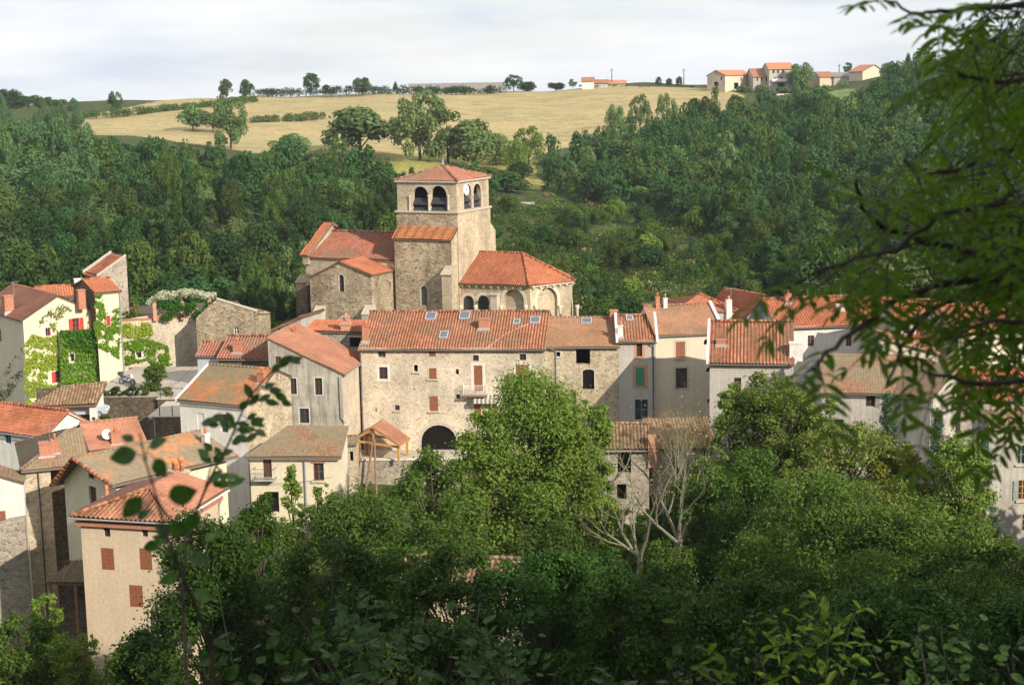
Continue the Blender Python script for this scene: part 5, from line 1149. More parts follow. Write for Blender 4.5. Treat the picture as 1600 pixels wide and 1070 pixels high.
H.wall((-W,0),0,[(0,0),(W,0),(W,z),(G,za),(0,z)],[('hole',1115.5,128,1122.5,135,dict(arch=.4)),('hole',1125.5,121,1128,126)],ST_GREY); H.wall((0,0),90,[(0,0),(D,0),(D,z),(0,z)],[('win',1157,121,1159,127,dict()),('win',1169,121,1171,127,dict()),('hole',1147,129.5,1154,139)],PL_CREAM); H.wall((0,D),180,[(0,0),(W,0),(W,z),(G,za),(0,z)],[],ST_GREY); H.wall((-W,D),-90,[(0,0),(D,0),(D,z),(0,z)],[],ST_GREY)
H.roof([(.4,-.4,z),(.4,D+.4,z),(-W/2,D+.4,za+.2),(-W/2,-.4,za+.2)],T_FAR,'far'); H.roof([(-W-.4,D+.4,z),(-W-.4,-.4,z),(-W/2,-.4,za+.2),(-W/2,D+.4,za+.2)],T_FAR,'far'); H.finish()
H = far_house(1177, 120, 606, 4, 1203, 119, 1190, 107, .5, 'grey farmhouse with dark red roof beside the big stone barn', 'farmhouse', 'house', T_FARB, PL_GREY, [('f','win',1182,122,1184.5,127,dict(single=1)),('f','win',1189,122,1191.5,127,dict(single=1)),('f','win',1196,122,1198.5,127,dict(single=1))])
H = far_house(1202, 108, 603, 4, 1240, 105, 1222, 98, .42, 'tallest ridge house, three storeys with a long balcony and orange roof', 'farmhouse', 'house', T_FAR, PL_GREY, [('f','win',1207,110,1210,115,dict(single=1)),('f','win',1214,110,1217,115,dict(single=1)),('f','win',1222,109,1225,114,dict(single=1)),('f','win',1209,121,1212,127,dict(single=1)),('f','win',1219,120,1222,127,dict(single=1)),('f','hole',1215,130,1226,136)])
a = H.on(('y',0),1206,128); c = H.on(('y',0),1232,127); M = MB(); M.box((a.x,-1.2,a.z),(c.x,-.003,a.z+.2)); M.box((a.x,-1.2,a.z+.2),(c.x,-1.1,a.z+1.1)); M.build('balcony', WHITEW, H.root)
H = far_house(1281, 120, 600, 10, 1303, 117, 1293, 112, .4, 'low orange-roofed house right of the big ridge tree', 'farmhouse', 'house', T_FARB, PL_PEACH)
H = far_house(1303, 120, 600, -4, 1336, 117, 1320, 113, .25, 'grey flat-roofed house on the ridge with dark garage openings', 'farmhouse', 'house', T_FARG, PL_GREY, [('f','hole',1327,118,1332,124)])
H = House('farmhouse', 'cream house with orange roof and bright gable near the right end of the ridge', 'house', 1348, 111, 590, 22, gz(P(1348,111,590).x,590)-3)
H.gy(1366, 101, 1376, 108, 9, T_FAR, 'far', PL_CREAM, ov=.5, vo=.4, rr=False, gut=False); H.finish()
H = House('boundary_wall', 'pale stone boundary wall running below the ridge houses', 'wall', 1214, 147, 590, 18, gz(P(1214,147,590).x,590)-3)
W = H.on(('y',0),1262,138).x; H.sides(W,.6,*[[(0,0),(w,0),(w,H.h+(2 if 0 else 0)),(0,H.h)] for w in (W,.6,W,.6)],PL_CREAM,None,[]); H.finish()
for u,vb,vt,Y,lb in ((956,128,107,646,'thin utility pole behind the crest farm'),(1068.5,133,107,640,'utility pole with crossarm near the big stone barn'),(1311,118,100,610,'thin pole above the flat-roofed ridge house')):
    p = P(u,vb+3,Y); zt = P(u,vt,Y).z; r = empty('utility_pole',p,0,lb,'pole','utility poles on the ridge'); M = MB(); M.tube([(0,0,0),(0,0,zt-p.z)],[.2,.14],6); M.build('pole',WDARK,r)
    M = MB(); M.box((-.9,-.06,zt-p.z-.9),(.9,.06,zt-p.z-.75)); M.build('crossarm',WDARK,r)
HY = onhill(813,326); H = House("stone_hut","small grey stone hut alone on the scrubby slope right of the tower","hut",813,322,HY,-8,gz(P(813,325,HY).x,HY)-2)
H.gx(833,321,825,317,.3,plain('hut_roof',(.36,.33,.29),.9),'far',ST_GREY,ov=.4,gut=False,rr=False,yr=2.6); H.finish()
# ------------------------------------------------------------------ foliage materials
def G(*c): return [(i / (len(c) - 1), k) for i, k in enumerate(c)]
L_FOR = leafmat('dark_shaded_wood_leaves', G((.026,.058,.017),(.034,.074,.021),(.043,.090,.025),(.056,.108,.031)), .22, hue=.055)  # dark wood green, with the cloud shade on the slope put into it
L_OLV = leafmat('olive_leaves', G((.050,.082,.018),(.066,.102,.024),(.086,.124,.031)), .25, hue=.05)
L_FLD = leafmat('sunlit_field_tree_leaves', G((.075,.125,.040),(.112,.175,.06),(.155,.215,.08)), .28, hue=.04)  # lighter green, with the sunlight on the field trees put into it
L_PINE = leafmat('grey_pine_needles', G((.05,.10,.036),(.07,.13,.047),(.095,.165,.062)), .15, hue=.03)
L_LIME = leafmat('lime_leaves', G((.06,.11,.02),(.10,.165,.03),(.14,.20,.045)), .35, hue=.03)
L_BRI = leafmat('bright_leaves', G((.095,.165,.020),(.145,.222,.036),(.19,.275,.052),(.25,.32,.075)), .38, hue=.015)
L_MID = leafmat('mid_leaves', G((.042,.082,.013),(.064,.116,.02),(.094,.154,.028),(.132,.192,.042)), .34, hue=.02)
L_DRK = leafmat('shade_leaves', G((.022,.058,.007),(.036,.084,.010),(.056,.112,.014)), .32, hue=.03, rough=.5, spec=.15)
L_VAR = leafmat('mixed_shrub_leaves', G((.065,.13,.016),(.11,.19,.026),(.16,.235,.04),(.24,.27,.08),(.14,.12,.045)), .3, hue=.03)
L_YEL = leafmat('yellow_green_leaves', G((.10,.13,.02),(.18,.21,.03),(.25,.26,.05)), .35, hue=.02)
L_CON = leafmat('blue_green_needles', G((.045,.085,.05),(.075,.125,.075),(.11,.16,.10)), .15, hue=.02)
L_IVYL = leafmat('light_ivy_leaves', G((.13,.22,.012),(.22,.32,.025),(.32,.40,.05),(.40,.42,.10)), .25, hue=.0)
L_IVYD = leafmat('dark_ivy_leaves', G((.022,.085,.010),(.04,.125,.015),(.065,.165,.022)), .2, hue=.0)
L_IVYM = leafmat('mid_ivy_leaves', G((.075,.17,.010),(.13,.25,.018),(.20,.32,.035)), .25, hue=.0)
L_WHT = leafmat('white_blossom', G((.35,.38,.25),(.55,.56,.44),(.62,.60,.5)), .3, hue=.0)
L_DRY = leafmat('dry_lichen_twigs', G((.20,.16,.07),(.30,.24,.10),(.24,.15,.08)), .2, hue=.0)
BARK = plain('bark', (.10,.08,.06), .95, .35, 8); BARKP = plain('pale_bark', (.36,.33,.27), .95, .3, 8); BARKD = plain('dark_bark', (.035,.028,.022), .9, .3, 12)
LICH = plain('lichen_bark', (.19,.18,.12), .95, .45, 9)
# ------------------------------------------------------------------ unit-size trees for the hillside
def tube_faces(pts, rad, n=5):
    M = MB(); M.tube(pts, rad, n, 0, False); return np.array([M.v[i] for f in M.f for i in f])
def proto(seed, leaf, nl=1900, size=.07, kind='round', bark=BARK):
    rg = np.random.default_rng(seed); cl = []
    if kind == 'round':
        for _ in range(24):
            a = rg.uniform(0, 6.28); t = (_ + .5) / 24; r = rg.uniform(.10, .18); pw = math.sin(math.pi * (t * .82 + .14)) ** .6; q = pw * (.5 - r * .8) * rg.uniform(.75, 1.05)
            cl.append((np.array([q * math.cos(a), q * math.sin(a), .09 + .79 * t]), r))
        cl.append((np.array([0, 0, .52]), .3)); z0 = .4
    elif kind == 'tall':
        for _ in range(24):
            z = rg.uniform(.16, .93); w = .42 * math.sin(math.pi * min(1, (z - .05) / .95)) ** .7; a = rg.uniform(0, 6.28)
            cl.append((np.array([w * math.cos(a), w * math.sin(a), z]), rg.uniform(.1, .16)))
        cl.append((np.array([0, 0, .5]), .22)); z0 = .4
    elif kind == 'cone':
        for k in range(26):
            z = .1 + .86 * k / 26; w = .46 * (1 - z) ** .85; a = k * 2.4
            cl.append((np.array([w * .7 * math.cos(a), w * .7 * math.sin(a), z]), .04 + w * .42))
        z0 = .9
    else:
        for _ in range(9):
            a = rg.uniform(0, 6.28); q = rg.uniform(.05, .33); cl.append((np.array([q * math.cos(a), q * math.sin(a), rg.uniform(.3, .72)]), rg.uniform(.18, .28)))
        z0 = .3
    v = clump_leaves(rg, cl, nl, size, .2, .62, .6, .3, 1.)
    parts = [v]
    tv = [tube_faces([(0, 0, -.12), (.01, 0, .2), (0, .01, z0)], [.032, .024, .012])]
    for c, r in cl[:7]:
        tv.append(tube_faces([(0, 0, z0 * .6), (c[0] * .5, c[1] * .5, (z0 * .6 + c[2]) / 2 + .03), tuple(c)], [.014, .01, .004], 4))
    tv = np.concatenate(tv)
    mi = np.concatenate([np.zeros(len(v) // 4), np.ones(len(tv) // 4)])
    return np.concatenate([v, tv]), mi, [leaf, bark]
PM = {}
def pmesh(key, name='broadleaf_tree', lod=0):
    k0 = key; key = key + (lod,)
    if key not in PM:
        leaf, kind, seed = k0
        nl = {'round': 4600, 'tall': 3800, 'cone': 3200, 'bush': 2400}[kind] // (1 if lod == 0 else 3)
        v, mi, ms = proto(seed * 17 + len(kind), leaf, nl, {'round': .058, 'tall': .058, 'cone': .062, 'bush': .085}[kind] * (1 if lod == 0 else 1.45), kind)
        PM[key] = (mesh_np(name, v, 4, ms, mi), v)
    return PM[key]
RT = random.Random(11)
def put(key, name, x, y, z, w, h, label=None, cat='tree', group=None):
    o = link(name, pmesh(key, name)[0]); o.location = (x, y, z); o.scale = (w, w, h); o.rotation_euler = (0, 0, RT.uniform(0, 6.28))
    return tag(o, label, cat, group)
def put_px(key, name, u, vb, vt, wpx, label, cat='tree', group=None, Y=None):
    Y = Y or onhill(u, vb); p = P(u, vb, Y); h = P(u, vt, Y).z - p.z
    return put(key, name, p.x, p.y, p.z, wpx * Y / F, h, label, cat, group)
LEFTW = [(-90,216),(60,220),(128,252),(215,262),(300,272),(400,282),(470,290),(530,290),(590,304),(700,316),(770,318),(740,350),(640,545),(-90,560)]
RIGHTW = [(842,312),(856,285),(905,262),(985,235),(1060,214),(1140,198),(1230,188),(1330,182),(1400,140),(1520,105),(1720,60),(1720,548),(1240,540),(1190,440),(1120,372),(1040,338),(930,325)]
SCRUB = [(770,306),(930,325),(1040,338),(1120,372),(1190,440),(1240,540),(640,545),(740,350)]
cand = []
for gy_ in range(0, 62):
    Y = 212 + gy_ * 7.6
    for gx_ in range(-29, 38):
        x = gx_ * 8. + (gy_ % 2) * 4. + RT.uniform(-3.2, 3.2); y = Y + RT.uniform(-3., 3.)
        if abs(x / y) > .40: continue
        z = gz(x, y); u, v = proj((x, y, z))
        if inpoly(np.array([u]), np.array([v]), LEFTW)[0]: cand.append((x, y, z, u, v, 'L'))
        elif inpoly(np.array([u]), np.array([v]), RIGHTW)[0]: cand.append((x, y, z, u, v, 'R'))
cand = [c for c in cand if not (c[3] < 105 and 385 < c[4] < 475 and RT.random() < .85)]
cand = [c for c in cand if not (c[5] == 'L' and c[1] < 232 and 610 < c[3] < 920)]
cand.sort(key=lambda c: c[1] if -40 < c[3] < 1640 else c[1] + 300)
far_v = []; far_m = []
lab = {'L': 'dark green broadleaf tree in the dense wood on the slope left of the bell tower', 'R': 'dark green broadleaf tree in the dense wood on the slope right of the apse'}
grp = {'L': 'broadleaf trees of the left hillside wood', 'R': 'broadleaf trees of the right hillside wood'}
FARK = []
for i, (x, y, z, u, v, s) in enumerate(cand):
    q = RT.random(); leaf = L_FOR if q < .68 else (L_OLV if q < .88 else (L_FLD if q < .94 else L_MID))
    if s == 'L' and u < 140 and v < 330 and q < .6: leaf = L_PINE
    kind = 'round' if RT.random() < .72 else 'tall'; h = RT.choice((6.,7.,8.,9.,10.,12.5)) * RT.uniform(.9,1.1) * (1.15 if kind == 'tall' else 1); w = RT.uniform(6.5, 11) * (.72 if kind == 'tall' else 1)
    key = (leaf, kind, RT.randrange(3))
    if i < 300: put(key, 'broadleaf_tree', x, y, z - .3, w, h, lab[s], 'tree', grp[s])
    else:
        pv = pmesh(key, lod=1)[1]; a = RT.uniform(0, 6.28); c_, s_ = math.cos(a), math.sin(a)
        q = np.stack([(pv[:, 0] * c_ - pv[:, 1] * s_) * w + x, (pv[:, 0] * s_ + pv[:, 1] * c_) * w + y, pv[:, 2] * h + z - .3], 1)
        FARK.append((q, leaf))
if FARK:
    ms = [L_FOR, L_OLV, L_MID, L_PINE, L_FLD]
    tag(link('distant_wood', mesh_np('distant_wood', np.concatenate([q for q, l in FARK]), 4, ms, np.concatenate([np.full(len(q) // 4, ms.index(l)) for q, l in FARK]))), 'upper part of the dense hillside wood reading as one mass of crowns', 'wood', kind='stuff')
# low scrub on the terraced slope and undergrowth between the trees
rg = np.random.default_rng(5); sc_v = []; sc_m = []; sm = [L_MID, L_OLV, L_FOR, L_DRY, L_BRI]
n = 0
while n < 6000:
    y = rg.uniform(208, 430); x = rg.uniform(-.38, .42) * y; z = gz(x, y); u, v = proj((x, y, z))
    a = np.array([u]); b_ = np.array([v])
    insc = inpoly(a, b_, SCRUB)[0]
    if not insc and not (inpoly(a, b_, LEFTW)[0] or inpoly(a, b_, RIGHTW)[0]): continue
    if not insc and rg.random() < .45: n += 1; continue
    n += 1
    row = math.sin(z * 2.4 + x * .04)
    if insc and row < -.45 and rg.random() < .5: continue
    if not insc and rg.random() < .4: continue
    r = rg.uniform(.6, 2.1) if insc else rg.uniform(.8, 2.2)
    cl = [(np.array([x + rg.normal(0, r * .8), y + rg.normal(0, r * .8), z + r * rg.uniform(.2, .7)]), r * rg.uniform(.5, 1.)) for _ in range(4)]
    m = int(rg.choice(5, p=[.36, .28, .26, .04, .06]))
    q = clump_leaves(rg, cl, 90, .5, .5, .6, .5, .5); sc_v.append(q); sc_m.append(np.full(len(q) // 4, m))
tag(link('hillside_scrub', mesh_np('hillside_scrub', np.concatenate(sc_v), 4, sm, np.concatenate(sc_m))), 'low green and brown scrub covering the terraced slope behind the church', 'scrub', kind='stuff')
for i, (u, vb, h, w) in enumerate(((1010,420,60,52),(1125,440,50,40),(900,395,44,42),(960,350,40,44),(1085,365,48,46),(1160,470,60,50),(870,470,50,60),(1230,520,60,60),(795,335,34,44),(1060,500,40,60),(945,505,42,52),(1130,400,38,40),(985,470,40,44),(820,405,36,40))):
    put_px((L_MID if i % 3 else L_BRI, 'round' if i % 2 else 'bush', i % 3), 'small_tree', u, vb, vb - h, w, 'small mid-green tree standing alone in the scrub of the terraced slope', 'tree', 'scattered trees of the terraced slope')
for i in range(46):
    while True:
        u = RT.uniform(770, 1230); vb = RT.uniform(325, 545)
        if inpoly(np.array([u]), np.array([vb]), SCRUB)[0] and abs(u - 822) > 26: break
    hh = RT.uniform(22, 52); put_px(((L_FOR, L_MID, L_OLV, L_FOR)[i % 4], 'bush' if i % 3 else 'round', i % 3), 'small_tree', u, vb, vb - hh, hh * RT.uniform(.9, 1.3), 'bushy low tree rising from the scrub of the terraced slope', 'tree', 'scattered trees of the terraced slope')
RKY = onhill(18, 440); p = P(18, 440, RKY); rr_ = random.Random(4); rm = stone('grey_rock', [(.20,.19,.17), (.28,.27,.24), (.16,.15,.13)], (.13,.13,.10), .5, .06, (.6, 1.15), .3, 1.)
bm = bmesh.new()
for k in range(9):
    mt_ = Matrix.Translation((rr_.uniform(-4, 4), rr_.uniform(-1.5, 2), rr_.uniform(.2, 2.6))) @ Matrix.Rotation(rr_.uniform(0, 3), 4, 'Z') @ Matrix.Rotation(rr_.uniform(-.5, .5), 4, 'X') @ Matrix.Diagonal((rr_.uniform(1.2, 2.4), rr_.uniform(1., 1.8), rr_.uniform(1.2, 2.6), 1))
    bmesh.ops.create_icosphere(bm, subdivisions=3, radius=1, matrix=mt_)
for vv_ in bm.verts: vv_.co += Vector((rr_.uniform(-1, 1), rr_.uniform(-1, 1), rr_.uniform(-1, 1))) * .16
rme = bpy.data.meshes.new('rock_outcrop'); bm.to_mesh(rme); bm.free(); rme.materials.append(rm); ro = link('rock_outcrop', rme); ro.location = p; tag(ro, 'grey rock outcrop in the brown clearing at the left edge of the slope', 'rock')
for i, (u, vb, w, h) in enumerate(((790,305,80,42),(752,300,60,40),(812,285,50,36),(690,300,50,30),(610,300,60,36))):
    put_px((L_FOR, 'bush', i % 3), 'dark_bush', u, vb, vb - h, w, 'dark round bush on the yellow-green strip behind the bell tower', 'bush', 'bushes behind the bell tower')
# trees of the field and the skyline, one by one
for (u, vb, vt, w, leaf, kind, lb) in (
 (564,248,158,128,L_FLD,'bush','biggest sunlit round tree on the golden field, above the nave'), (657,256,142,96,L_FLD,'tall','tall loose sunlit tree in front of the long grey barn'),
 (700,258,172,80,L_FLD,'tall','grey-green sunlit tree right of the tall loose tree'), (742,264,180,108,L_FLD,'bush','broad sunlit tree with stepped crown above the tower roof'),
 (775,258,206,60,L_FLD,'round','lower sunlit tree at the right end of the field tree group'), (826,262,200,50,L_BRI,'tall','bright green tree at the foot of the golden field'),
 (805,275,215,40,L_BRI,'round','small bright tree left of the bright green field-foot tree'), (361,236,150,62,L_FLD,'tall','tall feathery tree standing out on the left part of the golden field'),
 (302,205,160,56,L_FLD,'bush','dense green bush tree left of the feathery tree'), (333,208,170,44,L_FLD,'bush','lower green bush tree touching the feathery tree'),
 (455,262,207,76,L_FLD,'round','round tree at the lower edge of the field left of the biggest tree'), (500,268,232,60,L_FLD,'round','low round tree just left under the biggest field tree'),
 (181,180,143,24,L_FOR,'tall','thin tree with loose top on the left skyline'), (354,152,122,25,L_FOR,'round','left of the two dark round skyline trees'), (386,152,124,25,L_FOR,'round','right of the two dark round skyline trees'),
 (487,140,114,31,L_FOR,'round','dark skyline tree with flat bottom, left of centre'), (566,146,120,34,L_FOR,'round','dark leaning skyline tree left of the long grey barn'), (510,142,131,14,L_FOR,'bush','tiny dark bush between the two skyline trees left of centre'),
 (618,142,127,11,L_FOR,'cone','small pointed tree just left of the long grey barn'), (803,143,118,30,L_FOR,'tall','dense dark tree right of the long grey barn'), (826,146,125,34,L_FOR,'bush','dark bush sloping down right of the long grey barn'), (868,143,128,34,L_FOR,'bush','dark bush on the crest left of the crest farm'), (895,137,124,13,L_PINE,'tall','thin pale tree just left of the crest farm'),
 (1029,134,120,11,L_FOR,'round','leftmost of three small skyline trees near the utility pole'), (1045,134,122,12,L_FOR,'round','middle of three small skyline trees near the utility pole'), (1061,134,119,12,L_FOR,'round','rightmost of three small skyline trees near the utility pole'),
 (1252,142,97,48,L_FLD,'round','large grey-green tree in front of the tallest ridge house'), (1160,146,132,30,L_FLD,'bush','bush at the foot of the big stone barn'), (1190,146,130,28,L_FLD,'bush','bush below the grey farmhouse'), (1222,148,134,26,L_PINE,'bush','small grey bush below the tallest ridge house'),
 (1325,116,98,14,L_PINE,'tall','thin pale tree between the ridge houses at right'), (1418,128,82,24,L_FOR,'cone','dark pointed conifer on the right skyline'), (1392,140,96,46,L_FLD,'round','light green tree just right of the cream ridge house'),
 (12,172,138,62,L_FOR,'round','dark broad tree at the left end of the skyline'), (45,170,147,40,L_FOR,'bush','dark bush on the left skyline beside the broad tree'), (68,170,150,34,L_FOR,'bush','second dark bush on the left skyline'), (92,170,154,30,L_FOR,'bush','small dark bush where the left skyline meets the hedge'), (115,172,152,24,L_PINE,'cone','pale pine on the left skyline at the field corner'),
 (1000,212,150,36,L_FLD,'tall','left of two tall light trees at the upper edge of the right wood'), (1040,210,146,36,L_FLD,'tall','right of two tall light trees at the upper edge of the right wood'), (962,222,162,38,L_FLD,'round','light tree at the upper left edge of the right wood'), (1095,200,150,52,L_FOR,'round','dark round tree at the wood edge below the big stone barn'), (1150,190,148,36,L_FOR,'round','dark tree left below the boundary wall'), (1262,185,140,40,L_FLD,'round','light tree standing below the boundary wall')):
    put_px((leaf, kind, len(lb) % 3), 'conifer' if kind == 'cone' else ('bush' if kind == 'bush' else 'field_tree'), u, vb, vt, w, lb, 'bush' if kind == 'bush' else 'tree')
for i in range(38):
    u = RT.uniform(-20, 128); vb = RT.uniform(188, 245); put_px((L_PINE, 'cone', i % 3), 'pine_tree', u, vb, vb - RT.uniform(32, 48), RT.uniform(18, 27), 'grey-green pine in the stand at the upper left edge of the wood', 'tree', 'pines at the upper left of the wood')
for i, (u, vb, w, h) in enumerate(((105,235,60,34),(125,245,50,30),(60,262,50,30),(420,272,36,40),(385,275,50,36))):
    put_px((L_LIME, 'bush', i % 3), 'lime_bush', u, vb, vb - h, w, 'yellow-green bush glowing at the edge of the left wood', 'bush', 'yellow-green bushes at the left wood edge')
def hedge(pts, h, label, leaf, n):
    rg = np.random.default_rng(len(label)); cl = []
    for (u0, v0), (u1, v1) in zip(pts[:-1], pts[1:]):
        Y0, Y1 = onhill(u0, v0), onhill(u1, v1); a, b_ = P(u0, v0, Y0), P(u1, v1, Y1); L = (b_ - a).length
        for k in range(int(L / .8)):
            q = a.lerp(b_, rg.random()); r = h * rg.uniform(.3, .6)
            cl.append((np.array([q.x, q.y + rg.normal(0, .6), q.z + r * .7]), r))
    tag(link('hedge', mesh_np('hedge', clump_leaves(rg, cl, n, .6, .4, .6, .5, .5), 4, leaf)), label, 'hedge')
hedge([(400,152),(560,147),(640,147),(790,147)], 4.2, 'long dark hedge along the crest in front of the grey barn', L_FOR, 12000)
hedge([(390,193),(440,191),(510,184)], 3.2, 'short hedge dividing the golden field left of the biggest tree', L_FLD, 4500)
hedge([(125,186),(200,181),(300,172),(400,160)], 3.6, 'green hedge bank along the upper left edge of the field', L_OLV, 9000)
hedge([(1225,156),(1290,142),(1330,134)], 2.6, 'hedge above the small green meadow below the ridge houses', L_FLD, 1200)
hedge([(905,136),(1000,134),(1110,137)], 1., 'thin grassy hedge line on the crest between farm and barn', L_OLV, 900)
# ------------------------------------------------------------------ nearer trees, each with trunk and crown
def near_tree(name, label, u, vt, vb, wpx, Y, leaf, nl, size=.26, cat='tree', shape='round', bark=BARK, seed=1, group=None, nc=32, asp=.55, lean=0., base=None, prof=None):
    rg = np.random.default_rng(seed); rp = random.Random(seed)
    c0 = P(u, (vt + vb) / 2, Y); zt = P(u, vt, Y).z; zb = P(u, vb, Y).z; W = wpx * Y / F
    g = gz(c0.x, Y) if base is None else base; g = min(g, zb - .3)
    r = empty(name, (c0.x, Y, g), 0, label, cat, group)
    Hc = zt - zb; cl = []
    nc = int(nc * 2.2)
    for k in range(nc):
        t = (k + .5) / nc; t = .04 + .92 * t
        pw = math.sqrt(max(0, 1 - (2 * t - 1) ** 2)) if shape == 'round' else (prof(t) if prof else 1 - t * .75)
        a = rp.uniform(0, 6.28); q = rp.random() ** .36; rr = rp.uniform(.055, .155) * min(W, Hc * 1.4)
        rad = max(0., W / 2 * pw - rr * .45)
        cl.append((np.array([rad * q * math.cos(a) + lean * t * W, rad * q * math.sin(a) * .8, zb - g + Hc * t - (rr * .4 if t > .8 else 0)]), rr * (.75 if t > .85 else 1)))
    v = clump_leaves(rg, cl, int(nl * 2.1), size * 1.12, .35, asp, .35, .45)
    v = np.concatenate([v, clump_leaves(rg, [(c, q * 1.45) for c, q in cl], int(nl * .45), size * 1.1, .35, asp, .6, .8)])
    link('crown', mesh_np('crown', v, 4, leaf), r)
    M = MB(); s = max(.1, W * .025); zc = zb - g
    M.tube([(0, 0, -.5), (.1, .05, zc * .5 + .2), (lean * W * .3, 0, zc + Hc * .35)], [s * 1.5, s * 1.1, s * .6], 7)
    for c, q in cl[::2]:
        z0 = min(zc + Hc * .3, c[2] * .7); M.tube([(.05, 0, z0), (c[0] * .45, c[1] * .45, (z0 + c[2]) / 2 + .15), tuple(c), (c[0] * 1.15 + rp.uniform(-.3, .3), c[1] * 1.15, c[2] + q * .8)], [s * .5, s * .32, s * .16, s * .05], 5)
    M.build('trunk', bark, r); return r
wide = lambda t: (1 - t) ** .55 * .9 + .12
NT = near_tree
NT('feathery_tree','largest bright green feathery tree covering the lower right of the long stone house',835,564,900,300,113,L_BRI,17000,.27,shape='c',prof=lambda t:1.-.74*t**1.6,seed=2,nc=48,asp=.42)
NT('feathery_tree','looser bright tree joined to the right side of the largest feathery tree',885,628,900,150,112,L_BRI,5500,.26,seed=51,nc=26,shape='c',prof=lambda t:.95-.6*t)
NT('feathery_tree','bright shoulder crown joined to the left side of the largest feathery tree',758,632,900,170,111,L_BRI,6500,.26,seed=55,nc=28,shape='c',prof=lambda t:1.-.65*t)
NT('feathery_tree','small bright crown filling the right flank of the largest feathery tree',935,625,830,90,115,L_BRI,2600,.26,seed=56,nc=18,shape='c',prof=lambda t:.95-.6*t)
NT('feathery_tree','green tree at the left foot of the largest feathery tree',680,694,930,170,107,L_MID,7500,.25,seed=3,nc=24)
NT('feathery_tree','grey-stemmed loose tree at the right of the largest feathery tree',915,615,860,110,117,L_MID,3200,.25,seed=4,nc=20,bark=BARKP)
NT('ivy_shrub','variegated shrub at the left corner of the canal-roofed house',1143,590,790,95,122,L_VAR,4200,.24,'shrub',seed=57,nc=26,shape='c',prof=lambda t:.9-.45*t)
NT('ivy_shrub','second variegated shrub right of the one before the canal-roofed house',1280,612,820,120,119,L_VAR,5200,.24,'shrub',seed=53,nc=30,shape='c',prof=lambda t:.95-.4*t)
NT('ivy_shrub','variegated leafy shrub climbing in front of the pale canal-roofed house',1212,575,800,185,121,L_VAR,10500,.24,'shrub',seed=5,nc=34,shape='c',prof=lambda t:.9-.35*t)
NT('mixed_shrub','green shrub below the bent-front house wall',1320,655,830,190,115,L_VAR,7000,.24,'shrub',seed=6,nc=30)
NT('yellow_shrub','yellow-green sunlit shrub below the oval shadow on the bent-front house',1415,685,830,120,113,L_YEL,3600,.24,'shrub',seed=7,nc=20)
NT('leafy_tree','autumn-tinged leafy tree between bent-front house and grey house',1500,670,920,170,109,L_VAR,7500,.24,seed=8,nc=30,shape='c',prof=lambda t:.95-.6*t)
for i,(u,vt,vb,w,Y,lb) in enumerate(((1385,606,780,78,117,'leftmost blue-green conifer spire before the bent-front house'),(1464,632,800,74,114,'middle blue-green conifer spire at the corner of the bent-front house'),(1534,668,860,72,110,'rightmost blue-green conifer spire beside the grey house'))):
    NT('conifer',lb,u,vt,vb,w,Y,L_CON,3000,.26,seed=20+i,nc=30,shape='c',prof=lambda t:max(.04,1-t)**1.1,asp=.22)
NT('leafy_tree','mid green leafy tree right of the dead lichen tree',1150,690,960,220,103,L_MID,10500,.22,seed=9,nc=34)
NT('leafy_tree','broad mid green tree in the middle of the right foreground wood',1285,735,980,260,96,L_MID,10000,.22,seed=10,nc=36)
NT('leafy_tree','broad tree below the autumn-tinged tree at right',1440,775,1020,260,93,L_MID,9500,.22,seed=11,nc=36)
NT('leafy_tree','leafy tree at the right edge below the grey house',1575,835,1080,190,90,L_MID,7000,.22,seed=12,nc=30)
NT('hedge_tree','low sunlit spreading tree under the stone terrace wall',565,764,960,240,103,L_MID,9500,.22,seed=13,nc=34,shape='c',prof=lambda t:.95-.3*t)
NT('sapling','thin bright sapling in front of the balcony house',456,722,860,66,111,L_BRI,1100,.26,seed=14,nc=16,shape='c',prof=lambda t:.9-.7*t)
NT('sapling','small bright sapling below the brown window of the balcony house',505,748,880,56,110,L_BRI,800,.26,seed=15,nc=12)
NT('leafy_tree','dark glossy tree partly hiding the peach house',325,790,1120,250,77,L_DRK,13000,.19,seed=16,nc=46,shape='c',prof=lambda t:.98-.5*t)
NT('leafy_tree','small leafy tree between peach house and balcony house',405,765,960,110,88,L_DRK,4200,.2,seed=17,nc=26,shape='c',prof=lambda t:.95-.55*t)
NT('leafy_tree','dark tree left of the glimpsed barn roof',515,830,1120,220,74,L_DRK,9000,.19,seed=18,nc=36)
NT('leafy_tree','sparse dark tree standing right before the glimpsed barn roof',715,838,1090,190,72,L_DRK,6500,.2,seed=52,nc=40)
NT('leafy_tree','sparse mid green tree before the gable of the glimpsed barn',640,842,1090,150,74,L_MID,4200,.2,seed=54,nc=34)
NT('leafy_tree','dark tree in the bottom centre right of the glimpsed barn roof',845,850,1120,240,71,L_DRK,9000,.19,seed=19,nc=36)
NT('leafy_tree','dark tree in the bottom centre under the dead lichen tree',990,870,1140,240,68,L_DRK,9000,.19,seed=30,nc=36)
NT('leafy_tree','dark tree low in the right foreground under the broad middle tree',1180,890,1160,280,64,L_DRK,9500,.19,seed=31,nc=36)
NT('leafy_tree','dark tree low in the right foreground before the right-hand broad tree',1400,905,1180,300,60,L_DRK,9500,.19,seed=32,nc=36)
NT('leafy_tree','dark tree in the lower right corner',1590,930,1200,260,56,L_DRK,8500,.19,seed=33,nc=32)
NT('leafy_tree','low dark tree at the bottom edge in front of the glimpsed barn',680,965,1180,260,62,L_DRK,7500,.19,seed=34,nc=30)
NT('garden_shrub','sunlit shrub at the lower left corner beside the grass strip',35,955,1110,150,90,L_MID,5000,.2,'shrub',seed=35,nc=28)
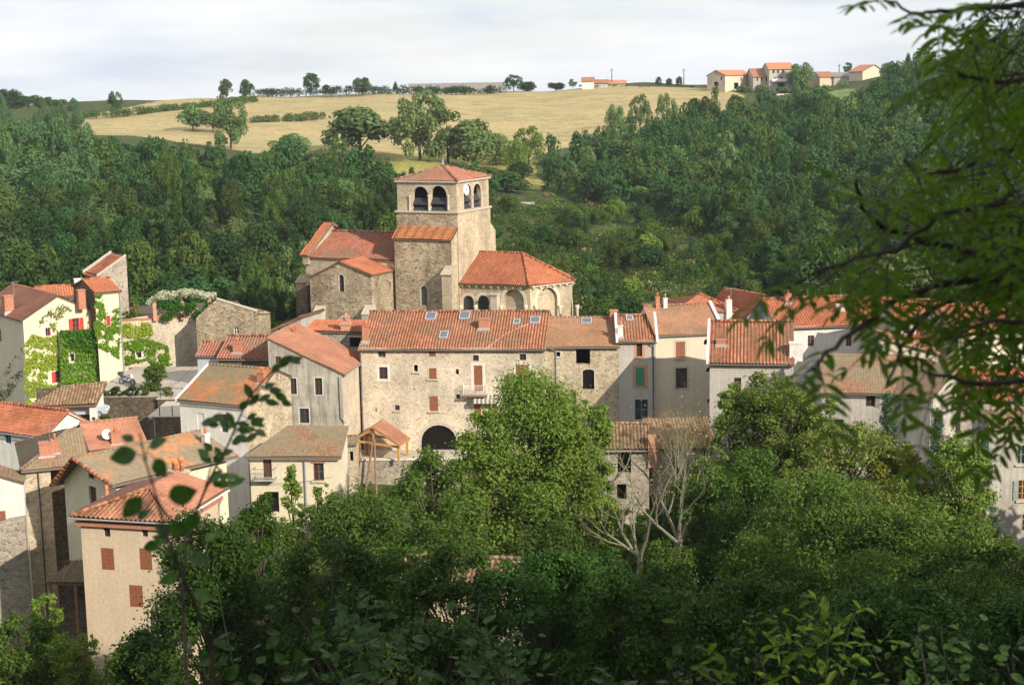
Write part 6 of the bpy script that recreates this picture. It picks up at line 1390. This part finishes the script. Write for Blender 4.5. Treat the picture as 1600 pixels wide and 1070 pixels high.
NT('garden_shrub','sunlit shrub with pale flowers at the left of the peach house base',118,985,1110,110,88,L_BRI,2600,.2,'shrub',seed=36,nc=20)
NT('garden_shrub','bright feathery bush top in front of the dark garden',72,925,1010,60,95,L_BRI,1700,.2,'shrub',seed=37,nc=14)
for i,(u,vt,w,lb) in enumerate(((160,604,26,'low shrub on the yard wall edge nearest the open shed'),(183,603,24,'low shrub on the yard wall edge below the motorcycle'),(206,603,26,'low shrub on the yard wall edge right of the motorcycle'),(226,600,22,'low shrub on the yard wall edge left of the clipped evergreen'),(262,604,20,'small reddish shrub right of the clipped evergreen'))):
    NT('yard_shrub',lb,u,vt,vt+18,w,150.2,(L_MID,L_OLV,L_DRK,L_MID,L_VAR)[i],520,.2,'shrub',seed=80+i,nc=8,base=yz-.4)
NT('round_topiary','egg-shaped clipped evergreen in the yard beside the motorcycle',241,566,614,38,152.5,L_MID,2600,.2,'shrub',seed=38,nc=40,base=yz,asp=.4)
NT('dark_bush','green bush at the foot of the overgrown yard wall',158,648,682,36,139,L_MID,900,.25,'bush',seed=39,nc=9,base=24)
# garden above the high rubble wall
NT('dark_bush','dark green bush beside the slim ivy house in the raised garden',203,484,505,30,170,L_MID,700,.25,'bush',seed=41,nc=8,base=29)
NT('yellow_shrub','tall plant with yellow flowers in the raised garden',210,464,500,15,170,L_YEL,260,.3,'plant',seed=42,nc=7,base=29)
NT('purple_bush','dark purple bush behind the yellow plant',197,456,490,18,176,leafmat('purple_leaves',G((.04,.012,.015),(.07,.02,.025)),.2),450,.25,'bush',seed=43,nc=7,base=29)
# pergola smothered in white blossom
r = empty('garden_pergola', (P(285,495,171).x,171,28.5), RAD(14), 'pergola smothered in white-flowering climber above the rubble wall', 'pergola')
M = MB(); zz = P(285,495,171).z-28.5
for x in (-3.,0,3.):
    M = MB(); M.box((x-.2,-1.6,zz-.1),(x+.2,-1.2,zz+1.9)); M.build('post', BRICKP, r)
    M = MB(); M.box((x-.1,-1.5,zz+1.903),(x+.1,1.8,zz+2.05)); M.build('beam', WOLD, r)
rgp = np.random.default_rng(8)
cl = [(np.array([x,rgp.uniform(-1,1.5),zz+1.75+1.0*(1-(x/3.8)**2)+rgp.normal(0,.1)]),rgp.uniform(.4,.65)) for x in np.linspace(-3.5,3.5,24)]
link('white_blossom', mesh_np('white_blossom', clump_leaves(rgp,cl,3200,.2,.5,.7,.6,.5),4,L_WHT), r)
cl = [(np.array([x,rgp.uniform(-1.9,-1.2),zz+1.7-abs(rgp.normal(0,.55))-(1.6 if 1.4<x<2.6 else 0)*rgp.random()]),rgp.uniform(.35,.6)) for x in np.linspace(-2.4,3.2,34)]
link('green_climber', mesh_np('green_climber', clump_leaves(rgp,cl,3200,.24,.2,.6,.6,.5),4,L_IVYD), r)
# ------------------------------------------------------------------ ivy on walls
def vine(Hh, p0, ang, poly, n, leaf, label, size=.2, seed=1, thick=.16, thin=0., holes=()):
    rg = np.random.default_rng(seed); A = RAD(ang); ux, uy = math.cos(A), math.sin(A); nx, ny = uy, -ux
    us = [p[0] for p in poly]; vv = [p[1] for p in poly]; pos = []
    ph = rg.uniform(0, 6, 4)
    while len(pos) < n:
        u = rg.uniform(min(us), max(us)); v = rg.uniform(min(vv), max(vv))
        if not inpoly(np.array([u]), np.array([v]), poly)[0]: continue
        if any(a < u < c and b < v < d for a, b, c, d in holes): continue
        if thin:
            m = math.sin(u * .25 + v * .12 + ph[0]) + math.sin(v * .4 - u * .1 + ph[1]) + math.sin(u * .6 + ph[2]) * .6 + math.sin(v * .17 + ph[3])
            if m < thin * 2.2 - 1.2 and rg.random() < .93: continue
        q = Hh.on(('w', p0, ang), u, v); d = abs(rg.normal(0, thick)) + .03
        w = Hh.L2W((q.x + nx * d, q.y + ny * d, q.z)); pos.append(w)
    nn = Hh.L2W((nx, ny, 0)) - Hh.L2W((0, 0, 0)); nn = np.array(nn)
    v = leaf_quads(rg, np.array([tuple(p) for p in pos]), np.repeat(nn[None], n, 0) + np.array([0, 0, .35]), size, .8, .45)
    tag(link('climbing_vine', mesh_np('climbing_vine', v, 4, leaf)), label, 'vine', 'creepers on the village walls')
vine(IVY,(0,0),38-38,[(37,600),(37,540),(50,522),(70,528),(86,505),(95,530),(94,605),(60,632),(38,628)],4200,L_IVYL,'yellow-green creeper on the lower sunlit gable of the ivy house',.2,1,.1,.28,holes=((70,511,80,526),(74,578,98,601)))
vine(IVY,(0,0),0,[(62,500),(80,482),(104,474),(112,486),(92,500),(84,512),(60,512)],260,L_YEL,'thin yellowish creeper shoots high on the gable of the ivy house',.18,2,.06,.5)
vine(IVY,(0,13),-90,[(-6,600),(36,540),(36,552),(4,600),(36,575),(36,592),(10,625),(-6,632)],420,L_OLV,'sparse olive creeper strands on the shaded left wall of the ivy house',.18,3,.06,.4)
vine(WING,(0,0),0,[(93,518),(173,515),(173,600),(94,606)],3800,L_IVYM,'thick green ivy covering the whole flat-topped wing',.22,4,.2,0,holes=((107,551,117,566),))
vine(WING,(0,0),0,[(93,516),(173,513),(173,560),(160,600),(140,550),(100,540)],2600,L_IVYD,'darker ivy mantle along the top and right of the flat-topped wing',.24,5,.3,0,holes=((107,551,117,566),))
vine(SLIM,(0,0),0,[(149,460),(160,458),(164,490),(186,480),(187,512),(186,560),(150,540),(146,510)],1900,L_IVYM,'green ivy around the single red shutter of the slim house',.2,6,.12,.3,holes=((165,492,174,510),))
vine(RW,(0,0),0,[(187,504),(235,504),(240,520),(232,530),(190,525)],1500,L_IVYL,'band of yellow-green ivy under the coping of the high rubble wall',.2,7,.12,.3)
vine(RW,(0,0),0,[(187,535),(230,528),(262,540),(270,570),(240,572),(232,562),(190,572)],2600,L_IVYM,'green ivy around the small square opening of the high rubble wall',.2,8,.14,.2,holes=((211,548,223,561),))
# climbing plant against the dead-tree side
# ------------------------------------------------------------------ understorey that closes the gaps between the trees
for i,(u,vt,w,Y,leaf,lb) in enumerate(((1045,762,90,107,L_MID,'bush behind the trunk of the bare lichen tree'),(962,775,80,108,L_BRI,'bush at the left foot of the ruined outhouse'),(1098,705,80,110,L_VAR,'bush hiding the right end of the stone outhouse'),(590,772,120,132,L_MID,'bush filling the foot of the stone terrace wall'),(690,765,130,128,L_MID,'bush at the foot of the terrace wall below the arched doorway'),(525,790,70,122,L_MID,'small bush at the corner of the balcony house'),(430,800,150,100,L_MID,'low bush between sapling and hedge tree under the balcony house'),(600,850,170,96,L_MID,'low bush under the left end of the hedge tree'),(700,800,170,101,L_MID,'low bush at the foot of the largest feathery tree, left side'),(760,870,150,92,L_BRI,'low bright bush right above the glimpsed barn roof'),(880,800,170,103,L_MID,'low bush at the foot of the largest feathery tree, right side'),(940,850,140,98,L_DRK,'low dark bush below the leaning dead tree'),(1050,835,170,99,L_MID,'low bush at the trunk of the bare lichen tree'),(1010,790,70,108,L_BRI,'small bush in front of the ruined outhouse door'),(1200,820,220,90,L_MID,'low bush between the two broad right-hand trees'),(1370,850,240,86,L_MID,'low bush under the broad right-hand trees'),(1520,880,220,84,L_MID,'low bush at the foot of the tree below the grey house'),(390,900,170,82,L_DRK,'low dark bush right of the dark glossy tree'),(480,930,200,78,L_DRK,'low dark bush left of the glimpsed barn gable'),(560,900,150,86,L_MID,'low bush behind the glimpsed barn gable'),(230,980,150,80,L_DRK,'low dark bush at the foot of the peach house'),(1250,700,120,112,L_VAR,'low mixed bush under the ivy shrub'),(1120,790,150,104,L_MID,'low bush right of the bare lichen tree'),(1385,740,160,107,L_VAR,'low mixed bush under the yellow-green shrub'))):
    NT('understorey_bush',lb,u,vt,min(vt+190,1100),w,Y,leaf,4200,.2,'bush',seed=60+i,nc=26,shape='c',prof=lambda t:.98-.5*t**2)
rg = np.random.default_rng(91); uv_ = []; um = []
for _ in range(1500):
    y = rg.uniform(44, 128); x = rg.uniform(-.36, .38) * y
    if x < -.13 * y and y > 82: continue
    if abs(x - P(700,900,84).x) < 6.5 and 79 < y < 96: continue
    z = gz(x, y); r = rg.uniform(.6, 1.6)
    cl = [(np.array([x + rg.normal(0, r), y + rg.normal(0, r), z + r * rg.uniform(.2, 1.3)]), r * rg.uniform(.4, .8)) for _ in range(4)]
    q = clump_leaves(rg, cl, 110, .26, .4, .55, .5, .5); uv_.append(q); um.append(np.full(len(q) // 4, int(rg.integers(0, 3))))
tag(link('undergrowth', mesh_np('undergrowth', np.concatenate(uv_), 4, [L_MID, L_DRK, L_OLV], np.concatenate(um))), 'tangled green undergrowth between the foreground trees', 'undergrowth', kind='stuff')
# ------------------------------------------------------------------ dead lichen-covered tree
def branchy(M, p, d, L, r, lvl, rp, tips, n=5, gen=0):
    pts = [p]; rr = [r]; k = 4
    for i in range(k):
        d = (d + Vector((rp.uniform(-.22, .22), rp.uniform(-.22, .22), rp.uniform(-.08, .2)))).normalized(); pts.append(pts[-1] + d * L / k); rr.append(r * (1 - .5 * (i + 1) / k))
    M.tube(pts, rr, n, 0, False); tips.append((pts[-1], r))
    if lvl:
        for _ in range(rp.choice((2, 3, 3))):
            i = rp.randrange(2, 5); nd = (d + Vector((rp.uniform(-.9, .9), rp.uniform(-.9, .9), rp.uniform(-.15, .75)))).normalized()
            branchy(M, pts[i], nd, L * rp.uniform(.55, .8), rr[i] * .68, lvl - 1, rp, tips, n if lvl > 1 else 4)
rp = random.Random(23)
def dead_tree(u, vb, vt, Y, label, seed, lean=(0, 0), lv=4, leaves=350):
    rp = random.Random(seed); p = P(u, vb, Y); hgt = P(u, vt, Y).z - p.z; g = gz(p.x, Y)
    r = empty('dead_tree', (p.x, Y, g), 0, label, 'tree'); M = MB(); tips = []; b = Vector((0, 0, p.z - g))
    M.tube([(0, 0, -.3), tuple(b)], [.26, .2], 8)
    for dx in (-.75, -.25, .15, .6): branchy(M, b, Vector((dx + lean[0], rp.uniform(-.3, .3), .95)).normalized(), hgt * .38, .13, lv, rp, tips, 6)
    M.build('trunk', LICH, r)
    rg = np.random.default_rng(seed); T = np.array([tuple(t[0]) for t in tips]); idx = rg.integers(0, len(T), leaves)
    link('crown', mesh_np('crown', leaf_quads(rg, T[idx] + rg.normal(0, .22, (leaves, 3)), rg.normal(0, 1, (leaves, 3)), .17, .6, .5), 4, L_DRY), r)
dead_tree(1062, 850, 595, 101.5, 'bare tree with pale lichen-covered branches in front of the cream house', 4)
dead_tree(1000, 872, 700, 100.5, 'low bare lichen tree leaning left beside the ruined outhouse', 9, (-.5, 0), 3, 160)
dead_tree(925, 790, 600, 117, 'pale-stemmed half-bare tree beside the largest feathery tree', 14, (.1, 0), 3, 120)
NT('brushwood','dry tan brushwood heaped over the stone shed roof by the dead tree',1058,640,700,120,123,L_DRY,2600,.16,'brush',seed=50,nc=18,asp=.12,bark=LICH)
# ------------------------------------------------------------------ foreground: overhanging tree, shoots and undergrowth
L_ASH = leafmat('ash_leaflets', G((.068,.122,.014),(.098,.162,.018),(.13,.20,.027)), .54, rough=.6, hue=.0, spec=.12)
L_TWIG = leafmat('shoot_leaves', G((.03,.07,.018),(.045,.095,.022),(.06,.12,.03)), .4, rough=.4, hue=.0, spec=.4)
L_BRM = leafmat('bramble_leaves', G((.016,.042,.008),(.026,.060,.012),(.038,.080,.015),(.055,.105,.02)), .4, rough=.5, hue=.0, spec=.15)
def lens(base, d, nrm, L, W, fold=.18, rnd=None, droop=.12):
    """folded lance-shaped leaf -> four quads (each 4 corners)"""
    d = d.normalized(); s = d.cross(nrm).normalized(); n = s.cross(d)
    m = [base, base + d * L * .35 + n * L * .02, base + d * L * .7 - n * L * droop * .4, base + d * L - n * L * droop]
    e = [W * .0, W * .5, W * .42, 0.]
    up = n * W * fold
    out = []
    for sg in (-1, 1):
        a = [m[i] + s * sg * e[i] + up * (1 if e[i] else 0) for i in range(4)]
        out += [m[0], m[1], a[1], a[1].lerp(m[0], .45) + s * sg * W * .06, m[1], m[2], a[2], a[1], m[2], m[3], m[3].lerp(a[2], .5) + s * sg * W * .05, a[2]]
    return out
def leafmesh(name, q, mat, parent):
    return link(name, mesh_np(name, np.array([tuple(p) for p in q]), 4, mat), parent)
rp = random.Random(77)
def pinnate(q, M, p, d, L, nl, lw=.27, ll=.058):
    """compound leaf hanging from p along d"""
    d = d.normalized(); side = d.cross(Vector((0, 0, 1)));
    if side.length < .1: side = Vector((1, 0, 0))
    side.normalize(); nrm = side.cross(d).normalized(); pts = [p]
    for k in range(1, 7):
        t = k / 6; pts.append(p + d * L * t + Vector((0, 0, -.22 * L * t * t)))
    M.tube(pts, [.0022, .002, .0018, .0016, .0014, .001, .0008], 4, 0, False)
    for k in range(nl):
        t = .22 + .75 * k / max(1, nl - 1); i = min(5, int(t * 6)); b = pts[i].lerp(pts[i + 1], t * 6 - i)
        for sg in (-1, 1):
            dd = (d * rp.uniform(.35, .65) + side * sg + Vector((0, 0, rp.uniform(-.45, .05)))).normalized()
            q += lens(b, dd, nrm + Vector((rp.uniform(-.4, .4), rp.uniform(-.4, .4), rp.uniform(-.3, .3))), ll * rp.uniform(.8, 1.2), ll * lw)
    q += lens(pts[-1], (pts[-1] - pts[-2]), nrm, ll, ll * lw)
TY = 5.2; tb = Vector((3.6, 5.6, 0)); tb.z = gz(tb.x, tb.y) - .3
ash = empty('overhanging_tree', tb, 0, 'dark overhanging tree with long narrow leaflets hanging blurred into the right of the view', 'tree')
M = MB(); M.tube([Vector((0, 0, 0)), Vector((.1, 0, 1.6)), Vector((0, .1, 3.4)), Vector((.2, 0, 5.5)), Vector((.3, .1, 8))], [.2, .17, .15, .11, .06], 10); M.build('trunk', BARKD, ash)
def pw(u, v, Y): return P(u, v, Y) - tb
BR = [([(1790,380,5.2),(1650,425,4.4),(1600,436,4.1),(1485,441,3.9),(1416,459,3.7),(1376,487,3.5),(1335,520,3.4),(1290,552,3.3),(1262,580,3.25)], .011),
      ([(1760,400,5.),(1640,430,4.6),(1600,424,4.5),(1528,401,4.4),(1442,375,4.3),(1384,358,4.2),(1347,324,4.15),(1338,280,4.1)], .014),
      ([(1800,330,5.4),(1600,410,4.2),(1514,450,4.0),(1439,499,3.8),(1410,540,3.7),(1385,600,3.6)], .010),
      ([(1820,150,5.6),(1680,210,4.6),(1600,226,4.4),(1542,244,4.3),(1485,269,4.2),(1430,275,4.1)], .011),
      ([(1800,-20,5.2),(1600,5,4.4),(1520,12,4.2),(1480,16,4.1),(1450,22,4.0),(1420,18,3.95),(1385,0,3.9),(1365,-25,3.9)], .007),
      ([(1800,90,5.4),(1640,120,4.2),(1560,128,4.0),(1500,120,3.9),(1465,110,3.85)], .009),
      ([(1820,300,5.2),(1650,330,4.0),(1560,320,3.8),(1470,335,3.7),(1400,390,3.6),(1340,405,3.5),(1275,425,3.5),(1215,465,3.5)], .008),
      ([(1800,560,4.6),(1620,590,3.5),(1540,600,3.3),(1480,590,3.2),(1440,580,3.15)], .008),
      ([(1800,480,4.6),(1640,500,3.6),(1560,500,3.4),(1500,520,3.3)], .008)]
q = []; MS = MB()
def spray_along(pts, r, dens, lo=0.):
    for i in range(len(pts) - 1):
        n = max(1, int((pts[i + 1] - pts[i]).length * dens))
        for k in range(n):
            p = pts[i].lerp(pts[i + 1], rp.random()); a = rp.uniform(0, 6.28)
            d = (pts[i + 1] - pts[i]).normalized() * .7 + Vector((rp.uniform(-.8, .8), rp.uniform(-.6, .6), rp.uniform(-.75, .35)))
            pinnate(q, MS, p, d, rp.uniform(.12, .21), rp.randint(4, 6))
for bi, (px, r) in enumerate(BR):
    pts = [pw(*a) for a in px]; n = len(pts)
    fine = []
    for i in range(n - 1):
        for k in range(3): fine.append(pts[i].lerp(pts[i + 1], k / 3) + Vector((rp.uniform(-1, 1), 0, rp.uniform(-1, 1))) * .006)
    fine.append(pts[-1]); M = MB(); M.tube([Vector((.05, .05, 2.2 + bi * .4))] + fine, [r * 1.6] + [r * (1.3 - 1.05 * k / len(fine)) for k in range(len(fine))], 6); M.build('branch', BARKD, ash)
    spray_along(pts[1:], r, 1.2 if bi == 4 else (10 if bi in (0, 2, 6) else 6))
# filler sprays by depth, dense near the right edge
ZONE = [(1600,0),(1600,640),(1560,620),(1520,560),(1460,500),(1400,480),(1340,540),(1300,540),(1270,480),(1260,440),(1300,400),(1370,330),(1420,260),(1460,200),(1490,140),(1510,80),(1530,20),(1560,0)]
cnt = 0
while cnt < 300:
    u = rp.uniform(1250, 1640); v = rp.uniform(-20, 650)
    if u < 1600 and not inpoly(np.array([u]), np.array([v]), ZONE)[0]: continue
    edge_ = (u - 1250) / 350
    if rp.random() > .12 + .88 * edge_ ** 2.: continue
    if math.sin(u * .021 + v * .013) + math.sin(v * .027 - u * .017) + math.sin(u * .05) * .5 < -.1 and rp.random() < .9: continue
    if v > 450 and rp.random() < .3: continue
    Y = rp.uniform(3.4, 7.2); p = pw(u, v, Y); d = Vector((rp.uniform(-1, .4), rp.uniform(-.6, .6), rp.uniform(-.8, .3)))
    M2 = MS; M2.tube([p - d.normalized() * .12, p], [.003, .0022], 4, 0, False); pinnate(q, MS, p, d, rp.uniform(.13, .22), rp.randint(5, 6)); cnt += 1
sv = np.array([MS.v[i] for f in MS.f for i in f]); qv = np.array([tuple(p) for p in q])
link('foliage', mesh_np('foliage', np.concatenate([qv, sv]), 4, [L_ASH, BARKD], np.concatenate([np.zeros(len(qv) // 4), np.ones(len(sv) // 4)])), ash)
# --- shoots at the lower left
def ovate(base, d, nrm, L, W):
    d = d.normalized(); s = d.cross(nrm).normalized(); n = s.cross(d); out = []
    ts = [0, .12, .3, .5, .7, .88, 1.]; ws = [0.02, .3, .48, .5, .38, .17, 0.01]
    for sg in (-1, 1):
        for i in range(6):
            a0 = base + d * L * ts[i] - n * L * .12 * ts[i] ** 2; a1 = base + d * L * ts[i + 1] - n * L * .12 * ts[i + 1] ** 2
            b0 = a0 + s * sg * W * ws[i] + n * W * .12 * ws[i]; b1 = a1 + s * sg * W * ws[i + 1] + n * W * .12 * ws[i + 1]
            out += [a0, a1, b1, b0]
    return out
def shoot(name, stem, leaves, label, mat, Y, r0, asp, seed):
    rp = random.Random(seed); top = P(stem[0][0], stem[0][1], Y); base = P(stem[-1][0], stem[-1][1], Y)
    g = Vector((base.x, base.y, gz(base.x, base.y))); r = empty(name, g, 0, label, 'plant'); M = MB(); q = []
    pts = [P(u, v, Y + .05 * math.sin(i)) - g for i, (u, v) in enumerate(stem)] + [Vector((0, 0, -.1))]
    M.tube(pts, [r0 * (.4 + .8 * i / len(pts)) for i in range(len(pts))], 6)
    for (u, v, w, ang) in leaves:
        dY = rp.uniform(-.12, .12); c = P(u, v, Y + dY) - g; L = w * Y / F * (.78 if asp > .7 else .95)
        d = Vector((math.cos(RAD(ang)), rp.uniform(-.35, .35), math.sin(RAD(ang)))).normalized()
        nrm = Vector((rp.uniform(-.6, .6), -1, rp.uniform(-.1, 1.1))); b = c - d * L / 2
        q += ovate(b, d, nrm, L, L * asp * rp.uniform(.85, 1.1))
        k = min(pts, key=lambda s: (s - b).length); k2 = min([pts[i].lerp(pts[i + 1], t / 6) for i in range(len(pts) - 1) for t in range(7)], key=lambda s: (s - b).length)
        M.tube([k2, k2.lerp(b, .5) + Vector((0, 0, .004)), b], [r0 * .3, r0 * .25, r0 * .2], 4)
    M.build('stem', BARKD, r); leafmesh('foliage', q, mat, r); return r
shoot('leafy_shoot', [(218,676),(228,722),(244,775),(256,825),(268,858),(287,905),(310,955),(330,1010)], [(199,684,30,150),(246,691,46,25),(192,712,58,190),(250,731,46,-60),(285,772,66,15),(206,793,56,230),(225,803,34,40),(254,828,40,130),(282,826,58,-10),(303,812,40,60),(312,872,46,-5)], 'young shoot with large rounded dark leaves in front of the peach house', L_TWIG, 2.7, .0042, .72, 5)
RL = [(1340,130),(1360,105),(1300,150),(1420,100),(1440,95),(1100,310),(1155,360),(1070,410),(1130,390),(1218,360),(1270,395),(1330,355),(1368,400),(1292,310),(1250,275),(880,500),(815,530),(860,550),(935,545),(985,540),(970,505),(1125,490),(1165,525),(1070,545),(1180,545),(1070,590),(1115,580),(1190,605),(1130,630),(1065,645),(1030,655),(820,700),(790,745),(890,735),(805,785),(955,740),(900,780),(880,900),(945,905),(995,905),(890,960),(930,960),(985,960),(1040,935)]
def stemx(v): return np.interp(v, [565,596,624,653,695,727,767,800,850], [440,410,387,374,356,338,320,306,292])
lv = []
for a, b_ in RL:
    u, v = 140 + a / 4.444, 540 + b_ / 4.444; sx0 = float(stemx(v + 8)); lv.append((u, v, random.Random(a).uniform(19, 28), math.degrees(math.atan2(-(v - (v + 6)), u - sx0)) + random.Random(b_).uniform(-45, 25)))
shoot('rose_shoot', [(440,565),(410,596),(387,624),(374,653),(356,695),(338,727),(320,767),(306,800),(292,850),(285,920),(290,1010)], lv + [(250,842,30,160),(236,853,36,200),(266,856,20,240),(281,857,20,290),(330,838,26,30),(262,905,34,200),(318,930,36,-20)], 'arching rose shoot with small pointed leaflets in front of the white house', L_TWIG, 4.1, .0045, .6, 6)
# --- undergrowth bushes on the slope just below the camera
def bramble(u, vt, w, Y, label, seed, n, L=.085, mat=None, narrow=False):
    rp = random.Random(seed); c = P(u, vt, Y); W = w * Y / F; g = gz(c.x, Y); r = empty('bramble_bush', (c.x, Y, g), 0, label, 'bush', 'dark undergrowth near the viewer')
    H = c.z - g; q = []; M = MB(); heads = []
    for k in range(15):
        a = rp.uniform(0, 6.28); x = rp.uniform(-.5, .5) * W; top = H * (1 - .55 * (abs(x) / (W / 2)) ** 1.6) * rp.uniform(.6, 1.)
        pts = [Vector((x * .3, rp.uniform(-.2, .2), -.1)), Vector((x * .6 + rp.uniform(-.35, .35), rp.uniform(-.4, .4), top * .55)), Vector((x, rp.uniform(-.6, .6), top)), Vector((x + rp.uniform(-.4, .4), rp.uniform(-.9, .9), top - rp.uniform(0, .2)))]
        M.tube(pts, [.006, .0045, .003, .0015], 5); heads += [pts[i].lerp(pts[i + 1], t) for i in (1, 2) for t in (.1, .3, .5, .7, .9)]
    for _ in range(n):
        h = rp.choice(heads); b = h + Vector((rp.gauss(0, .12), rp.gauss(0, .15), rp.gauss(0, .1) - .03)); d = Vector((rp.uniform(-1, 1), rp.uniform(-1, 1), rp.uniform(-.6, .5)))
        nr = Vector((rp.uniform(-.5, .5), rp.uniform(-.7, .1), 1)); LL = L * rp.uniform(.65, 1.25)
        q += lens(b, d, nr, LL * 1.3, LL * .42) if narrow else ovate(b, d, nr, LL, LL * .66)
    M.build('stems', BARKD, r); leafmesh('foliage', q, mat or L_BRM, r)
bramble(560,905,300,9.5,'dark bramble bush low in the centre-left foreground',1,620)
bramble(760,700,150,8.,'blurred dark leafy top rising before the largest feathery tree',2,260)
bramble(790,930,300,10,'dark bramble bush low in the centre foreground',3,620)
bramble(1010,960,320,8.5,'dark bramble bush right of centre at the bottom edge',4,560)
bramble(330,880,200,7.5,'dark leafy bush in front of the peach house corner',5,300)
bramble(1300,850,320,9,'dark bush with narrow green leaves low in the right foreground',6,620,.085,L_ASH,True)
bramble(1110,870,220,7,'fine-leaved bright spray in the right foreground',7,420,.075,L_ASH,True)
bramble(1180,985,300,5.5,'narrow-leaved spray at the bottom edge right of centre',8,420,.075,L_ASH,True)
bramble(1500,940,300,9,'dark bush in the lower right corner of the foreground',9,560)
bramble(470,990,260,7,'dark large-leaved bush at the bottom edge left of centre',10,360)
bramble(640,985,240,6.5,'dark large-leaved bush at the bottom edge in the centre',11,320)
# --- tall trees on the slope to the right, outside the picture, that shade the foreground
for i, (x, y, h, w) in enumerate(((16,12,15,9),(24,20,17,10),(30,34,18,11),(38,46,19,11),(44,60,18,11),(20,2,16,10),(30,10,19,11),(40,26,20,12),(52,42,20,12),(34,-8,19,11),(14,-12,16,10),(48,8,20,12),(56,26,20,12),(50,96,19,11),(36,78,22,10),(39,87,21,10),(34,69,23,10),(31,60,23,10),(58,88,20,12),(46,84,17,10))):
    put((L_MID, 'round' if i % 2 else 'tall', i % 3), 'shade_tree', x, y, gz(x, y) - .3, w, h, 'tall tree of the wooded slope right of the viewpoint', 'tree', 'shade trees right of the viewpoint')
# --- overhead cables of the village
for i, (a, b, sg, lb) in enumerate((((310,563,153),(244,612,140),.5,'thin cable from the two-roof house down to the street lamp'),((310,556,153.2),(216,585,166),.5,'thin cable from the two-roof house to the rubble wall'),((372,752,124.6),(531,742,124.5),.4,'thin cable strung across the front of the balcony house'),((1140,470,163),(1330,478,156),.5,'thin cable between white chimney stack and long white house'))):
    p, q_ = P(*a), P(*b); M = MB(); M.tube([p.lerp(q_, t / 10) + Vector((0, 0, -sg * 4 * (t / 10) * (1 - t / 10))) for t in range(11)], .014, 4); tag(M.build('overhead_cable', METALD), lb, 'cable', 'overhead cables of the village')
# ------------------------------------------------------------------ air
M = MB(); M.box((-2600, -95, -60), (2600, 2420, 115)); hz = M.build('haze', bpy.data.materials.new('haze')); tag(hz, kind='stuff')
m = hz.data.materials[0]; m.use_nodes = True; nt = m.node_tree; nt.nodes.clear()
pv = N(nt, 'ShaderNodeVolumePrincipled', i_Density=.0001, i_Anisotropy=.2); pv.inputs['Color'].default_value = (.86, .92, 1., 1)
o = nt.nodes.new('ShaderNodeOutputMaterial'); nt.links.new(pv.outputs[0], o.inputs['Volume'])
sc.cycles.volume_bounces = 0
